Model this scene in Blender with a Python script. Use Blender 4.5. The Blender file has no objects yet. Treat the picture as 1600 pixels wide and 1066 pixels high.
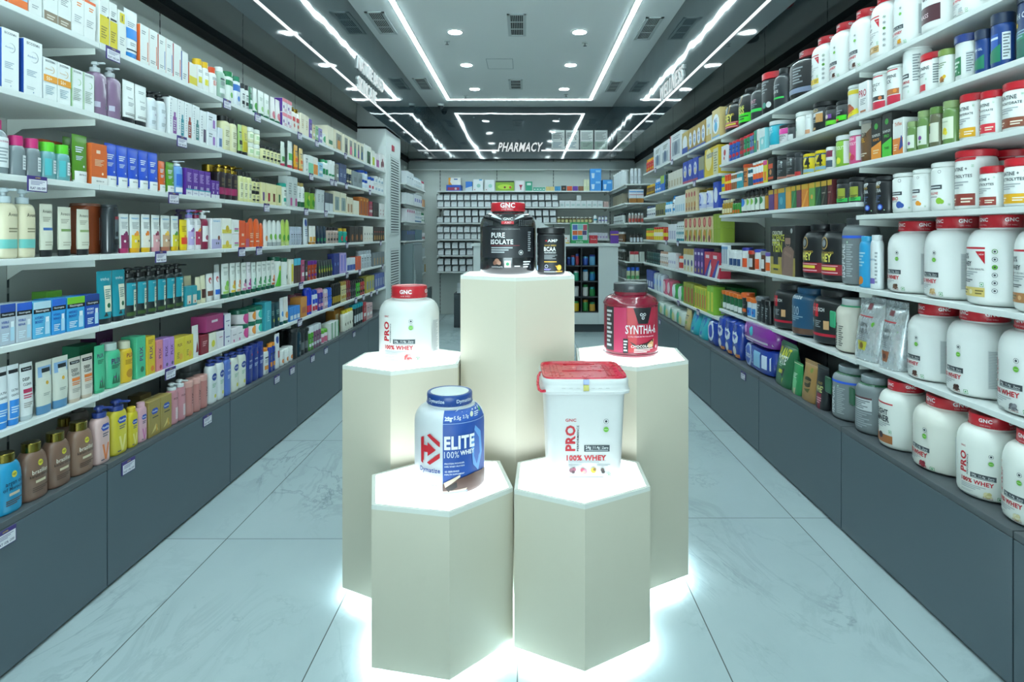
import bpy, bmesh, math, random
from math import pi, sin, cos, sqrt, radians
from mathutils import Vector, Matrix
random.seed(7)
S = bpy.context.scene
COL = S.collection

# ------------------------------------------------------------------ materials
def lin(h):
    out = []
    for i in (0, 2, 4):
        c = int(h[i:i+2], 16) / 255
        out.append(c / 12.92 if c <= .04045 else ((c + .055) / 1.055) ** 2.4)
    return (*out, 1)

NAMED = dict(white='eef0ee', cream='e6dfc0', black='17181a', dark='2b2d30', grey='8b9295', silver='b9bec0',
             red='c8202f', navy='1f2f7d', blue='2f62d6', sky='4fb4e6', teal='1f94a8', green='2f9a4a', lime='8cc63f',
             yellow='f0cf1e', orange='ee6f24', pink='e58aa0', purple='5a2d91', lilac='b18fd8', brown='6b3f2a',
             tan='c79a6b', gold='b8963e', maroon='7a1730', mint='55c79a', plum='9c2f6a', peach='e9b79b', forest='0f5a45',
             amber='a5532a', rose='cf8f94', magenta='c02a7a', olive='9aa81f', ink='3a3f46', smoke='d9dcdc')
MATS = {}
def M(c, rough=.38, metal=0., trans=0., coat=0.):
    hx = NAMED.get(c, c)
    k = (hx, rough, metal, trans, coat)
    if k in MATS: return MATS[k]
    m = bpy.data.materials.new('finish_' + hx)
    m.use_nodes = True
    b = m.node_tree.nodes['Principled BSDF']
    b.inputs['Base Color'].default_value = tuple(v*.84 for v in lin(hx)[:3]) + (1,)
    b.inputs['Roughness'].default_value = rough
    b.inputs['Metallic'].default_value = metal
    if trans: b.inputs['Transmission Weight'].default_value = trans
    if coat:
        b.inputs['Coat Weight'].default_value = coat; b.inputs['Coat Roughness'].default_value = .06
    # faint surface mottling keeps big faces from reading as flat fill
    nt = m.node_tree
    n = nt.nodes.new('ShaderNodeTexNoise'); n.inputs['Scale'].default_value = 9
    mp = nt.nodes.new('ShaderNodeMapRange'); mp.inputs[3].default_value = rough * .85; mp.inputs[4].default_value = min(1, rough * 1.15)
    nt.links.new(n.outputs['Fac'], mp.inputs[0]); nt.links.new(mp.outputs[0], b.inputs['Roughness'])
    MATS[k] = m
    return m
def metal(c): return M(c, .22, 1.)
def paper(c): return M(c, .5)
def glassy(c): return M(c, .12, 0, .25)
def emit(name, col, strength):
    m = bpy.data.materials.new(name); m.use_nodes = True
    nt = m.node_tree; nt.nodes.clear()
    o = nt.nodes.new('ShaderNodeOutputMaterial'); e = nt.nodes.new('ShaderNodeEmission')
    e.inputs['Color'].default_value = (*col, 1); e.inputs['Strength'].default_value = strength
    nt.links.new(e.outputs[0], o.inputs[0])
    return m

# ------------------------------------------------------------------ mesh building
class MB:
    def __init__(s): s.v = []; s.f = []; s.m = []; s.mats = []
    def mi(s, mat):
        if mat not in s.mats: s.mats.append(mat)
        return s.mats.index(mat)
    def add(s, v, f, mat):
        k = len(s.v); i = s.mi(mat)
        s.v += [tuple(p) for p in v]; s.f += [tuple(a + k for a in q) for q in f]; s.m += [i] * len(f)
    def box(s, x0, x1, y0, y1, z0, z1, mat, c=0.):
        if c <= 0:
            v = [(x, y, z) for z in (z0, z1) for x, y in ((x0, y0), (x1, y0), (x1, y1), (x0, y1))]
            s.add(v, [(3, 2, 1, 0), (4, 5, 6, 7), (0, 1, 5, 4), (1, 2, 6, 5), (2, 3, 7, 6), (3, 0, 4, 7)], mat)
        else:
            cx, cy, a, b = (x0+x1)/2, (y0+y1)/2, (x1-x0)/2, (y1-y0)/2
            s.loft([(z0, a-c, b-c, 0), (z0+c, a, b, 0), (z1-c, a, b, 0), (z1, a-c, b-c, 0)], mat, 8, cx, cy, c)
    def loft(s, rings, mat, seg=24, cx=0., cy=0., ch=.002):
        v = []; f = []; n = None
        for r in rings:
            z, a, b, e = r[:4]
            P = section(a, b, e, seg, ch)
            n = len(P)
            ox, oy = (r[4], r[5]) if len(r) > 5 else (0, 0)
            v += [(cx + ox + x, cy + oy + y, z) for x, y in P]
        for i in range(len(rings) - 1):
            for j in range(n):
                k = (j + 1) % n
                f.append((i*n + j, i*n + k, (i+1)*n + k, (i+1)*n + j))
        f.append(tuple(range(n - 1, -1, -1))); f.append(tuple(range((len(rings)-1)*n, len(rings)*n)))
        s.add(v, f, mat)
    def prism(s, poly, z0, z1, mat):
        n = len(poly)
        v = [(x, y, z0) for x, y in poly] + [(x, y, z1) for x, y in poly]
        f = [(i, (i+1) % n, n + (i+1) % n, n + i) for i in range(n)] + [tuple(range(n-1, -1, -1)), tuple(range(n, 2*n))]
        s.add(v, f, mat)
    def tube(s, pts, r, mat, seg=8):
        v = []; f = []
        for i, p in enumerate(pts):
            p = Vector(p); a = Vector(pts[max(0, i-1)]); b = Vector(pts[min(len(pts)-1, i+1)])
            t = (b - a).normalized(); u = t.cross(Vector((.13, .37, 1))).normalized(); w = t.cross(u)
            for k in range(seg):
                an = 2*pi*k/seg; v.append(p + r*(cos(an)*u + sin(an)*w))
        for i in range(len(pts)-1):
            for k in range(seg):
                q = (k+1) % seg; f.append((i*seg+k, i*seg+q, (i+1)*seg+q, (i+1)*seg+k))
        f.append(tuple(range(seg-1, -1, -1))); f.append(tuple(range((len(pts)-1)*seg, len(pts)*seg)))
        s.add(v, f, mat)
    def mesh(s, name, smooth=True):
        me = bpy.data.meshes.new(name)
        me.from_pydata(s.v, [], s.f)
        for m in s.mats: me.materials.append(m)
        me.polygons.foreach_set('material_index', s.m)
        me.polygons.foreach_set('use_smooth', [smooth] * len(s.f))
        me.update()
        if smooth: me.set_sharp_from_angle(angle=radians(38))
        return me
def section(a, b, e, seg, ch=.002):
    if e == 0:
        c = min(ch, a*.4, b*.4)
        return [(-a+c, -b), (a-c, -b), (a, -b+c), (a, b-c), (a-c, b), (-a+c, b), (-a, b-c), (-a, -b+c)]
    out = []
    for i in range(seg):
        t = 2*pi*(i + .5)/seg
        c, s_ = cos(t), sin(t)
        out.append((a*math.copysign(abs(c)**(2/e), c), b*math.copysign(abs(s_)**(2/e), s_)))
    return out

# ------------------------------------------------------------------ lettering
TXT = {}
def text_geo(t, bold=.012):
    k = (t, bold)
    if k in TXT: return TXT[k]
    cu = bpy.data.curves.new('lettering', 'FONT'); cu.body = t; cu.offset = bold; cu.resolution_u = 2; cu.space_character = 1.07
    o = bpy.data.objects.new('lettering', cu)
    me = o.to_mesh()
    v = [(p.co.x, p.co.y) for p in me.vertices]; f = [tuple(q.vertices) for q in me.polygons]
    o.to_mesh_clear(); bpy.data.objects.remove(o); bpy.data.curves.remove(cu)
    if v:
        x0 = min(p[0] for p in v); x1 = max(p[0] for p in v); y0 = min(p[1] for p in v); y1 = max(p[1] for p in v)
        w = x1 - x0
        v = [((x - (x0+x1)/2)/w, (y - (y0+y1)/2)/w) for x, y in v]
        hh = (y1 - y0)/w
    else: hh = 0
    TXT[k] = (v, f, hh)
    return TXT[k]

def R(u0, u1, z0, z1, c): return ('R', u0, u1, z0, z1, c)
def T(t, u, z, w, c, rot=0, sy=1., bold=.015): return ('T', t, u, z, w, c, rot, sy, bold)
def C(u, z, r, c): return ('C', u, z, r, c)
def L(u0, u1, z0, z1, n, c): return ('L', u0, u1, z0, z1, n, c)
def P(pts, c): return ('P', pts, c)

def interp(rings, z):
    for i in range(len(rings)-1):
        z0, z1 = rings[i][0], rings[i+1][0]
        if z <= z1 or i == len(rings)-2:
            t = 0 if z1 == z0 else max(0, min(1, (z - z0)/(z1 - z0)))
            A, B = rings[i], rings[i+1]
            return A[1] + (B[1]-A[1])*t, A[2] + (B[2]-A[2])*t, A[3]
    return rings[-1][1:4]
def spread_out(items, w, h):
    """True when the marks fall into clusters too far apart to read as one label"""
    B = []
    for it in items:
        if it[0] in 'RL': B.append((it[1]*w, it[2]*w, it[3]*h, it[4]*h))
        elif it[0] == 'C': B.append(((it[1]-it[3])*w, (it[1]+it[3])*w, it[2]*h - it[3]*w, it[2]*h + it[3]*w))
        elif it[0] == 'P': us = [q[0]*w for q in it[1]]; zs = [q[1]*h for q in it[1]]; B.append((min(us), max(us), min(zs), max(zs)))
        else: a = it[4]*(h if it[6] else w)/2; c = a*.3; a, c = (c, a) if it[6] else (a, c); B.append((it[2]*w - a, it[2]*w + a, it[3]*h - c, it[3]*h + c))
    todo, seen = [0], {0}
    while todo:
        i = todo.pop()
        for j in range(len(B)):
            if j in seen: continue
            a, b = B[i], B[j]
            g = math.hypot(max(0, a[0]-b[1], b[0]-a[1]), max(0, a[2]-b[3], b[2]-a[3]))
            if g < max(.016, .3*max(a[1]-a[0], a[3]-a[2], b[1]-b[0], b[3]-b[2])): seen.add(j); todo.append(j)
    return (min(b[0] for b in B)/w, max(b[1] for b in B)/w, min(b[2] for b in B)/h, max(b[3] for b in B)/h) if len(seen) < len(B) else None
def printed(name, items, rings, w, h, z0=0., base=None):
    """Flat print wrapped on the front of a lofted body: u in widths, z in heights of the body."""
    if not items: return None
    if base:
        ext = spread_out(items, w, h)
        if ext: items = [R(max(-.6, ext[0]), min(.7, ext[1]), ext[2], ext[3], base)] + list(items)
    mb = MB()
    flat = rings[0][3] == 0
    def on(u, z, off):
        a, b, e = interp(rings, z)
        if e == 0: return (u, -b - off, z)
        if e == 2:
            t = u/max(a, 1e-5)
            ds = off if b < .5*a else off
            return ((a+ds)*sin(t), -(b+ds)*cos(t), z)
        q = min(.999, abs(u)/a)
        return (u, -b*(1 - q**e)**(1/e) - off, z)
    off = .0005
    zs = [r[0] for r in rings]
    for it in items:
        k = it[0]; off += .00012
        bm = bmesh.new()
        def quad(u0, u1, a0, a1):
            vs = [bm.verts.new(p) for p in ((u0, a0, 0), (u1, a0, 0), (u1, a1, 0), (u0, a1, 0))]; bm.faces.new(vs)
        if k == 'R':
            quad(it[1]*w, it[2]*w, z0 + it[3]*h, z0 + it[4]*h); col = it[5]
        elif k == 'L':
            u0, u1, a0, a1, n, col = it[1:]
            for i in range(n):
                zz = a1 + (a0 - a1)*(i + .5)/n; t = (a1 - a0)/n*.26
                e1 = u1 - (u1 - u0)*((i*37) % 5)/11
                quad(u0*w, e1*w, z0 + (zz - t)*h, z0 + (zz + t)*h)
        elif k == 'C':
            u, z, r, col = it[1:]
            bm.faces.new([bm.verts.new((u*w + r*w*cos(2*pi*i/14), z0 + z*h + r*w*sin(2*pi*i/14), 0)) for i in range(14)])
        elif k == 'P':
            col = it[2]
            bm.faces.new([bm.verts.new((u*w, z0 + z*h, 0)) for u, z in it[1]])
        else:
            t, u, z, tw, col, rot, sy, bold = it[1:]
            v, f, hh = text_geo(t, bold)
            sc = tw*(h if rot else w)
            pts = []
            for x, y in v:
                X, Y = x*sc, y*sc*sy
                if rot: X, Y = -Y*rot, X*rot
                pts.append(bm.verts.new((u*w + X, z0 + z*h + Y, 0)))
            for q in f:
                try: bm.faces.new([pts[i] for i in q])
                except ValueError: pass
        if not flat and bm.verts:
            us = [p.co.x for p in bm.verts]; vs_ = [p.co.y for p in bm.verts]
            step = w*.09
            for cut in range(math.ceil(min(us)/step), math.floor(max(us)/step) + 1):
                bmesh.ops.bisect_plane(bm, geom=bm.verts[:] + bm.edges[:] + bm.faces[:], plane_co=(cut*step, 0, 0), plane_no=(1, 0, 0))
            for zc in zs[1:-1]:
                if min(vs_) < zc < max(vs_):
                    bmesh.ops.bisect_plane(bm, geom=bm.verts[:] + bm.edges[:] + bm.faces[:], plane_co=(0, zc, 0), plane_no=(0, 1, 0))
        bm.verts.index_update()
        mb.add([on(p.co.x, p.co.y, off) for p in bm.verts], [[q.index for q in fc.verts] for fc in bm.faces], M(col, .42))
        bm.free()
    return mb.mesh(name, not flat)

# ------------------------------------------------------------------ objects
def link(name, me, parent=None, loc=None):
    o = bpy.data.objects.new(name, me); COL.objects.link(o)
    if parent: o.parent = parent
    if loc: o.location = loc
    return o
def struct(name, mb, smooth=False):
    o = link(name, mb.mesh(name, smooth)); o['kind'] = 'structure'; return o
def tag(o, label, cat, group=None):
    o['label'] = label; o['category'] = cat
    if group: o['group'] = group
    return o
def thing(name, label, cat, loc=(0, 0, 0), rz=0., group=None):
    o = bpy.data.objects.new(name, None); COL.objects.link(o)
    o.empty_display_size = .05; o.location = loc; o.rotation_euler = (0, 0, rz)
    return tag(o, label, cat, group)
ORD = 'first second third fourth fifth sixth seventh eighth ninth tenth eleventh twelfth thirteenth fourteenth fifteenth sixteenth seventeenth eighteenth nineteenth twentieth'.split()
ROWS = {}          # (shelf phrase, description) -> things, labelled once everything stands
def stock(proto, loc, rz, desc, cat, shelf, name):
    """A copy of a prepared thing: proto = [(part name, mesh, [(sub-part name, mesh)])]."""
    r = bpy.data.objects.new(name, None); COL.objects.link(r)
    r.empty_display_size = .03; r.location = loc; r.rotation_euler = (0, 0, rz); r['category'] = cat
    for pn, me, subs in proto:
        p = bpy.data.objects.new(pn, me); COL.objects.link(p); p.parent = r
        for sn, sm in subs:
            q = bpy.data.objects.new(sn, sm); COL.objects.link(q); q.parent = p
    ROWS.setdefault((shelf, desc), []).append(r)
    return r
def finish_labels():
    for (shelf, desc), things in ROWS.items():
        n = len(things)
        things.sort(key=lambda o: o.get('_k', 0)); far = things[0].get('_side', 'front')
        for i, o in enumerate(things):
            for kk in ('_k', '_side'):
                if kk in o: del o[kk]
            if n == 1: o['label'] = f'{desc} on the {shelf}'
            else:
                o['label'] = f'{desc}, {ORD[i] if i < 20 else str(i+1)+"th"} of {n} from {far}, {shelf}'
                o['group'] = f'{desc} group on {shelf}'

# ------------------------------------------------------------------ product kinds -> (parts, name, category)
def auto_print(w, h, c, accent, zlo=.1, zhi=.9):
    s = zhi - zlo
    return [R(-.3, .3, zlo + .8*s, zlo + .87*s, 'ink'), L(-.3, .3, zlo + .55*s, zlo + .74*s, 3, 'grey'),
            R(-.36, .36, zlo + .2*s, zlo + .42*s, accent), L(-.28, .28, zlo + .02*s, zlo + .16*s, 3, 'grey')]
def rings_bottle(w, d, h, e, sh, neck, bodyh):
    a, b = w/2, d/2
    r = [(0, a*.9, b*.9, e), (.02*h, a*.985, b*.985, e), (.04*h, a, b, e), (bodyh - sh*.95, a, b, e)]
    for t in (.25, .5, .72, .88, 1.):
        k = 1 - (1 - cos(t*pi/2))
        q = sin(t*pi/2)
        r.append((bodyh - sh + sh*q, neck*w/2 + (a - neck*w/2)*k, max(neck*w/2*min(1, d/w*1.3), 0) + (b - neck*w/2*min(1, d/w*1.3))*k, e))
    return r
def cyl(mb, z0, z1, r, mat, seg=20, bev=.0015, top=1.):
    mb.loft([(z0, r-bev, r-bev, 2), (z0+bev, r, r, 2), (z1-bev, r*top, r*top, 2), (z1, r*top-bev, r*top-bev, 2)], mat, seg)

def make(kind, w, d, h, cols, pr, opt):
    """kind: product shape; cols: body, cap/accent, more; pr: printed marks; returns list of parts"""
    c0 = cols[0]; c1 = cols[1] if len(cols) > 1 else 'white'; c2 = cols[2] if len(cols) > 2 else c1
    seg = opt.get('seg', 20)
    parts = []
    fin = opt.get('fin', 'p')
    BM = {'p': lambda c: M(c, .3), 'g': glassy, 'm': metal, 'c': paper, 'f': lambda c: M(c, .2, 0, 0, .4)}[fin]
    if kind == 'carton':
        mb = MB(); rings = [(0, w/2-.001, d/2-.001, 0), (.001, w/2, d/2, 0), (h-.001, w/2, d/2, 0), (h, w/2-.001, d/2-.001, 0)]
        mb.loft(rings, paper(c0), 8, ch=.001)
        if opt.get('side'):                       # printed colour carried round both narrow sides
            for sx in (-1, 1):
                mb.add([(sx*(w/2+.0004), -sx*-d/2*.985, .002), (sx*(w/2+.0004), sx*-d/2*.985, .002), (sx*(w/2+.0004), sx*-d/2*.985, h-.002), (sx*(w/2+.0004), -sx*-d/2*.985, h-.002)],
                       [(3, 2, 1, 0)], paper(opt['side']))
        # tuck flap seam on the top
        mb.box(-w*.47, w*.47, d*.28, d*.30, h, h + .0006, paper('grey'))
        subs = []
        if pr is None: pr = auto_print(w, h, c0, c1)
        p = printed('front_print', pr, [(0, w/2, d/2, 0), (h, w/2, d/2, 0)], w, h, 0., c0)
        parts.append(('carton_body', mb.mesh('carton_body', False), [('front_print', p)] if p else []))
    elif kind == 'tube':
        hc = opt.get('cap', .12)*h
        a, b = w/2, d/2
        mb = MB(); rings = [(hc, a*.9, b*.95, 2), (hc + .1*h, a*.93, b, 2), (hc + .35*h, a*.96, b*.86, 2), (.8*h, a*.99, b*.34, 2), (.93*h, a, b*.08 + .001, 2), (.94*h, a, .0012, 2), (h, a, .0012, 2)]
        if opt.get('round'):
            rings = [(hc, a*.9, b*.9, 2), (hc+.1*h, a, b, 2), (.7*h, a, b*.8, 2), (.86*h, a*.94, b*.6, 2), (.95*h, a*.7, b*.4, 2), (h, a*.3, b*.2, 2)]
        mb.loft(rings, BM(c0), seg)
        if pr is None: pr = auto_print(w, h, c0, c2, .2, .85)
        p = printed('label', pr, rings, w, h, 0., c0)
        parts.append(('tube_body', mb.mesh('tube_body'), [('label', p)] if p else []))
        m2 = MB(); m2.loft([(0, a*.84, b*.88, 2), (.003, a*.87, b*.92, 2), (hc, a*.88, b*.93, 2)], M(c1, .3), seg)
        parts.append(('cap', m2.mesh('cap'), []))
    elif kind in ('bottle', 'pump', 'can', 'dropper'):
        ch = opt.get('cap', .16)*h; e = opt.get('e', 2); neck = opt.get('neck', .55); sh = opt.get('sh', .12)*h
        bh = h - ch
        mb = MB(); rings = rings_bottle(w, d, h, e, sh, neck, bh)
        mb.loft(rings, BM(c0), seg)
        if pr is None: pr = auto_print(w, h, c0, c2, .05, (bh - sh)/h)
        p = printed('label', pr, rings, w, h, 0., c0)
        parts.append(('bottle_body', mb.mesh('bottle_body'), [('label', p)] if p else []))
        m2 = MB(); r = neck*w/2*1.06; cm = metal(c1) if opt.get('capm') else M(c1, .3)
        if kind == 'pump':
            cyl(m2, bh, bh + ch*.45, r, cm, 16); cyl(m2, bh + ch*.45, bh + ch*.7, r*.4, cm, 10)
            m2.loft([(bh + ch*.68, r*.62, r*.62, 2), (bh + ch*.72, r*.75, r*.75, 2), (bh + ch*.95, r*.7, r*.7, 2), (bh + ch, r*.5, r*.5, 2)], cm, 14)
            m2.box(-r*.28, r*.28, -r*2.1, 0, bh + ch*.78, bh + ch*.93, cm, .001)
            parts.append(('pump_head', m2.mesh('pump_head'), []))
        elif kind == 'dropper':
            cyl(m2, bh, bh + ch*.5, r, cm, 14); m2.loft([(bh + ch*.5, r*.6, r*.6, 2), (bh + ch*.8, r*.62, r*.62, 2), (bh + ch*.95, r*.45, r*.45, 2), (h, r*.2, r*.2, 2)], cm, 12)
            parts.append(('dropper_cap', m2.mesh('dropper_cap'), []))
        else:
            if opt.get('dome'):
                m2.loft([(bh, r, r, 2), (bh + ch*.5, r*1.02, r*1.02, 2), (bh + ch*.8, r*.9, r*.9, 2), (bh + ch*.95, r*.6, r*.6, 2), (h, r*.3, r*.3, 2)], cm, 16)
            else:
                cyl(m2, bh - .001, h, r, cm, 16, .0015, opt.get('taper', 1))
            if opt.get('rib'):
                for i in range(14):
                    t = 2*pi*i/14; m2.box(r*cos(t)-.0006, r*cos(t)+.0006, r*sin(t)-.0006, r*sin(t)+.0006, bh + ch*.15, bh + ch*.8, cm)
            parts.append(('cap', m2.mesh('cap'), []))
    elif kind in ('tub', 'jar'):
        lh = opt.get('lid', .16)*h; r = w/2; b = d/2
        mb = MB(); rings = [(0, r*.93, b*.93, 2), (.015*h, r*.985, b*.985, 2), (.03*h, r, b, 2), (h - lh - .06*h, r, b, 2), (h - lh - .02*h, r*.96, b*.96, 2), (h - lh, r*.9, b*.9, 2)]
        mb.loft(rings, BM(c0), max(seg, 24))
        if pr is None: pr = auto_print(w, h, c0, c2, .06, .94 - lh/h)
        p = printed('label', pr, rings, w, h, 0., c0)
        parts.append(('jar_body', mb.mesh('jar_body'), [('label', p)] if p else []))
        m2 = MB(); rl = r*opt.get('lr', 1.0)
        m2.loft([(h-lh, rl-.001, rl-.001, 2), (h-lh+.001, rl, rl, 2), (h - .003, rl, rl, 2), (h, rl-.004, rl-.004, 2), (h - .0015, rl - .007, rl - .007, 2)], metal(c1) if opt.get('capm') else M(c1, .3), max(seg, 24))
        lp = opt.get('lidprint')
        parts.append(('lid', m2.mesh('lid'), [('lid_lettering', printed('lid_lettering', lp, [(0, rl, rl, 2), (h, rl, rl, 2)], w, h))] if lp else []))
    elif kind == 'whey':
        a = w/2; lr = opt.get('lr', .31)*w; lz = opt.get('lz', .855)*h; sz = opt.get('sz', .60)*h
        mb = MB()
        rings = [(0, a*.80, a*.80, 2), (.012*h, a*.9, a*.9, 2), (.035*h, a*.975, a*.975, 2), (.07*h, a, a, 2), (sz, a, a, 2)]
        top = lz - .02*h
        for t in (.2, .4, .6, .78, .92, 1.):
            q = sin(t*pi/2); k = cos(t*pi/2)
            rings.append((sz + (top - sz)*q, lr*.97 + (a - lr*.97)*k**.9, lr*.97 + (a - lr*.97)*k**.9, 2))
        rings.append((lz + .01*h, lr*.95, lr*.95, 2))
        if opt.get('ridge'):
            rings = [(0, a*.86, a*.86, 2), (.03*h, a*.99, a*.99, 2), (.055*h, a*1.0, a*1.0, 2), (.062*h, a*.97, a*.97, 2), (.71*h, a*.97, a*.97, 2), (.72*h, a*1.0, a*1.0, 2), (.735*h, a*1.0, a*1.0, 2), (.75*h, a*.97, a*.97, 2), (.80*h, a*.9, a*.9, 2), (.835*h, a*.74, a*.74, 2), (.85*h, lr*.98, lr*.98, 2), (lz + .02*h, lr*.95, lr*.95, 2)]
        mb.loft(rings, BM(c0), 40)
        p = printed('label', pr, rings, w, h, 0., c0) if pr else None
        parts.append(('jar_body', mb.mesh('jar_body'), [('label', p)] if p else []))
        m2 = MB()
        lid = [(lz, lr*.985, lr*.985, 2), (lz + .006*h, lr, lr, 2), (h - .02*h, lr, lr, 2), (h - .006*h, lr*.985, lr*.985, 2), (h, lr*.95, lr*.95, 2), (h - .006*h, lr*.86, lr*.86, 2)]
        m2.loft(lid, M(c1, .3), 40)
        if opt.get('disc'): m2.loft([(h - .0055*h, lr*.84, lr*.84, 2), (h - .003*h, lr*.84, lr*.84, 2)], M(opt['disc'], .3), 32)
        for i in range(36 if opt.get('ribs', 1) else 0):
            t = 2*pi*i/36
            m2.box(lr*1.003*cos(t) - .0008, lr*1.003*cos(t) + .0008, lr*1.003*sin(t) - .0008, lr*1.003*sin(t) + .0008, lz + .006*h, lz + .02*h, M(c1, .3))
        lp = opt.get('lidprint')
        parts.append(('lid', m2.mesh('lid'), [('lid_lettering', printed('lid_lettering', lp, [(0, lr, lr, 2), (h, lr, lr, 2)], w, h))] if lp else []))
        if opt.get('collar'):
            m3 = MB(); zc = lz - .045*h
            m3.loft([(zc, lr*1.18, lr*1.18, 2), (zc + .02*h, lr*1.12, lr*1.12, 2), (zc + .04*h, lr*1.03, lr*1.03, 2)], M(opt['collar'], .3), 30)
            m3.box(-w*.40, -w*.12, -w*.535, -w*.50, .42*h, .74*h, M(opt['collar'], .3), .004)
            parts.append(('hanging_tag', m3.mesh('hanging_tag'), []))
    elif kind == 'pouch':
        a, b = w/2, d/2
        mb = MB(); rings = [(0, a*.9, b*.95, 3), (.03*h, a*.94, b, 3), (.3*h, a*.97, b*.95, 2.4), (.6*h, a*.98, b*.7, 2.2), (.82*h, a, b*.3, 2), (.9*h, a, b*.12, 2), (.91*h, a, .0015, 2), (h, a*opt.get('tw', 1), .0015, 2)]
        mb.loft(rings, M(c0, .27, .55) if opt.get('foil') else BM(c0), 24)
        if pr is None: pr = auto_print(w, h, c0, c1, .15, .8)
        rr = [(z, q[0], q[1], 2) for z, *q in [r[:3] for r in rings]]
        p = printed('label', pr, rr, w, h, 0., c0)
        parts.append(('pouch_body', mb.mesh('pouch_body'), [('label', p)] if p else []))
        m2 = MB(); m2.box(-a*.96, a*.96, -.0022, .0022, .925*h, .94*h, M(c1, .3), .0005)
        parts.append(('seal_strip', m2.mesh('seal_strip'), []))
    elif kind == 'pack':
        a, b = w/2, d/2
        mb = MB(); rings = [(0, a*.85, b*.82, 4), (.06*h, a*.95, b*.94, 4), (.25*h, a, b, 4), (.7*h, a, b, 4), (.92*h, a*.96, b*.9, 4), (.985*h, a*.9, b*.5, 4), (h, a*.88, b*.1, 4)]
        mb.loft(rings, M(c0, .22, 0, 0, .3), 24)
        if pr is None: pr = auto_print(w, h, c0, c1, .1, .85)
        p = printed('front_print', pr, [(z, x, y, 4) for z, x, y, e in [r[:4] for r in rings]], w, h, 0., c0)
        parts.append(('pack_body', mb.mesh('pack_body'), [('front_print', p)] if p else []))
    return parts
NAMES = {'carton': ('product_carton', 'box'), 'tube': ('squeeze_tube', 'tube'), 'bottle': ('cap_bottle', 'bottle'), 'pump': ('pump_bottle', 'bottle'),
         'can': ('spray_can', 'can'), 'dropper': ('dropper_bottle', 'bottle'), 'tub': ('supplement_tub', 'tub'), 'jar': ('cream_jar', 'jar'),
         'whey': ('protein_jar', 'jar'), 'pouch': ('stand_up_pouch', 'pouch'), 'pack': ('soft_pack', 'pack')}
CAM = (0, 0, 1.2); F = 980.; HX, HY = 820., 366.
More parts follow.
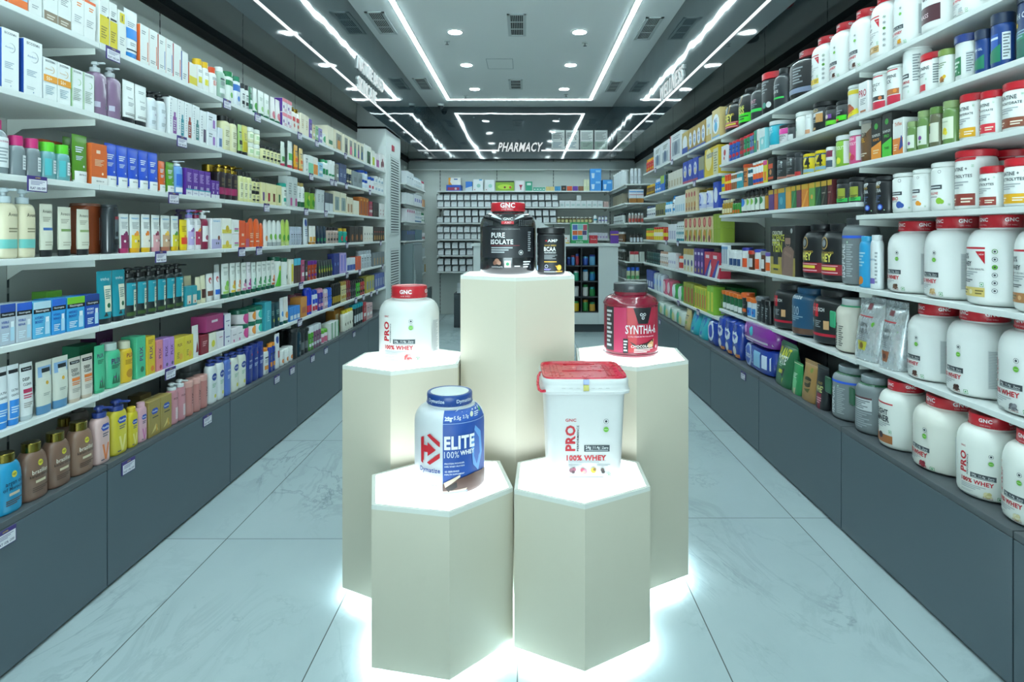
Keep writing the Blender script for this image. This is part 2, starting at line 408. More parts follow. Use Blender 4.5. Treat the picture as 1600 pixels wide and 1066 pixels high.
# ------------------------------------------------------------------ procedural surfaces
def nodes(name):
    m = bpy.data.materials.new(name); m.use_nodes = True
    return m, m.node_tree, m.node_tree.nodes['Principled BSDF']
def math_node(nt, op, a, b=None, c=None):
    n = nt.nodes.new('ShaderNodeMath'); n.operation = op
    for i, x in enumerate((a, b, c)):
        if x is None: continue
        if isinstance(x, (int, float)): n.inputs[i].default_value = x
        else: nt.links.new(x, n.inputs[i])
    return n.outputs[0]
def marble_floor():
    m, nt, b = nodes('veined_marble_tile')
    g = nt.nodes.new('ShaderNodeNewGeometry'); sp = nt.nodes.new('ShaderNodeSeparateXYZ')
    nt.links.new(g.outputs['Position'], sp.inputs[0])
    x, y = sp.outputs[0], sp.outputs[1]
    xs = math_node(nt, 'DIVIDE', math_node(nt, 'ADD', x, 1.174), .577)
    ys = math_node(nt, 'DIVIDE', math_node(nt, 'SUBTRACT', math_node(nt, 'SUBTRACT', y, 2.47), math_node(nt, 'MULTIPLY', math_node(nt, 'GREATER_THAN', x, 0.), .18)), 1.175)
    def line(v, size, wdt):
        fr = math_node(nt, 'FRACT', v)
        dd = math_node(nt, 'MINIMUM', fr, math_node(nt, 'SUBTRACT', 1., fr))
        return math_node(nt, 'LESS_THAN', math_node(nt, 'MULTIPLY', dd, size), wdt)
    grout = math_node(nt, 'MAXIMUM', line(xs, .577, .0018), line(ys, 1.175, .0016))
    ix, iy = math_node(nt, 'FLOOR', xs), math_node(nt, 'FLOOR', ys)
    cb = nt.nodes.new('ShaderNodeCombineXYZ')
    nt.links.new(math_node(nt, 'ADD', math_node(nt, 'MULTIPLY', x, 1.), math_node(nt, 'MULTIPLY', ix, 3.7)), cb.inputs[0])
    nt.links.new(math_node(nt, 'ADD', math_node(nt, 'MULTIPLY', y, .55), math_node(nt, 'MULTIPLY', iy, 5.3)), cb.inputs[1])
    rot = nt.nodes.new('ShaderNodeVectorRotate'); rot.inputs['Angle'].default_value = radians(28); rot.rotation_type = 'Z_AXIS'
    nt.links.new(cb.outputs[0], rot.inputs[0])
    def veins(scale, dist, lo):
        n = nt.nodes.new('ShaderNodeTexNoise'); n.inputs['Scale'].default_value = scale; n.inputs['Detail'].default_value = 7; n.inputs['Roughness'].default_value = .62
        n.inputs['Distortion'].default_value = dist
        nt.links.new(rot.outputs[0], n.inputs[0])
        v = math_node(nt, 'ABSOLUTE', math_node(nt, 'SUBTRACT', n.outputs['Fac'], .5))
        mr = nt.nodes.new('ShaderNodeMapRange'); mr.inputs[1].default_value = 0; mr.inputs[2].default_value = lo; mr.inputs[3].default_value = 1; mr.inputs[4].default_value = 0
        nt.links.new(v, mr.inputs[0]); return mr.outputs[0]
    n2 = nt.nodes.new('ShaderNodeTexNoise'); n2.inputs['Scale'].default_value = 1.6; n2.inputs['Detail'].default_value = 5; nt.links.new(rot.outputs[0], n2.inputs[0])
    gate = nt.nodes.new('ShaderNodeMapRange'); gate.inputs[1].default_value = .46; gate.inputs[2].default_value = .64; nt.links.new(n2.outputs['Fac'], gate.inputs[0])
    v = math_node(nt, 'MULTIPLY', math_node(nt, 'ADD', math_node(nt, 'MULTIPLY', veins(1.4, .9, .012), .6), math_node(nt, 'MULTIPLY', veins(3.1, 1.4, .05), .35)), gate.outputs[0])
    mx = nt.nodes.new('ShaderNodeMix'); mx.data_type = 'RGBA'
    mx.inputs[6].default_value = lin('a9b8bb'); mx.inputs[7].default_value = lin('71818510'[:6]); nt.links.new(v, mx.inputs[0])
    cl = nt.nodes.new('ShaderNodeMix'); cl.data_type = 'RGBA'; cl.inputs[7].default_value = lin('9aaaae')
    n3 = nt.nodes.new('ShaderNodeTexNoise'); n3.inputs['Scale'].default_value = 2.2; n3.inputs['Detail'].default_value = 6; nt.links.new(rot.outputs[0], n3.inputs[0])
    mr3 = nt.nodes.new('ShaderNodeMapRange'); mr3.inputs[1].default_value = .45; mr3.inputs[2].default_value = .75; mr3.inputs[4].default_value = .7; nt.links.new(n3.outputs['Fac'], mr3.inputs[0])
    nt.links.new(mr3.outputs[0], cl.inputs[0]); nt.links.new(mx.outputs[2], cl.inputs[6])
    mg = nt.nodes.new('ShaderNodeMix'); mg.data_type = 'RGBA'; mg.inputs[7].default_value = lin('5d6462')
    nt.links.new(grout, mg.inputs[0]); nt.links.new(cl.outputs[2], mg.inputs[6])
    nt.links.new(mg.outputs[2], b.inputs['Base Color'])
    b.inputs['Roughness'].default_value = .24
    return m
def seam_panel(name, hexc, rough, period, phase, axis=1, seam='20262a', wid=.0022, slots=False):
    """laminate panels with fine joints every period metres"""
    m, nt, b = nodes(name)
    g = nt.nodes.new('ShaderNodeNewGeometry'); sp = nt.nodes.new('ShaderNodeSeparateXYZ'); nt.links.new(g.outputs['Position'], sp.inputs[0])
    fr = math_node(nt, 'FRACT', math_node(nt, 'DIVIDE', math_node(nt, 'SUBTRACT', sp.outputs[axis], phase), period))
    dd = math_node(nt, 'MULTIPLY', math_node(nt, 'MINIMUM', fr, math_node(nt, 'SUBTRACT', 1., fr)), period)
    ln = math_node(nt, 'LESS_THAN', dd, wid)
    if slots:
        fz = math_node(nt, 'FRACT', math_node(nt, 'MULTIPLY', sp.outputs[2], 18.))
        ln = math_node(nt, 'MULTIPLY', math_node(nt, 'LESS_THAN', dd, wid*1.8), math_node(nt, 'MAXIMUM', math_node(nt, 'GREATER_THAN', fz, .35), .6))
    n = nt.nodes.new('ShaderNodeTexNoise'); n.inputs['Scale'].default_value = 3.5; n.inputs['Detail'].default_value = 6
    mx = nt.nodes.new('ShaderNodeMix'); mx.data_type = 'RGBA'
    c = lin(hexc); mx.inputs[6].default_value = tuple(v*.9 for v in c[:3]) + (1,); mx.inputs[7].default_value = tuple(min(1, v*1.1) for v in c[:3]) + (1,)
    nt.links.new(n.outputs['Fac'], mx.inputs[0])
    ms = nt.nodes.new('ShaderNodeMix'); ms.data_type = 'RGBA'; ms.inputs[7].default_value = lin(seam)
    nt.links.new(ln, ms.inputs[0]); nt.links.new(mx.outputs[2], ms.inputs[6]); nt.links.new(ms.outputs[2], b.inputs['Base Color'])
    b.inputs['Roughness'].default_value = rough
    return m
def gloss_fascia():
    m, nt, b = nodes('black_gloss_fascia')
    b.inputs['Base Color'].default_value = lin('1c272b'); b.inputs['Roughness'].default_value = .045; b.inputs['IOR'].default_value = 1.85
    n = nt.nodes.new('ShaderNodeTexNoise'); n.inputs['Scale'].default_value = 1.5; n.inputs['Detail'].default_value = 2
    g = nt.nodes.new('ShaderNodeNewGeometry'); nt.links.new(g.outputs['Position'], n.inputs[0])
    bp = nt.nodes.new('ShaderNodeBump'); bp.inputs['Strength'].default_value = .11; bp.inputs['Distance'].default_value = .05
    nt.links.new(n.outputs['Fac'], bp.inputs['Height']); nt.links.new(bp.outputs[0], b.inputs['Normal'])
    return m
def scuffed(name, hexc, rough):
    m, nt, b = nodes(name)
    tc = nt.nodes.new('ShaderNodeTexCoord')
    n = nt.nodes.new('ShaderNodeTexNoise'); n.inputs['Scale'].default_value = 7; n.inputs['Detail'].default_value = 8; n.inputs['Roughness'].default_value = .7
    nt.links.new(tc.outputs['Object'], n.inputs[0])
    mr = nt.nodes.new('ShaderNodeMapRange'); mr.inputs[1].default_value = .62; mr.inputs[2].default_value = .8; mr.inputs[4].default_value = .35; nt.links.new(n.outputs['Fac'], mr.inputs[0])
    mx = nt.nodes.new('ShaderNodeMix'); mx.data_type = 'RGBA'; c = lin(hexc)
    mx.inputs[6].default_value = c; mx.inputs[7].default_value = tuple(v*.82 for v in c[:3]) + (1,)
    nt.links.new(mr.outputs[0], mx.inputs[0]); nt.links.new(mx.outputs[2], b.inputs['Base Color'])
    b.inputs['Roughness'].default_value = rough
    return m

XL, XR = -1.406, 1.276           # plinth faces
SL, SR = 1.432, 1.335            # shelf front edges (distance from the centre line)
WL, WR = -1.741, 1.65            # walls
ZC, ZS = 3.06, 2.30              # ceiling, soffit
YB = 9.42                        # back wall
YP = 9.15                        # pharmacy fascia
YN = -1.8
LED = emit('led_white', (.74, .97, 1.), 46.)
LEDLINE = emit('led_line_white', (.86, .98, 1.), 1.1)
LAMP = emit('downlight_white', (.80, .98, 1.), 30.)
PANEL = emit('pedestal_glow', (.84, .97, 1.), 3.5)
UNDER = emit('underglow_white', (.74, .94, 1.), 30.)
wallm = seam_panel('grey_wall_panel', 'b9c0bc', .5, .88, 2.113, 1, '3a4042', .0028, True)
wallr = seam_panel('grey_wall_panel_wellness', 'b9c0bc', .5, .89, 2.53, 1, '3a4042', .0028, True)
backm = seam_panel('grey_wall_panel_pharmacy', 'bcc3bf', .5, .85, -1.27, 0, '3a4042', .0032, True)
fascia = gloss_fascia()
gap = M('0c0e0f', .8)  # near-black colour standing in for shade in the soffit gap
white_m = M('dfe3e0', .35)
dark_lam = scuffed('charcoal_laminate', '47545c', .42)
dark_top = scuffed('charcoal_ledge', '4a5054', .5)

b = MB(); b.box(-1.8, 1.75, YN, YB + .05, -.06, 0, marble_floor()); struct('floor', b)
ceil_m = M('f2f7f6', .7)
b = MB(); b.box(XL, XR, YN, YP, ZC, ZC + .05, ceil_m); struct('ceiling', b)
b = MB(); b.box(WL - .05, WL, YN, YB + .05, 0, ZS + .02, wallm); struct('wall_left', b)
b = MB(); b.box(WR, WR + .05, YN, YB + .05, 0, ZS + .02, wallr); struct('wall_right', b)
b = MB(); b.box(WL, WR, YB, YB + .05, 0, ZS + .02, backm); struct('wall_back', b)
b = MB()                       # unseen shopfront wall; its opening is added to let world fill light in
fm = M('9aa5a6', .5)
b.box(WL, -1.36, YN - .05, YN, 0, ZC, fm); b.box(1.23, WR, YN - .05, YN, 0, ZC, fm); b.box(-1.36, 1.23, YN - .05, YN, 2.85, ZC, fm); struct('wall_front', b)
# glossy fascias, their soffits and black strips painted for the shade where soffit meets wall
b = MB(); b.box(XL - .04, XL, YN, YP, ZS, ZC + .05, fascia); b.box(WL - .05, XL - .04, YN, YP, ZS, ZS + .02, fascia); struct('trim_1', b)
b = MB(); b.box(XR, XR + .04, YN, YP, ZS, ZC + .05, fascia); b.box(XR + .04, WR + .05, YN, YP, ZS, ZS + .02, fascia); struct('trim_2', b)
b = MB(); b.box(XL - .3, XR + .35, YP, YP + .04, ZS, ZC + .05, fascia); b.box(WL, WR, YP + .04, YB, ZS, ZS + .02, fascia); struct('trim_3', b)
b = MB(); b.box(WL, WL + .012, YN, YB, ZS - .045, ZS, gap); struct('trim_4', b)
b = MB(); b.box(WR - .012, WR, YN, YB, ZS - .045, ZS, gap); struct('trim_5', b)
b = MB(); b.box(WL + .012, WR - .012, YB - .10, YB, ZS - .14, ZS - .02, M('8d9896', .4), .004); b.box(WL + .012, WR - .012, YB - .11, YB - .09, ZS - .15, ZS - .135, M('c9d0cd', .4)); struct('trim_6', b)

# ------------------------------------------------------------------ lamps and ceiling fittings
def light_bar(name, x0, x1, y0, y1, z, mat, label, frame=True):
    t = thing(name, label, 'light', ((x0+x1)/2, (y0+y1)/2, z))
    a, c = (x1-x0)/2, (y1-y0)/2
    m1 = MB(); m1.box(-a, a, -c, c, -.008, 0, mat); link('diffuser', m1.mesh('diffuser', False), t)
    m2 = MB()
    if a < c: m2.box(-a-.006, -a, -c, c, -.005, 0, white_m); m2.box(a, a+.006, -c, c, -.005, 0, white_m)
    else: m2.box(-a, a, -c-.006, -c, -.005, 0, white_m); m2.box(-a, a, c, c+.006, -.005, 0, white_m)
    link('housing', m2.mesh('housing', False), t)
    return t
light_bar('linear_light', -1.074, -1.036, YN + .1, 8.62, ZC, LED, 'long white ceiling light strip on the skincare wall side')
light_bar('linear_light', .886, .924, YN + .1, 8.62, ZC, LED, 'long white ceiling light strip on the wellness wall side')
light_bar('linear_light', -1.074, .924, 8.627, 8.665, ZC, LED, 'short white ceiling light strip crossing before the pharmacy sign')
md = MB(); md.loft([(-.002, .062, .062, 2), (0, .062, .062, 2)], LAMP, 28)
mr_ = MB()
mr_.loft([(-.006, .066, .066, 2), (-.001, .074, .074, 2), (0, .074, .074, 2)], white_m, 28)
dm, rm = md.mesh('lamp_disc'), mr_.mesh('trim_ring')
k = 0
for j, y in enumerate((8.02, 6.88, 5.76, 4.64, 3.52, 2.4, 1.28, .16)):
    for x, side in ((-.64, 'skincare'), (.503, 'wellness')):
        if y < 4: side_l = f'round ceiling downlight above the pedestals, {ORD[j]} from the pharmacy sign, {side} side'
        else: side_l = f'round recessed ceiling downlight, {ORD[j]} from the pharmacy sign, {side} side'
        t = thing('ceiling_downlight', side_l, 'light', (x, y, ZC), 0, 'round ceiling downlights')
        link('trim_ring', rm, t)
        d = link('lamp_disc', dm, t, (0, 0, -.0065))
vent_f = M('c9d2d2', .5); vent_d = M('20282b', .8)
def vent(x0, x1, y0, y1, label):
    t = thing('ceiling_vent', label, 'vent', ((x0+x1)/2, (y0+y1)/2, ZC), 0, 'ceiling air vents')
    a, c = (x1-x0)/2, (y1-y0)/2
    m1 = MB(); m1.box(-a, a, -c, c, -.002, -.0005, vent_d); link('backing', m1.mesh('backing', False), t)
    m2 = MB()
    for s in (-1, 1):
        m2.box(s*a - .012, s*a + .012, -c - .012, c + .012, -.008, 0, vent_f); m2.box(-a - .012, a + .012, s*c - .012, s*c + .012, -.008, 0, vent_f)
        m2.box(-a, a, s*c/3 - .006, s*c/3 + .006, -.007, -.001, vent_f)
    link('vent_frame', m2.mesh('vent_frame', False), t)
    m3 = MB(); n = 9
    for i in range(1, n): m3.box(-a + 2*a*i/n - .0022, -a + 2*a*i/n + .0022, -c, c, -.007, -.002, vent_f)
    link('slats', m3.mesh('slats', False), t)
vent(-.14, -.0, 5.30, 5.86, 'dark slatted ceiling vent on the centre line, nearer one')
vent(-.185, -.04, 7.55, 8.02, 'dark slatted ceiling vent on the centre line, before the pharmacy sign')
vent(-1.33, -1.19, 5.25, 5.80, 'slatted ceiling vent beside the skincare fascia, nearer of two')
vent(-1.33, -1.19, 7.48, 8.03, 'slatted ceiling vent beside the skincare fascia, farther of two')
vent(1.05, 1.18, 5.38, 5.97, 'slatted ceiling vent beside the wellness fascia, nearer of two')
vent(1.05, 1.18, 7.62, 8.17, 'slatted ceiling vent beside the wellness fascia, farther of two')
for x, y, s in ((-.75, 6.05, 'near the skincare downlights'), (.585, 6.10, 'near the wellness downlights'), (.55, 8.35, 'beyond the last wellness downlight'), (-.80, 8.45, 'beyond the last skincare downlight')):
    t = thing('fire_sprinkler', f'small chrome ceiling sprinkler {s}', 'sprinkler', (x, y, ZC), 0, 'ceiling sprinklers')
    m = MB(); m.loft([(-.004, .026, .026, 2), (0, .03, .03, 2)], M('b6bfc0', .3), 16); link('rosette', m.mesh('rosette'), t)
    m = MB(); m.loft([(-.03, .018, .018, 2), (-.028, .018, .018, 2), (-.026, .005, .005, 2), (-.003, .006, .006, 2)], metal('8f9798'), 12); link('deflector', m.mesh('deflector'), t)
t = thing('dome_camera', 'small white security camera at the ceiling beside the pharmacy fascia', 'camera', (-1.20, 8.95, ZC))
m = MB(); m.loft([(-.03, .045, .045, 2), (-.004, .05, .05, 2), (0, .05, .05, 2)], M('ccd4d3', .4), 20); link('camera_base', m.mesh('camera_base'), t)
m = MB(); m.loft([(-.075, .01, .01, 2), (-.068, .024, .024, 2), (-.05, .036, .036, 2), (-.03, .04, .04, 2)], M('2a3033', .1), 20); link('camera_lens', m.mesh('camera_lens'), t)
t = thing('access_hatch', 'thin outlined access hatch in the ceiling between the downlights', 'hatch', (-.27, 6.85, ZC))
m = MB(); m.box(-.14, .14, -.2, .2, -.0015, 0, ceil_m); link('hatch_panel', m.mesh('hatch_panel', False), t)
m = MB()
for s in (-1, 1): m.box(s*.14 - .0025, s*.14 + .0025, -.2, .2, -.0022, 0, M('8fa0a2', .6)); m.box(-.14, .14, s*.2 - .004, s*.2 + .004, -.0022, 0, M('8fa0a2', .6))
link('hatch_seam', m.mesh('hatch_seam', False), t)

# fascia light lines and lettering
def bar(name, box, mat, label):
    m = MB(); m.box(*box, mat); o = link(name, m.mesh(name, False)); return tag(o, label, 'light')
bar('fascia_light_line', (XL - .001, XL + .005, YN, YP, 2.412, 2.43), LEDLINE, 'thin white light line along the skincare fascia')
bar('fascia_light_line', (XR - .005, XR + .001, YN, YP, 2.412, 2.43), LEDLINE, 'thin white light line along the wellness fascia')
bar('fascia_light_line', (XL + .006, -.372, YP - .005, YP + .001, 2.412, 2.43), LEDLINE, 'thin white light line on pharmacy fascia, skincare side of the sign')
bar('fascia_light_line', (.24, XR - .006, YP - .005, YP + .001, 2.412, 2.43), LEDLINE, 'thin white light line on pharmacy fascia under the framed certificates')
SIGN = emit('sign_letter_white', (.93, 1., 1.), .62)
def letters(text, width, height, shear=.22, depth=.012):
    v, f, hh = text_geo(text, .02)
    m = MB(); sy = height/(width*hh)
    pts = [(x*width + y*width*sy*shear, y*width*sy) for x, y in v]
    front = [(x, -depth, z) for x, z in pts]; n = len(pts)
    m.add(front, f, SIGN)
    edges = {}
    for q in f:
        for i in range(len(q)):
            a, c = q[i], q[(i+1) % len(q)]
            edges[(a, c)] = 1
    side = [(a, c) for a, c in edges if (c, a) not in edges]
    m.add(front + [(x, 0, z) for x, z in pts], [(a, a + n, c + n, c) for a, c in side], M('cfd6d6', .4))
    return m
def sign(rows, loc, rz, label):
    t = thing('wall_sign', label, 'sign', loc, rz)
    for txt, w, h, u, z in rows:
        o = link('lettering', letters(txt, w, h).mesh('lettering', False), t, (u, 0, z)); 
sign([('PHARMACY', .635, .135, 0, 0)], (-.066, YP - .001, 2.47), 0, 'white slanted PHARMACY lettering on the black end fascia')
sign([('NATURE BASED', .95, .12, 0, .17), ('SKINCARE', .66, .12, -.145, 0)], (XL + .001, 5.72, 2.475), pi/2, 'white NATURE BASED SKINCARE lettering on the fascia')
sign([('WELLNESS', .86, .13, 0, 0)], (XR - .001, 5.45, 2.50), -pi/2, 'white WELLNESS lettering on the fascia')
clear_pane = bpy.data.materials.new('clear_pane'); clear_pane.use_nodes = True
nt = clear_pane.node_tree; nt.nodes.clear()
o_ = nt.nodes.new('ShaderNodeOutputMaterial'); x_ = nt.nodes.new('ShaderNodeMixShader'); f_ = nt.nodes.new('ShaderNodeFresnel'); t_ = nt.nodes.new('ShaderNodeBsdfTransparent'); g_ = nt.nodes.new('ShaderNodeBsdfGlossy')
f_.inputs[0].default_value = 1.6; g_.inputs['Roughness'].default_value = .04
nt.links.new(f_.outputs[0], x_.inputs[0]); nt.links.new(t_.outputs[0], x_.inputs[1]); nt.links.new(g_.outputs[0], x_.inputs[2]); nt.links.new(x_.outputs[0], o_.inputs[0])
# framed licences on the pharmacy fascia
for i in range(4):
    x = (872 + 22.3*i - 820)*YP/F
    t = thing('framed_certificate', f'glazed white certificate on pharmacy fascia, {ORD[i]} of four from the sign', 'certificate', (x, YP - .002, 2.43), 0, 'certificates on the pharmacy fascia')
    m = MB(); m.box(-.096, .096, -.006, 0, 0, .285, M('c3cbca', .3), .001); link('certificate_sheet', m.mesh('certificate_sheet', False), t)
    pr = [R(-.46, .46, .02, .98, 'f2f7f6')] + ([L(-.4, .4, .55, .9, 8, '6b777b'), C(.25, .55, .05, 'ink'), L(-.4, .3, .1, .4, 4, '7fa0b8')] if i < 2 else [R(-.46, .46, .02, .42, 'a9c2b4'), L(-.4, .4, .5, .9, 7, '8d989b'), L(-.3, .3, .15, .35, 3, '7b8a86')])
    p = printed('certificate_print', pr, [(0, .096, .006, 0), (.285, .096, .006, 0)], .192, .285); link('certificate_print', p, t)
    m = MB(); m.box(-.1, .1, -.011, -.008, -.003, .29, clear_pane); link('glass_sheet', m.mesh('glass_sheet', False), t)

# ------------------------------------------------------------------ shelving and base cabinets
shelf_m = M('dde2e0', .38); brk_m = M('cfd5cf', .4)
def shelf_board(side, xf, xw, y0, y1, z, label, group):
    """side -1 skincare, +1 wellness: board with two brackets under it"""
    t = thing('wall_shelf', label, 'shelf', (side*(xf + xw)/2, (y0+y1)/2, z), 0, group)
    a, c = abs(xw - xf)/2, (y1-y0)/2 - .0012
    m = MB(); m.box(-a, a, -c, c, -.018, 0, shelf_m, .0012); link('shelf_board', m.mesh('shelf_board', False), t)
    m = MB()
    # tapered bracket plate, deep at the wall
    w = side*a; f = -side*(a - .012)
    for yy in (c - .004,):
        poly = [(w, -.019), (f, -.019), (f, -.040), (w - side*.05, -.052), (w, -.085)]
        v = [(x, yy - .0015 + e, z_) for e in (0, .003) for x, z_ in poly]
        n = len(poly)
        m.add(v, [tuple(range(n)), tuple(range(2*n-1, n-1, -1))] + [(i, (i+1) % n, n + (i+1) % n, n + i) for i in range(n)], brk_m)
    link('bracket', m.mesh('bracket', False), t)
    return t
TL = [1.844, 1.605, 1.367, 1.131, .890, .659]
LY = [.353, 1.233, 2.113, 2.993, 3.873, 4.753, 5.633, 6.46]
for i, z in enumerate(TL):
    for j in range(7):
        shelf_board(-1, SL, -WL - .002, LY[j], LY[j+1], z, f'white shelf board, {ORD[j]} bay from front, {ORD[i]} level of skincare wall', 'skincare wall shelf boards')
RNEAR = [1.871, 1.675, 1.487, 1.276, .986, .697]
RMID = [1.871, 1.675, 1.487, 1.330, .986, .692]
RFAR = [1.875, 1.62, 1.383, 1.14, .888, .62]
RY = [.75, 1.64, 2.53, 3.42, 4.31, 5.20, 6.09, 7.08]
for i in range(6):
    for j in range(7):
        z = (RNEAR if j < 2 else RMID if j < 4 else RFAR)[i]
        shelf_board(1, SR, WR - .002, RY[j], RY[j+1], z, f'white shelf board, {ORD[j]} bay from front, {ORD[i]} level of wellness wall', 'wellness wall shelf boards')
ZP = .424
def base_cabinet(side, x, xw, y0, y1, label, group):
    t = thing('base_cabinet', label, 'cabinet', (side*(abs(x) + abs(xw))/2, (y0+y1)/2, 0), 0, group)
    a, c = (abs(xw) - abs(x))/2, (y1-y0)/2 - .0025
    m = MB(); m.box(-a + (.02 if side > 0 else 0), a - (0 if side > 0 else .02), -c - .002, c + .002, 0, ZP - .02, M('14181a', .8)); link('carcass', m.mesh('carcass', False), t)
    m = MB(); f = -side*a; m.box(min(f, f + side*.018), max(f, f + side*.018), -c, c, .012, ZP - .021, dark_lam, .001); link('door_panel', m.mesh('door_panel', False), t)
    m = MB(); m.box(-a, a, -c, c, ZP - .019, ZP, dark_top, .001); link('ledge_top', m.mesh('ledge_top', False), t)
for j in range(7):
    base_cabinet(-1, XL, WL + .002, LY[j], LY[j+1], f'charcoal base cabinet under the skincare shelves, {ORD[j]} from front', 'skincare base cabinets')
    base_cabinet(1, XR, WR - .002, RY[j], RY[j+1], f'charcoal base cabinet under the wellness shelves, {ORD[j]} from front', 'wellness base cabinets')

# ------------------------------------------------------------------ louvred tower at the end of the skincare wall
t = thing('louvred_cabinet', 'tall white cabinet with louvred doors ending the skincare wall', 'cabinet', (-1.585, 6.85, 0))
m = MB(); m.box(-.152, .152, -.375, .375, 0, 2.29, M('dfe5e3', .4), .003); link('cabinet_body', m.mesh('cabinet_body', False), t)
def louvres(z0, z1):
    m = MB(); m.box(.153, .158, -.2, .28, z0 - .03, z1 + .03, M('d2d9d8', .4))
    m.box(.1582, .1588, -.16, .24, z0, z1, M('596366', .6))
    n = int((z1 - z0)/.028)
    for i in range(n):
        z = z0 + (i + .5)*(z1 - z0)/n; m.box(.158, .166, -.16, .24, z - .008, z + .006, M('dde3e2', .4))
    link('louvre_door', m.mesh('louvre_door', False), t)
louvres(1.22, 2.02); louvres(.45, 1.02)
m = MB(); m.box(.153, .157, -.1, .02, 2.10, 2.16, M('b8324a', .4)); link('red_plate', m.mesh('red_plate', False), t)

# ------------------------------------------------------------------ pedestals
ped_m = scuffed('cream_white_laminate', 'c6bfad', .42); ped_rim = M('e2e4dc', .35)
def pedestal(verts, ztop, label):
    n = 6; cx = sum(p[0] for p in verts)/n; cy = sum(p[1] for p in verts)/n
    Q = [(x - cx, y - cy) for x, y in verts]
    t = thing('display_pedestal', label, 'pedestal', (cx, cy, 0), 0, 'glowing hexagonal pedestals')
    sc = lambda k: [(x*k, y*k) for x, y in Q]
    z0 = .036
    m = MB(); m.prism(Q, z0, ztop - .012, ped_m); link('pedestal_body', m.mesh('pedestal_body', False), t)
    o, i_ = Q, sc(.945)
    m = MB()
    v = [(x, y, z) for z in (ztop - .012, ztop) for x, y in o] + [(x, y, z) for z in (ztop - .012, ztop) for x, y in i_]
    f = []
    for a in range(6):
        c = (a+1) % 6
        f += [(a, c, 6 + c, 6 + a), (6 + a, 6 + c, 18 + c, 18 + a), (12 + c, 12 + a, 18 + a, 18 + c)]
    m.add(v, f, ped_rim); link('top_rim', m.mesh('top_rim', False), t)
    m = MB(); m.prism(sc(.944), ztop - .01, ztop - .0015, PANEL); link('light_panel', m.mesh('light_panel', False), t)
    m = MB(); m.prism(sc(.80), 0, z0 - .001, M('d5dad8', .6)); link('recessed_base', m.mesh('recessed_base', False), t)
    m = MB()
    a_, b_ = sc(.93), sc(.86)
    v = [(x, y, z) for z in (z0 - .008, z0 - .0005) for x, y in a_] + [(x, y, z) for z in (z0 - .008, z0 - .0005) for x, y in b_]
    f = []
    for a in range(6):
        c = (a+1) % 6
        f += [(a, c, 6 + c, 6 + a), (12 + c, 12 + a, 18 + a, 18 + c), (12 + a, 12 + c, c, a), (6 + a, 6 + c, 18 + c, 18 + a)]
    m.add(v, f, UNDER); link('underglow_strip', m.mesh('underglow_strip', False), t)
    return t
pedestal([(-.4115, 1.684), (-.1965, 1.636), (-.034, 1.799), (-.0805, 2.013), (-.300, 2.03), (-.4615, 1.895)], .473, 'low hexagonal glowing pedestal carrying the white and blue jar')
pedestal([(-.030, 1.769), (.160, 1.669), (.358, 1.791), (.361, 1.985), (.174, 2.10), (-.0227, 1.982)], .479, 'low hexagonal glowing pedestal carrying the white pail')
pedestal([(-.6007, 2.0657), (-.4206, 1.9655), (-.2229, 2.086), (-.222, 2.30), (-.3854, 2.4065), (-.583, 2.286)], .768, 'middle height hexagonal pedestal carrying the white protein jar')
pedestal([(.1797, 2.1424), (.361, 2.0265), (.5592, 2.1444), (.5753, 2.379), (.3933, 2.4956), (.1949, 2.377)], .768, 'middle height hexagonal pedestal carrying the crimson jar')
pedestal([(-.219, 2.136), (-.029, 2.024), (.169, 2.136), (.169, 2.360), (-.025, 2.472), (-.219, 2.360)], 1.0595, 'tallest hexagonal pedestal carrying black jar and black tub')
# ------------------------------------------------------------------ marks on the protein jars
RED = 'c5202e'; BAR = '3b444a'
def gnc_lid(z, w=.19, span=.42):
    out = []
    for u in (-2*span, -span, 0, span, 2*span): out += [T('GNC', u, z + .012, w, 'f2ecec', 0, 1., .034), T('LIVE WELL', u, z - .045, w*.8, 'e9b9bd', 0, .9)]
    return out
VEG = lambda u, z, s=.03: [R(u - s, u + s, z - s*.75, z + s*.75, '2f9a4a'), R(u - s*.78, u + s*.78, z - s*.58, z + s*.58, 'f1f2f0'), C(u, z, s*.42, '2f9a4a')]
def badges(u, z1, z2):
    return [C(u, z1, .034, 'ink'), C(u, z1, .029, 'e7e9e7'), C(u, z1, .017, 'ink'), C(u, z2, .043, '6f7f74'), C(u, z2, .041, 'e7e9e7'), C(u, z2, .036, '67b32e'), T('Natural', u, z2, .05, 'e8f3dc')]
def pro_print(icon, dark=None):
    d = dark or icon
    return [T('GNC', -.30, .615, .10, RED, 0, .9, .022), T('PRO', -.30, .42, .255, RED, 1, .95, .036), T('PERFORMANCE', -.215, .40, .25, 'ink', 1, .8),
            R(-.165, .20, .262, .322, BAR), T('24g', -.11, .295, .07, 'dfe3e3'), T('11.4g', .01, .295, .085, 'dfe3e3'), T('Zero', .13, .295, .085, 'dfe3e3'), L(-.14, .17, .266, .28, 1, 'b5bcbe'),
            T('100% WHEY', -.08, .215, .50, RED, 0, 1., .036), L(-.33, .06, .115, .175, 3, 'b8bdbf'), L(-.33, -.12, .075, .10, 2, 'c3c8c9'),
            C(.07, .095, .04, icon), C(.11, .105, .03, d), C(.09, .075, .035, d), P([(.02, .06), (.16, .065), (.13, .09), (.04, .088)], icon), T('FLAVOUR', .09, .05, .13, 'a5544a'),
            L(-.33, -.05, .035, .055, 1, 'a7adb0')] + VEG(.24, .065) + badges(.13, .56, .475) + \
           [R(.52, .68, .13, .56, 'd3d6d6'), L(.53, .67, .14, .55, 24, '959c9f')]
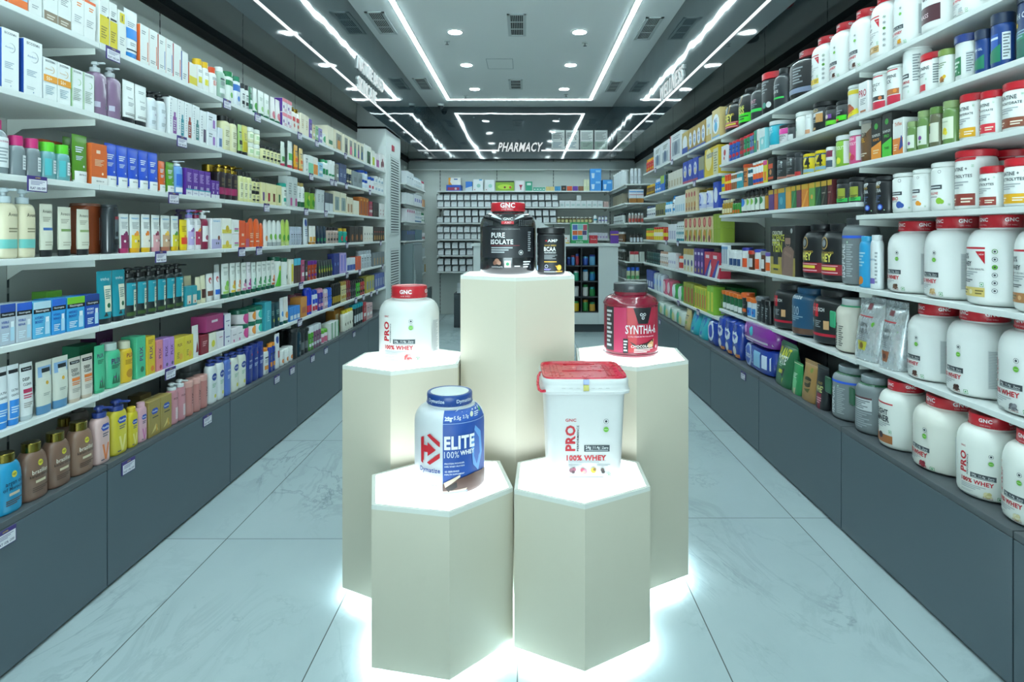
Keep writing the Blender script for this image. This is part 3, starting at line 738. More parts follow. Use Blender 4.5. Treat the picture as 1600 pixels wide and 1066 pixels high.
def hundred_print(band, icon):
    return [R(-.34, .22, .625, .645, RED), T('PRO', -.40, .42, .22, RED, 1, .95, .036), T('100%', -.22, .545, .22, 'ink', 0, 1.25, .022), T('WHEY', -.18, .46, .30, 'ink', 0, 1.1, .036), P([(.06, .60), (.22, .60), (.22, .46)], RED), T('NEW', .165, .565, .08, 'f0e6e6'),
            T('QUALITY. PROVEN RESULTS.', -.05, .40, .52, 'ink'), L(-.33, .1, .31, .38, 3, 'a7adb0'), L(-.33, .0, .25, .29, 2, 'ink')] + VEG(.17, .235) + \
           [R(-.34, .22, .10, .20, band), C(-.04, .15, .04, icon), L(-.3, -.12, .12, .18, 2, '6a5a30'), L(.06, .2, .12, .18, 2, '7a6c3c')] + \
           [x for i in range(6) for x in (C(.36, .60 - .085*i, .04, '4c8a34' if i in (0, 2) else '6f7779'), C(.36, .60 - .085*i, .031, '67b32e' if i == 2 else 'dfe2e1'), C(.36, .60 - .085*i, .017, 'ink'))]
GL = gnc_lid(.935)

# ------------------------------------------------------------------ the jars shown on the pedestals
def hero(kind, w, d, h, cols, pr, opt, loc, name, label, cat, rz=0):
    t = thing(name, label, cat, loc, rz)
    for pn, me, subs in make(kind, w, d, h, cols, pr, opt):
        p = link(pn, me, t)
        for sn, sm in subs: link(sn, sm, p)
    return t
hero('whey', .206, .206, .255, ['dcdeda', RED], pro_print('d0403f', 'e8a0a0'), dict(lr=.297, lz=.84, sz=.62, lidprint=gnc_lid(.915, .20, .46)), (-.403, 2.19, .7668),
     'protein_jar', 'white protein jar with red lid on middle pedestal, skincare side', 'jar', radians(-2))
iso = [R(-.55, .55, .24, .66, '1b1f24'), T('ADVANCED MUSCLE PERFORMANCE', -.03, .628, .50, '8c8f92'), T('PURE', -.165, .545, .25, 'e8eaea', 0, 1.15, .022), T('ISOLATE', -.10, .455, .40, 'e8eaea', 0, 1.1, .022),
       R(-.29, .22, .402, .408, '8e2a33'), L(-.29, .09, .30, .39, 3, 'a7adb1'), C(.24, .31, .042, 'd6dadb'), C(.24, .31, .036, '1b1f24'), C(.24, .31, .018, 'd6dadb'),
       C(-.18, .19, .05, '8a6350'), C(-.22, .17, .035, '6f4c3c'), C(-.14, .17, .035, '9a7462'), T('CHOCOLATE', -.18, .115, .20, 'b9bdbf'), R(-.05, .06, .11, .20, 'e6eae9'), C(.005, .155, .03, '1f8a5a'),
       L(.12, .22, .11, .14, 1, 'c9cfd2'), L(.28, .44, .10, .20, 3, 'c9cfd2'), L(.38, .46, .32, .60, 10, '9aa1a6'),
       T('GNC', .01, .765, .16, 'e8eaea', 0, .9, .022), R(-.10, .11, .695, .735, RED), T('AMP', .01, .715, .12, 'e0b0b4'),
       P([(-.30, .80), (-.27, .83), (-.10, .765), (-.10, .755)], 'c9d0d4'), P([(.30, .80), (.27, .83), (.13, .765), (.13, .755)], 'c9d0d4')] + \
      [R(-.50 + .022*i, -.50 + .022*i + .005, .66 + .002*i, .735 - .0*i, '6f767a') for i in range(12)] + [C(.2 + .035*(i % 8), .68 + .022*(i // 8), .008, '6f767a') for i in range(32)]
hero('whey', .200, .200, .254, ['14171a', RED, '20262b'], iso, dict(lr=.305, lz=.875, sz=.66, fin='f', lidprint=gnc_lid(.945, .26, .55)), (-.060, 2.25, 1.058),
     'protein_jar', 'black protein jar with red lid on the tallest pedestal', 'jar')
syn = [R(-.62, .62, .085, .69, 'a81c3a'), R(-.42, -.18, .085, .69, 'b8355c'), R(-.62, -.42, .10, .69, '22262b'), L(-.60, -.46, .14, .66, 9, 'b9bfc3'), R(-.16, .0, .10, .69, 'b8242e'),
       P([(-.06, .69), (.30, .69), (.215, .475), (.03, .475)], '16181c'), C(.085, .60, .028, 'c9ced0'), C(.145, .60, .028, 'c9ced0'), C(.115, .555, .028, 'c9ced0'), C(.085, .60, .015, '16181c'), C(.145, .60, .015, '16181c'), C(.115, .555, .015, '16181c'),
       T('SYNTHA-6.', .115, .40, .62, 'd5d8da', 0, 1.75, .012), T('ULTRA PREMIUM PROTEIN MATRIX', .10, .305, .50, 'e2b4c0'),
       R(-.235, -.15, .085, .275, '1d2024'), L(-.225, -.16, .1, .26, 4, 'd0d4d6'),
       P([(-.13, .245), (.0, .19), (.16, .215), (.33, .26), (.34, .15), (.02, .13)], '2a1a16'), P([(.2, .2), (.35, .27), (.33, .16), (.22, .15)], 'c89a6a'), T('CHOCOLATE', .10, .175, .40, 'e9e2dc', 0, 1), L(-.05, .32, .09, .15, 3, 'd8ccc6'), C(.42, .155, .03, 'e0b6c2')]
hero('whey', .197, .197, .258, ['800f2c', '3a3f43', '3a3f43'], syn, dict(lr=.31, lz=.885, ridge=1, fin='f', lidprint=None), (.3815, 2.262, .7667),
     'protein_jar', 'crimson protein jar with dark lid on middle pedestal, wellness side', 'jar', radians(3))
dym = [R(-.035, .72, .035, .765, '1f4fa3'), P([(-.035, .765), (.70, .765), (.66, .86), (-.03, .86)], '2458b0'), R(-.04, .70, .745, .75, 'a9c3ea'),
       L(0, .1, .775, .81, 2, 'e8eef5'), T('25g', .035, .79, .10, 'eef2f6'), T('5.5g', .16, .795, .10, 'eef2f6'), T('2.7g', .28, .80, .09, 'eef2f6'), C(.38, .815, .03, 'd9dcc0'), L(.43, .54, .785, .83, 3, 'dfe6ee'), C(.58, .83, .025, '4fae4a'),
       P([(.12, .85), (.16, .86), (.24, .90), (.2, .89)], 'dfe8f2'),
       P([(.44, .70), (.56, .62), (.60, .40), (.50, .22), (.40, .30), (.37, .5)], '5f9fe0'), P([(.42, .66), (.52, .56), (.54, .40), (.47, .29), (.42, .38)], '2a62b8'),
       T('ELITE', .205, .555, .44, 'f2f5f7', 0, 1.35, .036), T('100%', .085, .435, .20, 'e2e9f2', 0, 1.3, 0.), T('WHEY', .31, .445, .22, 'f2f5f7', 0, 1.15, .036),
       T('PROTEIN POWDER', .125, .345, .27, 'e6edf5', 0, 1, .02), T('100% WHEY PROTEIN', .125, .315, .27, 'e6edf5', 0, 1, .02), T('62 SERVINGS', .09, .265, .19, 'e6edf5', 0, 1, .02), T('HEALTH SUPPLEMENT', .125, .235, .27, 'e6edf5', 0, 1, .02),
       P([(-.035, .022), (.70, .022), (.70, .20), (.42, .215), (.22, .19), (-.035, .14)], '5b4038'), P([(-.02, .15), (.2, .225), (.2, .20), (.0, .10)], 'd8c8b4'), P([(.0, .10), (.15, .155), (.16, .10), (.04, .055)], '2a2422'), P([(-.035, .065), (.30, .08), (.25, .022), (-.035, .026)], 'cdb9a5'), R(-.03, .3, .04, .055, '8fa9cf'),
       P([(-.37, .34), (-.33, .325), (-.33, .605), (-.37, .59)], RED)] + \
      [P([(-.37, .575), (-.315, .61), (-.315, .355), (-.37, .39)], RED), P([(-.315, .52), (-.25, .52), (-.25, .555), (-.125, .483), (-.25, .41), (-.25, .45), (-.315, .45)], RED), P([(-.26, .625), (-.215, .645), (-.07, .565), (-.07, .515), (-.10, .53)], RED), P([(-.26, .345), (-.215, .325), (-.07, .405), (-.07, .455), (-.10, .44)], RED),
       T('Dymatize', -.225, .265, .32, '23408f', 0, 1.1, .026), T('NET WT 2.3kg(5LB)', -.21, .12, .20, '8a939c'), L(-.28, -.1, .065, .075, 1, '9aa3ab')]
dl = [T('Dymatize', u, .935, .27, 'dbe4ef', 0, 1, .02) for u in (-.62, -.17, .27, .72)]
hero('whey', .2035, .2035, .270, ['d8dcdf', '1d468f'], dym, dict(lr=.325, lz=.885, sz=.70, lidprint=dl, disc='cfd6d4'), (-.220, 1.838, .4713),
     'protein_jar', 'white and blue protein jar with blue lid on front pedestal', 'jar')
bcaa = [R(-.5, .5, .05, .86, '1a1c1f'), T('AMP', .06, .72, .36, 'e8eaea', .0, .8, .022), P([(-.22, .715), (-.14, .735), (-.14, .70)], RED), T('GOLD SERIES', -.02, .62, .42, 'd3a833'), T('BCAA', -.04, .545, .42, 'eceeee', 0, 1.3, .022), T('ADVANCED', -.03, .47, .42, 'd6dadb', 0, 1, .02),
        L(-.24, .22, .33, .43, 4, '8f9598'), L(-.24, .2, .26, .30, 1, 'd3a833'), C(-.16, .185, .06, 'b9c0cf'), C(-.16, .185, .045, '1a1c1f'), L(-.24, .0, .10, .14, 2, '8f8ad0'), C(.30, .16, .10, 'e0b43a'), C(.30, .16, .07, 'f0ce5a'), P([(.14, .2), (.26, .2), (.22, .14)], 'd39f2a'), R(.16, .44, .065, .09, 'd9a84a'), L(-.24, .2, .06, .085, 1, 'c3c8ca'),
        R(-.62, -.54, .1, .2, 'b7d3ee'), L(-.64, -.52, .25, .7, 5, '8f989d')]
hero('tub', .098, .098, .166, ['1a1c1f', '121315'], bcaa, dict(lid=.13, lr=1.02), (.092, 2.215, 1.058), 'supplement_tub', 'slim black supplement tub beside the black jar on the tallest pedestal', 'tub', radians(-2))
# pail: tapered rounded-square tub with snap rim, recessed red lid and pull tab
t = thing('protein_pail', 'white square pail with red lid on the front pedestal', 'pail', (.1735, 1.912, .478), radians(1))
wp = M('d8d9d8', .3)
m = MB(); rg = [(0, .098, .090, 7), (.006, .106, .098, 7), (.02, .108, .100, 7), (.25, .1175, .113, 7), (.268, .1185, .114, 7)]
m.loft(rg, wp, 56); pb = link('pail_body', m.mesh('pail_body'), t)
pp = [T('GNC', -.20, .735, .145, RED, 0, .85, .022), T('PRO', -.205, .50, .335, RED, 1, 1.0, .036), T('PERFORMANCE', -.105, .50, .335, 'ink', 1, .8),
      R(-.02, .32, .325, .41, BAR), T('24g', .035, .375, .07, 'e4e8e8', 0, 1.2, .02), T('11.4g', .145, .375, .085, 'e4e8e8', 0, 1.2, .02), T('Zero', .26, .375, .085, 'e4e8e8', 0, 1.2, .02), L(0, .3, .333, .35, 1, 'b5bcbe'), R(.088, .091, .335, .40, 'b5bcbe'), R(.203, .206, .335, .40, 'b5bcbe'),
      T('100% WHEY', .01, .245, .53, RED, 0, 1.0, .036), L(-.23, .27, .175, .215, 2, 'b4babd'), L(-.23, -.05, .135, .165, 2, '9aa2a6'), L(.15, .33, .135, .165, 2, '9aa2a6'),
      badges(.27, .72, .605)[0]] + badges(.27, .72, .615)[1:] + \
     [C(-.19, .085, .03, '8a5a68'), C(-.155, .095, .028, 'a3566c'), C(-.165, .065, .022, '5a3a44'), C(-.04, .085, .03, 'd0506a'), C(-.01, .07, .03, 'e28aa0'), P([(-.08, .055), (.01, .055), (-.02, .08)], 'c8b49a'), C(.105, .085, .036, 'e2b72e'), C(.12, .095, .02, '8a6a2a'), C(.225, .09, .026, '5a4a46'), C(.235, .065, .024, '3a3030'), L(-.23, .27, .02, .045, 1, '8c9498')] + \
     [x for u in (-.17, -.035, .105, .23) for x in [L(u - .055, u + .055, .038, .05, 1, 'b0b6ba')]]
pp = [x for x in pp if not (x[0] == 'L' and x[3] == .02)] + [L(-.22, .24, -.012, .012, 1, '8c9498')] + VEG(.31, .03, .022)
pp = [(x[0],) + tuple(x[1:]) for x in pp]
pr = printed('label', pp, rg, .216, .225, .022); link('label', pr, pb)
m = MB(); m.loft([(.262, .124, .119, 7), (.265, .131, .126, 7), (.272, .132, .127, 7), (.276, .129, .124, 7), (.292, .1275, .1225, 7), (.296, .1285, .1235, 7), (.304, .1265, .1215, 7), (.307, .124, .119, 7), (.300, .1225, .1175, 7)], wp, 56)
for i in range(7): m.box(-.07 + .021*i, -.06 + .021*i, -.1245, -.1215, .281, .284, M('c8c9c7', .4))
rim = link('snap_rim', m.mesh('snap_rim'), t)
rl = M('d5213a', .28, 0, 0, .3)
m = MB(); m.loft([(.296, .1215, .1165, 7), (.308, .1235, .1185, 7), (.3115, .1225, .1175, 7), (.3115, .1165, .1115, 7), (.306, .1135, .1085, 7), (.3055, .02, .02, 4)], rl, 56)
for s in (-1, 1):
    for i in range(3): m.box(s*(.072 + .011*i) - .0012, s*(.072 + .011*i) + .0012, -.075, .075, .3055, .3085, rl, .0005)
m.box(-.06, .06, -.004, .004, .3055, .3075, rl, .0005); m.box(-.05, .05, .088, .094, .3055, .3085, rl, .0005)
link('red_lid', m.mesh('red_lid'), t)
m = MB(); m.tube([(-.126, -.02, .306), (-.134, -.03, .296), (-.137, -.07, .284), (-.135, -.108, .276), (-.128, -.122, .274), (-.118, -.130, .277)], .0042, rl); link('pull_tab', m.mesh('pull_tab'), t)
m = MB(); m.box(-.009, .007, -.1292, -.1272, .276, .294, M('8f8a4a', .2, .6)); m.box(-.009, .007, -.1292, -.1268, .292, .308, M('6f7ba8', .2, .6)); link('hologram_seal', m.mesh('hologram_seal', False), t)
# ------------------------------------------------------------------ stocking the wall shelves
BOXY = ('carton', 'pack')
def row(side, shelf, xf, z, entries, inset=.012, lo=-9., hi=99.):
    """side -1 skincare wall / +1 wellness wall. entry: kind, how many, where along the shelf (start, end in sight-line units), height cm, words, colours, print, options"""
    last = lo
    for e in entries:
        kind, n, p0, p1, hcm, desc, cols = e[:7]
        pr = e[7] if len(e) > 7 else None
        opt = dict(e[8]) if len(e) > 8 else {}
        h = hcm/100; cols = cols.split()
        xi = xf + inset + opt.get('dx', 0)
        d0 = opt.get('d')
        def yy(p, x): return x*F/((HX - p) if side < 0 else (p - HX))
        xm = xi + (.022 if kind in ('whey', 'tub') else .012)
        ya, yb = sorted((yy(p0, xm), yy(p1, xm)))
        if side < 0 and ya < 6.4: yb = min(yb, 6.452)
        yb = min(yb, hi); ya = max(ya, lo)
        if opt.get('dx', 0) < .04 and not opt.get('dz'):
            if 'w' in opt: ya, yb = (ya + yb)/2 - n*opt['w']/2, (ya + yb)/2 + n*opt['w']/2
            if ya < last + .001:
                span = yb - ya; ya = last + .001
                yb = min(hi, max(yb, ya + span*.72))
                if 'w' in opt: yb = ya + n*opt['w']
            last = yb
        elif ya < lo + .01: ya = lo
        pitch = (yb - ya)/n
        w = opt.get('w', pitch*opt.get('gap', .955))
        if kind == 'tube': w = min(w, h*.46)
        if kind in ('bottle', 'pump', 'dropper'): w = min(w, h*.62)
        d = d0 or {'carton': min(max(w*.7, .022), .07), 'tube': min(w*.62, .022), 'pouch': w*.45, 'pack': min(w*.6, .12)}.get(kind, w if kind in ('tub', 'jar', 'whey', 'dropper', 'can') else w*opt.get('dr', .75))
        far = (ya + yb)/2
        seg = 16 if far < 3.6 else 10
        opt.setdefault('seg', seg)
        proto = make(kind, w, d, h, cols, pr, opt)
        nm, cat = opt.get('nm', NAMES[kind])
        if nm == 'product_carton': nm = 'skincare_carton' if 'skincare' in shelf else 'supplement_carton' if 'wellness' in shelf else 'medicine_carton'
        rz = (pi/2 if side < 0 else -pi/2) + radians(opt.get('turn', 0))
        for lv in range(opt.get('stack', 1)):
            for bk in range(1 + opt.get('back', 0)):
                for i in range(n):
                    y = ya + pitch*(i + .5)
                    x = side*(xi + d/2 + bk*(d + .004))
                    ds = desc if not bk else desc + ' behind'
                    if opt.get('stack', 1) > 1: ds = ('lower ' if lv == 0 else 'upper ') + desc
                    j = radians(random.uniform(-2.5, 2.5)) if kind not in BOXY else radians(random.uniform(-1, 1))*(0 if n > 1 else 1)
                    o = stock(proto, (x, y, z + .0006 + lv*(h + .0008) + opt.get('dz', 0)), rz + j, ds, cat, shelf, nm)
                    o['_k'] = y
def tags(side, shelf, xf, z, spans):
    w, hh = .074, .046
    for p in spans:
        x = xf + .004
        y = x*F/((HX - p) if side < 0 else (p - HX))
        if 'tag' not in TAGM:
            m = MB(); m.box(-w/2, w/2, -.0012, .0012, -hh/2, hh/2, paper('3d2a78'), .0004); TAGM['tag'] = m.mesh('tag_card', False)
            pr = [R(-.455, .455, .06, .76, 'e4e3ea'), T('OFFER', 0, .88, .26, 'e3c53a', 0, .8), L(-.36, .36, .42, .70, 3, '8a86a8'), T('FLAT 10% OFF', 0, .22, .78, '2c1d5e', 0, 1.1, .022)]
            TAGM['print'] = printed('tag_print', pr, [(0, w/2, .0012, 0), (hh, w/2, .0012, 0)], w, hh)
            TAGM['print'].transform(Matrix.Translation((0, 0, -hh/2)))
        o = stock([('tag_card', TAGM['tag'], [('tag_print', TAGM['print'])])], (side*(xf - .0022), y, z), pi/2 if side < 0 else -pi/2, 'purple and white offer tag', 'price tag', shelf, 'shelf_price_tag')
        o['_k'] = y
TAGM = {}
SK = ['skincare wall top shelf', 'skincare wall second shelf', 'skincare wall third shelf', 'skincare wall fourth shelf', 'skincare wall fifth shelf', 'skincare wall sixth shelf', 'skincare wall base ledge']
WN = ['wellness wall top shelf', 'wellness wall second shelf', 'wellness wall third shelf', 'wellness wall fourth shelf', 'wellness wall fifth shelf', 'wellness wall sixth shelf', 'wellness wall base ledge']
FL = L(-.36, .36, .12, .30, 4, 'b3b9bb')
def brand(t, z=.85, w=.7, c='ink', sy=1): return T(t, 0, z, w, c, 0, sy)
bio = lambda acc: [R(-.5, .5, .0, 1, 'e9edec'), T('BIODERMA', 0, .93, .72, '4a5560', 0, 1.2), C(.05, .70, .24, '9aa6ac'), C(.02, .70, .22, 'e9edec'), T('Atoderm', -.08, .70, .5, acc), L(-.36, .2, .34, .46, 4, 'a3b4c4'), L(-.36, .1, .1, .16, 2, 'b5bdc2'), C(0, .06, .03, acc)]
fifty = [T('BIODERMA', 0, .93, .7, '5a646c', 0, 1.2), C(.1, .74, .2, 'd7b98a'), C(.06, .74, .18, 'e9edec'), T('Photoderm', -.1, .74, .5, 'c78b2d'), R(-.5, .5, .44, .60, 'e89a20'), T('50+', -.1, .52, .4, 'f4ead0', 0, 1.1), L(-.36, .3, .14, .36, 5, 'a3b9c4')]
grn = [T('BIODERMA', 0, .93, .7, '5a646c', 0, 1.2), C(.1, .68, .2, '7ab85e'), C(.07, .68, .18, 'e9edec'), L(-.36, .3, .2, .52, 7, 'a6b3a8'), R(-.5, -.46, 0, 1, '6aa84a')]
dermaco = lambda c: [R(-.49, .49, .0, .24, 'e6e8e6'), T('derma co', .05, .17, .5, 'ink', 0, 1.1, .02), L(-.36, .2, .62, .76, 3, 'd6deea'), L(-.36, .1, .46, .56, 3, 'c3cede'), C(.1, .34, .06, 'd9e0ea')]
aveeno = lambda c: [T('Aveeno', .05, .86, .8, '4a4a3c', 0, 1.1), L(-.36, .3, .66, .76, 3, '9a9a88'), R(-.4, .4, .50, .55, c), L(-.3, .3, .2, .3, 2, 'b0ae9c')]
mama = lambda lo, ic: [R(-.48, .48, .12, .46, lo), T('mamaearth', 0, .90, .74, '3a9fd6', 0, 1.1), L(-.34, .34, .62, .80, 5, 'a3a9ab'), C(.05, .50, .16, ic), C(-.14, .47, .10, ic), C(-.15, .30, .09, 'e7e2da'), C(.12, .30, .07, '3a2a2a')]
hydro = lambda top, col, t: [R(-.5, .5, .80, 1, top), R(-.5, .5, .68, .80, '1b1f24'), T('Neutrogena', 0, .74, .74, 'dfe5e8', 0, 1), T(t[0], -.18, .56, .48, '2448a8' if col != '173a8a' else 'e8eef6', 0, 1.2, .02), T(t[1], -.18, .45, .46, '2448a8' if col != '173a8a' else 'e8eef6', 0, 1.2, .02), R(.14, .40, .08, .42, 'b5dcf0'), R(.17, .37, .42, .56, 'e6f0f5'), L(-.4, .05, .1, .3, 4, 'd8ecf6')]
deep = lambda c: [R(-.46, .46, .86, .93, '1b1f24'), T('Neutrogena', 0, .895, .6, 'dfe5e8'), T('DEEP', -.1, .72, .5, '2a2f35', 0, 1.2, .02), T('CLEAN', -.05, .63, .6, '2a2f35', 0, 1.2, .02), R(-.36, .3, .48, .55, c), L(-.36, .3, .38, .46, 2, c), L(-.36, .3, .22, .32, 3, 'a3a09a')]
ultra = [R(-.48, .48, .12, .42, '2e86d8'), R(-.46, .46, .86, .92, '1b1f24'), T('ULTRA', 0, .58, .6, '3a4654', 0, 1.2, .02), T('GENTLE', 0, .50, .66, '3a4654', 0, 1.2, .02), L(-.36, .3, .2, .32, 3, 'c3dcf0')]
plix = lambda z=.80, rot=0: [T('PLIX', 0, z, .62, '5b1f6e', 0, 1.15, .026)] if not rot else [T('PLIX', 0, .58, .34, '5b1f6e', 1, 1.1, .026)]
plixb = lambda z=.62: plix(z) + [L(-.3, .3, z - .17, z - .08, 3, '24503e'), P([(-.28, .10), (-.2, .3), (-.12, .12), (-.02, .36), (.06, .12), (.18, .30), (.26, .08)], '2a6b4a'), C(-.1, .24, .06, '7a5a8a')]
vase = lambda c, v: [P([(-.30, .63), (-.18, .69), (.18, .69), (.30, .63), (.18, .57), (-.18, .57)], '2448a8'), T('Vaseline', 0, .63, .48, 'eef2f8', 0, 1.1, .02), L(-.2, .2, .46, .54, 2, '5a5a6a'), P([(-.24, .34), (-.12, .34), (.0, .14), (.12, .34), (.24, .34), (.06, .06), (-.06, .06)], v), L(-.3, -.1, .05, .09, 1, '5a5a6a')]
ogx = lambda a, b_: [C(.0, .64, .10, 'd6c83a'), T('ogx', 0, .64, .16, '4a4a20'), T(a, 0, .50, .62, 'e8e0d0' if a[0] != 'a' else '123a5a', 0, 1.1), T(b_, 0, .42, .74, '2e2018' if a[0] != 'a' else '123a5a', 0, 1.1), R(-.2, .2, .30, .345, 'd8c8a8'), L(-.3, .3, .14, .24, 3, '5a4438')]
nivea = lambda: [P([(.0 + .3*cos(2*pi*i/12), .60 + .085*sin(2*pi*i/12)) for i in range(12)], '1f3f9a'), T('NIVEA', 0, .60, .42, 'eef2f8', 0, 1.1, .022), L(-.25, .25, .36, .46, 3, '8fb89a'), C(.08, .16, .13, 'd9d24a')]
nivn = [T('NIVEA', 0, .60, .5, 'dfe6f5', 0, 1.1, .022), L(-.3, .3, .40, .5, 3, 'c6d2ee'), R(.12, .36, .72, .78, 'c8323f')]
him = lambda c, c2: [T('himalaya', 0, .88, .6, '0f5a45', 0, 1.1), L(-.3, .3, .66, .78, 3, 'a8b0aa'), C(.10, .40, .24, c), C(-.12, .30, .18, c2), C(.1, .27, .16, c2), R(-.47, .47, .13, .2, c2)]
trich = [T('trichup', 0, .84, .6, 'dff0f0'), R(-.12, .42, .22, .72, 'e3e2cc'), L(-.06, .36, .46, .66, 5, '6a8a84'), C(.14, .34, .12, '1f6a4a'), P([(-.2, .14), (-.05, .22), (.08, .14)], '3a3a3a')]
pics = lambda c: [T('bd', -.25, .93, .14, 'ink'), L(-.42, -.28, .2, .85, 10, 'a3a9ad'), R(-.08, .36, .06, .50, c), R(.02, .26, .50, .62, c), L(0, .3, .12, .42, 5, 'd5dade')]
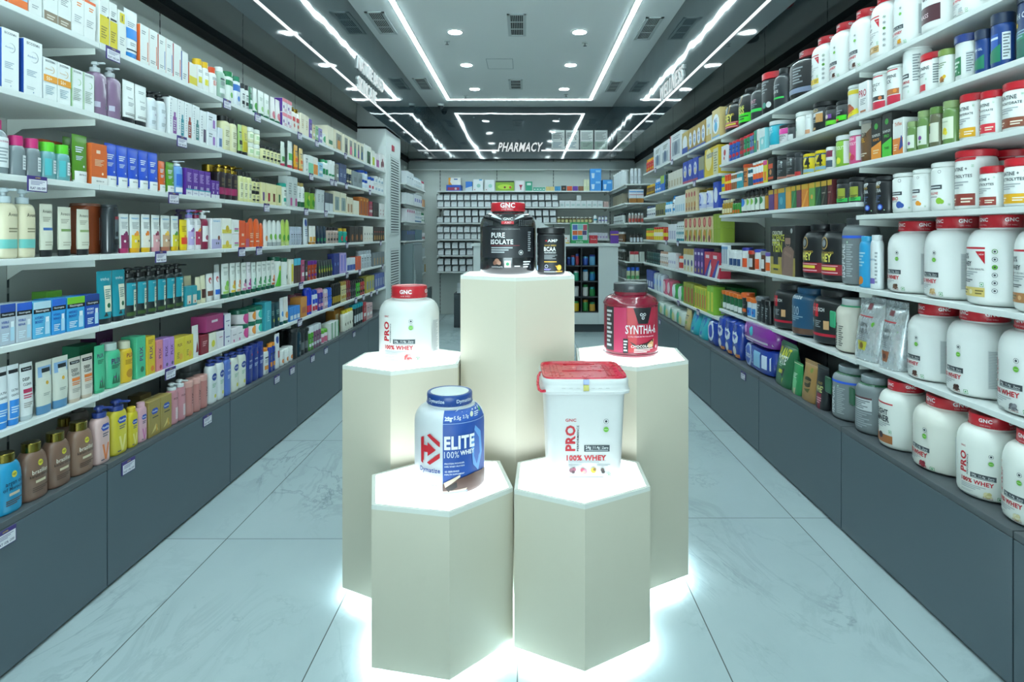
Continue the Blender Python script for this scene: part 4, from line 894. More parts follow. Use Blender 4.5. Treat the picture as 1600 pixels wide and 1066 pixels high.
# ---- skincare wall, top shelf
row(-1, SK[0], SL, TL[0], [
 ('carton', 1, 5, 37, 17, 'tall sky blue carton with orange foot', '9cc8ea white', [R(-.5, .5, 0, .16, 'e8722a'), L(-.3, .3, .3, .5, 3, 'eef2f4')], dict(side='d8622a')),
 ('carton', 1, 39, 60, 16, 'plain white carton with grey lettering', 'e3e6e4 white', [L(-.3, .3, .3, .42, 3, '8d9599'), L(-.3, .2, .12, .2, 2, 'a3a9ad')]),
 ('carton', 2, 62, 105, 15.5, 'white carton with tan bottom band', 'dfe3e1 white', [R(-.5, .5, 0, .20, '8a7a66'), L(-.3, .3, .45, .6, 4, '8d9599'), L(-.3, .3, .05, .15, 2, 'd0c6b8')]),
 ('carton', 2, 106, 144, 12.8, 'white carton with orange top edge', 'e6e8e6 white', [R(-.5, .5, .93, 1, 'e8622a'), L(-.1, .3, .72, .84, 2, 'e8823a'), L(-.3, .3, .3, .5, 4, 'a3a9ad')]),
 ('carton', 1, 112, 133, 17.5, 'yellow carton standing at the back', 'd9b52a white', [R(-.4, .4, .78, .84, '2a2a20')], dict(dx=.10)),
 ('carton', 1, 150, 165, 17.5, 'tall white carton, wide yellow lower half', 'e4e7e4 white', [R(-.5, .5, .05, .60, 'd8c41c'), L(-.3, .3, .66, .78, 3, '8d9599'), L(-.35, .3, .15, .4, 5, '8a7a10'), C(.36, .6, .08, '3a3f46')], dict(w=.048)),
 ('carton', 1, 166, 178, 16.6, 'narrow white carton, yellow lower half', 'e4e7e4 white', [R(-.5, .5, .05, .60, 'd8c41c'), R(-.4, .4, .62, .66, '2a2f35'), L(-.3, .3, .7, .82, 3, '8d9599'), L(-.35, .3, .15, .4, 5, '8a7a10')]),
 ('carton', 1, 179, 192, 15.5, 'white carton with small yellow emblem', 'e4e7e2 white', [R(-.3, .3, .72, .95, 'd8c41c'), R(-.06, .06, .76, .9, '5a5a40'), L(-.3, .3, .2, .4, 4, 'a3a9ad')]),
 ('tube', 1, 193, 213, 18, 'white tube with blue band', 'e3e8ea 2a86d0', [R(-.48, .48, .40, .62, '2a86d8'), L(-.3, .3, .64, .76, 3, '9aa5aa'), R(-.46, .46, .16, .19, '2a3a44'), L(-.2, .2, .26, .34, 2, '9aa5aa')]),
 ('carton', 2, 214, 242, 14.8, 'white carton with orange side', 'e4e7e4 white', [L(-.35, .2, .1, .2, 2, '8d9599'), L(-.35, .1, .75, .86, 2, '8d9599'), R(.28, .36, .1, .6, 'd8622a')], dict(side='d8622a', d=.05)),
 ('carton', 2, 243, 266, 14.6, 'white carton with red side', 'e4e7e4 white', [L(-.35, .2, .1, .2, 2, '8d9599'), L(-.35, .1, .75, .86, 2, '8d9599'), R(.28, .36, .1, .6, '3a6ab8')], dict(side='c84a2a', d=.05)),
 ('carton', 1, 267, 279, 14.3, 'white carton with crimson side', 'e4e7e4 white', [L(-.35, .2, .1, .2, 2, '8d9599'), R(.28, .36, .1, .6, 'c8203a')], dict(side='b81f3a', d=.05)),
 ('carton', 1, 280, 290, 13.0, 'white carton with blue side', 'e4e7e4 white', [L(-.35, .2, .1, .3, 3, '8d9599')], dict(side='2a6ab8', d=.05)),
 ('carton', 1, 291, 304, 9.8, 'short white and yellow carton, orange side', 'e6e6da white', [R(-.5, .5, .08, .42, 'd8c41c')], dict(side='e0602a')),
 ('bottle', 2, 305, 325, 13.6, 'white bottle with yellow cap', 'e6e8e6 e0b41c', [L(-.3, .3, .55, .65, 2, '8d9599'), R(-.3, .3, .22, .42, 'd8cc3a')], dict(cap=.2, neck=.7)),
 ('bottle', 1, 326, 339, 13.2, 'white bottle with orange cap', 'e6e8e6 e0522a', [T('EX', 0, .45, .4, 'd8422a', 0, 1.2, .02), L(-.3, .3, .55, .65, 2, '8d9599')], dict(cap=.2, neck=.6)),
 ('bottle', 1, 340, 351, 15.5, 'sage green bottle with white cap', '9db8a8 e3e8e6', None, dict(cap=.14)),
 ('bottle', 1, 352, 363, 15.2, 'white bottle, green label and cap', 'e0e8e2 1f7a4a', [R(-.48, .48, .55, .72, '1f7a4a'), C(.05, .26, .2, '5aa83a')], dict(cap=.17, neck=.8, e=3)),
 ('bottle', 1, 364, 374, 14.8, 'white bottle, blue label and green cap', 'e0e6ec 1f7a5a', [R(-.48, .48, .5, .72, '2a6ab8'), C(.05, .26, .2, '3a7ac8')], dict(cap=.17, neck=.8, e=3)),
 ('bottle', 2, 375, 387, 13, 'small white bottle with black cap', 'e0e4e2 22262a', None, dict(cap=.2, neck=.7)),
 ('tube', 1, 388, 393, 13.6, 'dark green tube', '3a7a5a dfe4e2', None, {}),
 ('tube', 1, 394, 401, 14.2, 'white tube with green leaf half', 'e3e8e4 1f6a4a', [C(.0, .3, .38, '4aa83a')], {}),
 ('tube', 2, 402, 420, 14.4, 'white tube with pale green print', 'e3e8e2 1f6a4a', [C(.05, .3, .22, '9ac87a'), L(-.3, .3, .6, .75, 3, 'a3b5a8')], {}),
 ('tube', 2, 421, 437, 14.4, 'white tube with pink fruit print', 'e8e2e0 1f6a4a', [C(.0, .3, .32, 'd8768a'), C(.15, .22, .2, 'c8505a')], {}),
 ('carton', 2, 438, 453, 8.5, 'white and pink carton', 'ebe4e6 white', [R(-.5, .5, .75, 1, 'e8788a'), C(-.2, .4, .14, '6a3a9a'), L(-.1, .4, .1, .3, 2, 'c87a9a')], dict(stack=2, side='5a2d91')),
 ('bottle', 2, 454, 466, 15, 'white bottle, red print and gold cap', 'ece6e0 b8963e', [R(-.4, .4, .42, .6, 'c83a3a'), C(0, .25, .2, 'c85a4a')], dict(cap=.18, capm=1, e=4)),
 ('carton', 2, 467, 480, 14, 'tall cream carton with thin print', 'e8dfc8 white', [L(-.2, .2, .3, .75, 5, 'b8a888'), C(0, .5, .12, 'c8a878')]),
 ('carton', 1, 481, 485, 13, 'narrow violet carton', '6a4aa8 white'),
 ('carton', 1, 486, 490, 10.5, 'small beige carton leaning back', 'd8c8a0 white'),
 ('carton', 1, 491, 495, 10.5, 'small green carton leaning back', '8ab88a white'),
 ('carton', 1, 496, 501, 10.2, 'small lavender carton leaning back', '9a8ac8 white'),
 ('jar', 1, 502, 509, 8, 'squat white jar with green mark', 'e3e8e4 e8ece8', [C(0, .5, .25, '3a9a6a')]),
 ('carton', 1, 509, 519, 15.5, 'tall cream gift carton', 'e3dcc4 white', [R(-.3, .3, .15, .35, '3a7a5a')], dict(d=.09)),
 ('carton', 1, 521, 533, 15.6, 'cream window box with amber bottle', 'e3dcc4 white', [R(-.36, .36, .08, .85, '8a9088'), R(-.2, .2, .1, .52, 'd88a2a'), R(-.05, .05, .52, .7, '3a2a20')], dict(d=.08)),
 ('carton', 1, 535, 542, 15.6, 'cream window box with black bottle', 'e3dcc4 white', [R(-.36, .36, .08, .85, '8a9088'), R(-.2, .2, .1, .52, '2a2022'), R(-.05, .05, .52, .7, '3a2a20')], dict(d=.08)),
 ('carton', 1, 543, 549, 15.6, 'cream window box with pink bottle', 'e3dcc4 white', [R(-.36, .36, .08, .85, '8a9088'), R(-.2, .2, .1, .52, 'e85a8a'), R(-.05, .05, .52, .7, '3a2a20')], dict(d=.08)),
 ('carton', 1, 550, 555, 15.6, 'cream window box with teal bottle', 'e3dcc4 white', [R(-.36, .36, .08, .85, '8a9088'), R(-.2, .2, .1, .52, '1fa08a'), R(-.05, .05, .52, .7, '3a2a20')], dict(d=.08)),
 ('carton', 1, 556, 560, 15.6, 'cream window box with purple bottle', 'e3dcc4 white', [R(-.36, .36, .08, .85, '8a9088'), R(-.2, .2, .1, .52, '9a3ab8'), R(-.05, .05, .52, .7, '3a2a20')], dict(d=.08)),
 ('carton', 1, 561, 566, 15.6, 'cream window box with blue bottle', 'e3dcc4 white', [R(-.36, .36, .08, .85, '8a9088'), R(-.2, .2, .1, .52, '1f5a8a'), R(-.05, .05, .52, .7, '3a2a20')], dict(d=.08)),
 ('carton', 1, 567, 578, 17, 'tall white carton with dark leaf print', 'e6e8e0 white', [R(-.1, .4, .05, .7, '3a6a4a'), R(.1, .4, .05, .5, '2a3a2a')], dict(d=.08)),
 ('carton', 1, 579, 584, 15, 'white and yellow carton', 'e6e8e0 white', [R(-.3, .4, .1, .6, 'c8d82a')]),
 ('carton', 1, 585, 591, 14, 'white and violet carton', 'e8e0e6 white', [R(-.3, .4, .1, .6, 'b05a9a')]),
 ('carton', 1, 592, 603, 16.5, 'white carton with maroon ornament', 'ebe8e6 white', [C(-.15, .35, .17, '7a2a3a'), C(.2, .4, .17, '7a2a3a'), C(.05, .6, .12, '9a4a4a')]),
])
tags(-1, SK[0], SL, TL[0] - .020, [174, 353, 401, 467, 494, 539])
# ---- second shelf
row(-1, SK[1], SL, TL[1], [
 ('carton', 1, -4, 23, 16.8, 'large white skincare carton, blue lettering', 'e7ebea white', bio('6a8ab0'), dict(side='1f4fa8', d=.06)),
 ('carton', 1, 30, 60, 16.2, 'large white carton with blue side panel', 'e7ebea white', bio('6a8ab0'), dict(side='1f4fa8', d=.06)),
 ('carton', 2, 61, 105, 12.8, 'white sunscreen carton with orange band', 'e9edec white', fifty, dict(side='dfe5e5', d=.05)),
 ('carton', 2, 106, 142, 12.6, 'slim white carton with green edge', 'e9edec white', grn, dict(side='6aa84a', d=.045)),
 ('pump', 2, 144, 189, 18.5, 'mauve pump bottle with clear pump', '8a6f8c c9cfd2', [T('BARE ANATOMY', .22, .42, .40, '3a2f44', 1, 1, .02), R(-.45, -.2, .14, .24, 'b8b4c8'), R(.16, .36, .14, .18, '2a2a34')], dict(cap=.2, neck=.42, e=3, dr=.8, fin='f')),
 ('tube', 2, 190, 228, 15.6, 'white tube, black cap and stripes', 'e9ecea 202428', [L(-.25, .25, .78, .86, 2, '8d9599'), T('Dermal', 0, .6, .4, '5a6268'), L(-.2, .3, .4, .5, 3, '8d9599'), R(-.44, .44, .19, .205, '2a2f35'), R(-.44, .44, .225, .235, '2a2f35')], dict(cap=.13)),
 ('pump', 2, 229, 259, 15.2, 'white bottle with black pump', 'dfe3e6 1d2024', [R(-.46, .46, .1, .75, 'd5dce2'), L(-.25, .25, .5, .6, 3, '8d959c'), C(.1, .4, .08, 'a8a0b8'), L(-.25, .2, .15, .25, 3, '8d959c')], dict(cap=.18, neck=.6)),
 ('carton', 1, 260, 273, 15.8, 'white carton picturing a purple bottle', 'e6e9ea white', pics('8a4a9a'), dict(d=.05)),
 ('carton', 1, 274, 284, 15.8, 'white carton picturing a teal bottle', 'e6e9ea white', pics('2a8a9a'), dict(d=.05)),
 ('carton', 1, 285, 296, 15.8, 'white carton picturing a rust bottle', 'e6e9ea white', pics('9a3a2a'), dict(d=.05)),
 ('carton', 1, 297, 308, 15.8, 'white carton picturing a green bottle', 'e6e9ea white', pics('3a7a7a'), dict(d=.05)),
 ('carton', 1, 309, 319, 14.8, 'narrow white carton with dark bottle print', 'e6e9ea white', [R(-.05, .36, .06, .45, '4a3a5a'), L(-.4, -.2, .2, .85, 8, 'a3a9ad')], dict(d=.05)),
 ('carton', 1, 320, 335, 7.6, 'small white carton, violet print', 'e6e9ee white', [R(.05, .3, .1, .6, '9a6ab8'), L(-.4, 0, .5, .8, 2, '8d9599')], dict(stack=2, d=.07)),
 ('carton', 1, 337, 344, 9.8, 'tiny white and navy carton', 'e0e5ee white', [R(-.3, .3, .1, .5, '5a7aa8')]),
 ('bottle', 2, 346, 369, 16.8, 'cream bottle with black cap', 'e2deb0 1d1f20', [R(-.36, .36, .12, .7, 'e6e3c4'), L(-.25, .25, .4, .6, 4, '8d8a60'), L(-.25, .25, .15, .3, 3, '8d8a60')], dict(cap=.15, neck=.62, e=3)),
 ('tube', 1, 371, 377, 15.4, 'clear green tube with black cap', 'a8c87a 202428', None, {}),
 ('tube', 1, 377, 386, 15.8, 'clear yellow tube with black cap', 'd8cf5a 202428', [R(-.4, .4, .15, .45, 'c8b41c'), L(-.2, .2, .5, .75, 4, '8a8a60')], {}),
 ('jar', 2, 387, 406, 8, 'pale yellow cream jar', 'e2e4b8 e8ece4', [R(-.46, .46, .2, .65, 'e9ecd4'), L(-.3, .3, .3, .55, 3, '7ab86a')], dict(stack=2, lid=.3)),
 ('jar', 5, 408, 437, 8.8, 'small cream jar with dark lid', 'e2dea8 2a2c2c', None, dict(lid=.2)),
 ('tube', 1, 438, 444, 15, 'white and green tube, crimson base', 'dfe8dc c83a5a', [R(-.4, .4, .2, .4, '4a9a4a')], {}),
 ('tube', 1, 447, 458, 17, 'green topped white tube, crimson base', 'e3e8e2 c83a5a', [R(-.46, .46, .3, .55, '4aa84a')], {}),
 ('tube', 1, 458, 465, 16, 'orange and yellow tube', 'eaa82a e0602a', None, {}),
 ('tube', 1, 466, 473, 15, 'amber and white tube', 'e8c87a e0702a', None, {}),
 ('carton', 1, 474, 479, 12, 'slim white carton', 'e6e8e6 white'),
 ('carton', 1, 479, 487, 12.4, 'white carton with mint half', 'e6ece8 white', [R(-.5, .5, .05, .6, '7ac8a0')]),
 ('carton', 1, 487, 494, 12.4, 'white carton with apricot half', 'ece8e0 white', [R(-.5, .5, .05, .6, 'e8923a')]),
 ('carton', 1, 495, 502, 10, 'pale blue carton', '9ad0e8 white'),
 ('bottle', 2, 503, 512, 13.5, 'white bottle, green label', 'e3e8e6 3a9a6a', [R(-.45, .45, .2, .5, '2a8a5a')], dict(cap=.15)),
 ('bottle', 2, 513, 522, 14.5, 'white bottle, white cap, green mark', 'e3e8e6 e6eae8', [R(-.45, .45, .2, .3, '2a8a5a')], dict(cap=.2, neck=.8)),
 ('carton', 1, 523, 527, 13.5, 'taupe carton', '8a8a80 white'),
 ('carton', 2, 528, 539, 15, 'slate blue carton', '4a5a86 white', [R(-.5, .5, .75, 1, '3a4468'), L(-.2, .2, .3, .5, 2, 'b8c0d0')]),
 ('bottle', 2, 540, 548, 13, 'navy and cream bottle', '22344a d8cfa8', None, dict(cap=.3, neck=.8)),
 ('carton', 2, 549, 564, 13, 'silver grey carton', '8a9498 white', [R(-.3, .3, .3, .6, '6a7478')], dict(d=.07)),
 ('jar', 2, 565, 574, 8.4, 'white jar with blue lid', 'e6eaee 1f4fb0', [R(-.4, .4, .2, .5, 'c8d8e8')], dict(stack=2, lid=.28)),
 ('bottle', 2, 575, 584, 13, 'white bottle with blue cap', 'e6eaee 2a5ab8', [R(-.4, .4, .2, .4, 'c84a5a')], dict(cap=.2, neck=.8)),
 ('jar', 3, 585, 602, 8, 'white jar with white lid', 'e6eaec e8ebe8', [L(-.3, .3, .3, .6, 2, '6a9ab8')], dict(stack=2, lid=.25)),
])
tags(-1, SK[1], SL, TL[1] - .020, [282, 485, 517, 523, 540, 577])
# ---- third shelf
row(-1, SK[2], SL, TL[2], [
 ('bottle', 1, -16, 14, 15, 'large clear micellar bottle, pink cap', '7f8a90 d0347a', [R(-.30, .40, .12, .68, 'e3e8ea'), T('BIODERMA', .05, .6, .5, 'b03a6a'), L(-.2, .3, .2, .5, 5, '9aa3a8')], dict(cap=.18, neck=.42, fin='f', sh=.2, w=.07)),
 ('bottle', 2, 15, 64, 11.5, 'small clear bottle with pink cap', '7c878c c42f72', [R(.02, .40, .16, .52, 'e3e8ea'), L(.06, .36, .2, .48, 4, '9aa3a8')], dict(cap=.25, neck=.62, fin='f', sh=.2)),
 ('bottle', 2, 65, 110, 11.3, 'small aqua bottle with green cap', '6fa6aa 5fc832', [R(.02, .40, .16, .52, 'e3e8ea'), L(.06, .36, .2, .48, 4, '9aa3a8'), R(-.45, -.1, .1, .55, '4fb0b8')], dict(cap=.25, neck=.68, fin='f', sh=.2)),
 ('carton', 2, 60, 97, 13.5, 'rust carton behind the clear bottles', 'b0522a white', [], dict(dx=.085)),
 ('tube', 1, 97, 110, 15.4, 'olive green tube, white foot, behind', '4a7a2a e6e8e6', dermaco('') , dict(dx=.06, cap=.05)),
 ('tube', 1, 111, 135, 15.6, 'olive green tube with white foot', '568a2a e6e8e6', dermaco(''), dict(cap=.05)),
 ('carton', 1, 137, 162, 13.8, 'orange carton with white foot', 'd8662a white', [R(-.5, .5, 0, .18, 'e6e4e0'), T('derma co', .05, .09, .5, 'ink'), R(-.2, .05, .76, .84, 'eccfb8'), L(-.3, .3, .45, .62, 5, 'ecc8a8'), C(.2, .27, .06, 'f0d8c0')], dict(d=.05)),
 ('tube', 5, 162, 245, 15, 'blue tube with white foot', '2f56c8 e6e8ea', dermaco(''), dict(cap=.05)),
 ('tube', 1, 246, 257, 12.4, 'orange tube with white foot', 'd8622a e6e8e6', dermaco(''), dict(cap=.05)),
 ('tube', 1, 258, 271, 12.6, 'leaf green tube with white foot', '5a962a e6e8e6', dermaco(''), dict(cap=.05)),
 ('pump', 1, 272, 285, 14, 'blue bottle with white pump', '6f9fd8 dfe6ea', [R(-.45, .45, .06, .2, 'e6e8ea'), R(-.4, .4, .25, .6, '3a6ac8')], dict(cap=.16)),
 ('carton', 4, 286, 325, 11.6, 'purple carton with white foot', '5a2a92 white', [R(-.5, .5, 0, .2, 'e0e0e6'), T('derma', 0, .1, .5, '5a2a92'), L(-.3, .3, .5, .85, 6, 'b8a0d8'), R(-.2, -.08, .25, .36, 'e0d8ee'), R(.06, .18, .25, .36, 'e0d8ee'), R(-.5, .5, .2, .24, '3aa8b8')], dict(d=.045)),
 ('carton', 2, 326, 339, 8.2, 'short purple carton with white foot', '5a2a92 white', [R(-.5, .5, 0, .2, 'e0e0e6'), L(-.3, .3, .5, .85, 4, 'b8a0d8'), R(-.1, .1, .25, .38, 'e0d8ee')], dict(d=.04)),
 ('bottle', 1, 325, 338, 17.2, 'black bottle, gold dome cap, behind', '241c20 b8983e', [], dict(cap=.2, neck=.75, capm=1, dx=.075)),
 ('pump', 3, 340, 370, 16.6, 'black bottle, magenta band, gold pump', '2a2026 b8983e', [R(-.5, .5, .14, .34, '9a2a5a'), L(-.25, .25, .5, .62, 3, '8a7a5a'), L(-.25, .25, .4, .46, 2, '8a7a5a')], dict(cap=.22, neck=.75, capm=1, e=3)),
 ('bottle', 3, 371, 391, 15.4, 'pale yellow bottle with black cap', 'dedc9a 1d1f20', [R(-.4, .4, .1, .65, 'e6e6c0'), L(-.25, .25, .4, .6, 4, '77775a'), L(-.25, .25, .15, .3, 3, '77775a')], dict(cap=.16, neck=.6, e=4)),
 ('jar', 2, 392, 404, 6.6, 'cream jar with black lid', 'e0dca0 222426', None, dict(stack=2, lid=.28)),
 ('carton', 1, 405, 412, 11.8, 'cream carton with violet window', 'e2d9a4 white', [R(-.2, .2, .15, .55, '6a4a8a')]),
 ('carton', 1, 413, 421, 11.8, 'cream carton with crimson window', 'e2d9a4 white', [R(-.2, .2, .15, .55, 'a82a3a')]),
 ('carton', 1, 421, 429, 11.8, 'cream carton with maroon window', 'e2d9a4 white', [R(-.2, .2, .15, .55, '7a3a2a')]),
 ('carton', 1, 430, 437, 11.8, 'cream carton with green window', 'e2d9a4 white', [R(-.2, .2, .15, .55, '3a7a4a')]),
 ('tub', 1, 438, 444, 14, 'cream tub with teal lid', 'dfe4d8 1f9a8a', None, {}),
 ('carton', 2, 445, 462, 19, 'tall pale grey carton', 'c3cac8 white', [R(.0, .4, .05, .3, 'b84a8a'), L(-.3, .3, .4, .8, 5, '8a9494')], dict(d=.06)),
 ('bottle', 2, 463, 475, 16.5, 'white bottle, dark green foot', 'e0e6e2 b8a05a', [R(-.5, .5, .05, .25, '1f5a3a'), L(-.2, .2, .4, .6, 3, '6a8a7a')], dict(cap=.14)),
 ('bottle', 2, 476, 492, 15, 'leaf green bottle with dark cap', '7aa83a 2a2e28', [C(0, .3, .3, '3a8a2a'), C(.1, .5, .2, 'd8d83a')], dict(cap=.25, neck=.8)),
 ('carton', 2, 493, 504, 14.5, 'pale silver carton', 'c6cdcd white', [L(-.3, .3, .4, .8, 5, '8a9494')]),
 ('carton', 2, 505, 518, 13.5, 'dark slate carton over white', '4a525c white', [R(-.5, .5, 0, .45, 'cdd5da')]),
 ('carton', 2, 519, 539, 16, 'cream window box', 'ded8bc white', [R(-.34, .34, .1, .75, '8a9a98'), R(-.1, .1, .15, .6, '5a7a7a')], dict(d=.07)),
 ('carton', 2, 540, 549, 13.5, 'cream carton with brown picture', 'e2d8c0 white', [R(-.34, .34, .1, .6, 'a8805a')]),
 ('carton', 2, 550, 559, 12, 'plain ivory carton', 'e6e0cc white', []),
 ('carton', 3, 560, 574, 16, 'orange brown carton', 'b8641f white', [R(-.2, .2, .1, .8, '8a3a1a'), R(-.2, .2, .8, .9, 'd8a83a')], dict(d=.06)),
 ('carton', 2, 575, 580, 14, 'crimson carton', 'a82a4a white'),
 ('carton', 3, 581, 590, 14, 'black carton', '22201f white', [R(-.2, .2, .1, .4, '5a4a3a')]),
 ('carton', 2, 591, 602, 14, 'white carton with red dots', 'e6e4e2 white', [C(0, .5, .12, 'a8323a'), C(0, .25, .12, 'a8323a')]),
])
tags(-1, SK[2], SL, TL[2] - .020, [55, 269, 415, 477, 508])
# ---- fourth shelf
row(-1, SK[3], SL, TL[3], [
 ('pump', 2, -3, 55, 20, 'cream lotion pump bottle with aqua band', 'dcd3b4 b9c6cb', [T('Aveeno', .12, .62, .7, '4a4636', 0, 1.1), R(-.5, .5, .14, .27, '6fc0b8'), L(-.2, .4, .36, .44, 2, '8a8468')], dict(cap=.22, neck=.5, dr=.8, e=3)),
 ('tube', 1, 60, 82, 16, 'ivory tube, blue band, black cap', 'd9d8c6 202326', aveeno('3a68a8'), dict(cap=.13)),
 ('tube', 1, 89, 110, 15.4, 'ivory tube, green band, black cap', 'd9d8c6 202326', aveeno('7a9a5a'), dict(cap=.13)),
 ('tube', 1, 119, 138, 15, 'ivory tube before amber bottle', 'd6d6c4 202326', aveeno('8aa06a'), dict(cap=.13)),
 ('bottle', 1, 128, 162, 17.5, 'big amber bodywash bottle', '9a4a2a 8a5a48', [R(.14, .40, .18, .72, 'c6cdd2'), L(.18, .36, .3, .65, 5, '6a7a8a'), R(.14, .40, .18, .27, '3a2a24')], dict(cap=.05, neck=.8, fin='f', sh=.18, dx=.05, e=3)),
 ('bottle', 1, 166, 184, 17.2, 'charcoal bodywash bottle', '2c3338 2a3034', [R(-.05, .36, .18, .76, '5a646a'), R(-.05, .36, .7, .76, '8a2a34'), C(.14, .4, .15, '1a2024'), R(-.05, .36, .18, .3, '1a2024')], dict(cap=.05, neck=.8, fin='f', sh=.18, e=3)),
 ('tube', 1, 185, 200, 14.2, 'white tube with plum lower half', 'e3e6e2 b83a6a', mama('8a2a5a', '7a2a5a'), dict(cap=.12)),
 ('tube', 1, 201, 218, 14.2, 'white tube, yellow half, orange print', 'e3e6e2 e8a81c', mama('e8c83a', 'e8922a'), dict(cap=.12)),
 ('tube', 1, 219, 234, 14.4, 'white tube with orange scoop print', 'e3e6e2 e8b81c', mama('e8e0d0', 'e8822a'), dict(cap=.12)),
 ('tube', 1, 235, 249, 14.4, 'white tube with dusty pink half', 'e3e6e2 d89aa0', mama('d8a0a4', '8a2a4a'), dict(cap=.12)),
 ('tube', 1, 250, 265, 14.4, 'white tube with tan half', 'e3e6e2 b8745a', mama('c8a484', 'e8b84a'), dict(cap=.12)),
 ('tube', 1, 266, 278, 14.4, 'white tube, yellow half, green leaves', 'e3e6e2 e8b81c', mama('d8c83a', '4a8a3a'), dict(cap=.12)),
 ('tube', 1, 279, 292, 13, 'solid yellow tube', 'ecd01c e8c01c', [R(-.47, .47, .2, .42, 'e0442a'), L(-.3, .3, .6, .8, 4, 'a88a10'), C(0, .45, .1, 'e8762a')], dict(cap=.1)),
 ('pump', 1, 292, 303, 17.6, 'white bottle with lilac pump', 'e3e4ea 8a78b8', mama('b8a8d8', '8a5a9a'), dict(cap=.22, neck=.5)),
 ('pump', 1, 303, 313, 17.6, 'white bottle with wine pump', 'e6e4e4 8a2444', mama('b03a5a', 'e8923a'), dict(cap=.22, neck=.5)),
 ('pump', 1, 314, 325, 17.6, 'wine bottle with white pump', '8a2444 e3e6e6', [R(-.48, .48, .2, .6, 'e6e4e4'), C(0, .3, .2, '9a3a5a')], dict(cap=.22, neck=.5)),
 ('pump', 1, 276, 288, 18, 'violet pump bottle at the back', '5a3a78 5a4a78', [], dict(cap=.22, neck=.5, dx=.09)),
 ('carton', 1, 326, 342, 14.2, 'white carton with lilac bottom', 'e8e8ea white', [R(-.5, .5, 0, .32, 'b8b0d8'), T('mamaearth', 0, .92, .7, '3a9fd6'), C(.25, .36, .12, '8a4a2a'), C(0, .18, .06, '3a3a4a'), C(.2, .18, .06, '3a3a4a')], dict(d=.055)),
 ('carton', 1, 343, 358, 7.2, 'white carton with yellow print', 'ebeae0 white', [R(-.5, .5, 0, .25, 'e0d05a'), C(.05, .3, .18, 'd8b83a')], dict(stack=2, d=.06)),
 ('carton', 1, 359, 370, 7, 'white carton with pink and green print', 'ebeae8 white', [R(-.2, .4, .15, .25, '8ab87a'), R(-.2, .4, .28, .4, 'b86a9a')], dict(stack=2, d=.06)),
 ('carton', 1, 371, 380, 13.8, 'orange carton', 'e2562a white', [R(-.2, .2, .42, .52, 'f0c8b0'), R(-.3, .3, .1, .16, 'f0c8b0')]),
 ('carton', 1, 380, 386, 12.8, 'orange and mauve carton', 'e2562a white', [R(-.5, .5, 0, .35, 'b85a7a')]),
 ('tube', 2, 386, 404, 15.2, 'rounded orange tube', 'e8622a e8622a', [L(-.3, .3, .3, .5, 3, 'f2c0a0'), R(-.3, .3, .18, .22, 'f6dcc8')], dict(round=1, cap=.08)),
 ('tube', 1, 404, 410, 13, 'small rounded orange tube', 'e8622a e8622a', [], dict(round=1, cap=.08)),
 ('tube', 1, 410, 417, 15, 'rounded white tube, orange print', 'e3e4e0 e8e4dc', [C(0, .3, .28, 'e89a5a')], dict(round=1, cap=.15)),
 ('tube', 3, 417, 438, 14.8, 'rounded white tube, green print', 'e3e6e2 a8aeb0', [C(0, .36, .28, '7ab84a')], dict(round=1, cap=.15)),
 ('tube', 2, 438, 451, 15.6, 'rounded lime green tube', 'b8d060 c8d88a', [C(0, .3, .3, '4a9a3a')], dict(round=1, cap=.15)),
 ('bottle', 5, 452, 470, 11.5, 'small silver blue bottle', 'b4bccb a8b2c0', None, dict(cap=.2, neck=.7)),
 ('tube', 1, 472, 481, 17.5, 'tall white tube with blue emblem', 'e3e7ea e3e7ea', [C(0, .82, .3, '2448a0'), L(-.3, .3, .3, .6, 4, '8a9ab8')], {}),
 ('tube', 2, 482, 492, 12.6, 'white tube with amber foot', 'e8e6e0 c88a3a', [R(-.45, .45, .15, .4, 'e0a84a')], {}),
 ('tube', 3, 493, 509, 12.6, 'navy tube with green foot', '22344a 22344a', [R(-.45, .45, .15, .32, '2a8a5a')], {}),
 ('bottle', 4, 510, 528, 12, 'small pink and clear bottle', 'b8a49a 2a2628', None, dict(cap=.2, neck=.6, fin='f')),
 ('bottle', 2, 529, 543, 11.5, 'red and teal ornament bottle', '2a9a8a e0b83a', [C(0, .3, .3, 'c83a3a')], dict(cap=.2, fin='f')),
 ('carton', 3, 544, 565, 13.5, 'dark wood toned carton', '2e2420 white', [C(.1, .3, .2, 'a8622a')], dict(d=.07)),
 ('carton', 4, 566, 581, 14, 'ivory carton with dark emblem', 'e6e2d8 white', [C(0, .5, .14, '3a3434'), C(0, .2, .1, 'b8963e')]),
 ('carton', 5, 582, 602, 14, 'black and gold carton', '2a2420 white', [R(-.3, .3, .1, .4, 'b8863e'), R(-.3, .3, .6, .7, 'a83a2a')]),
])
tags(-1, SK[3], SL, TL[3] - .020, [249, 376, 403, 541, 594])
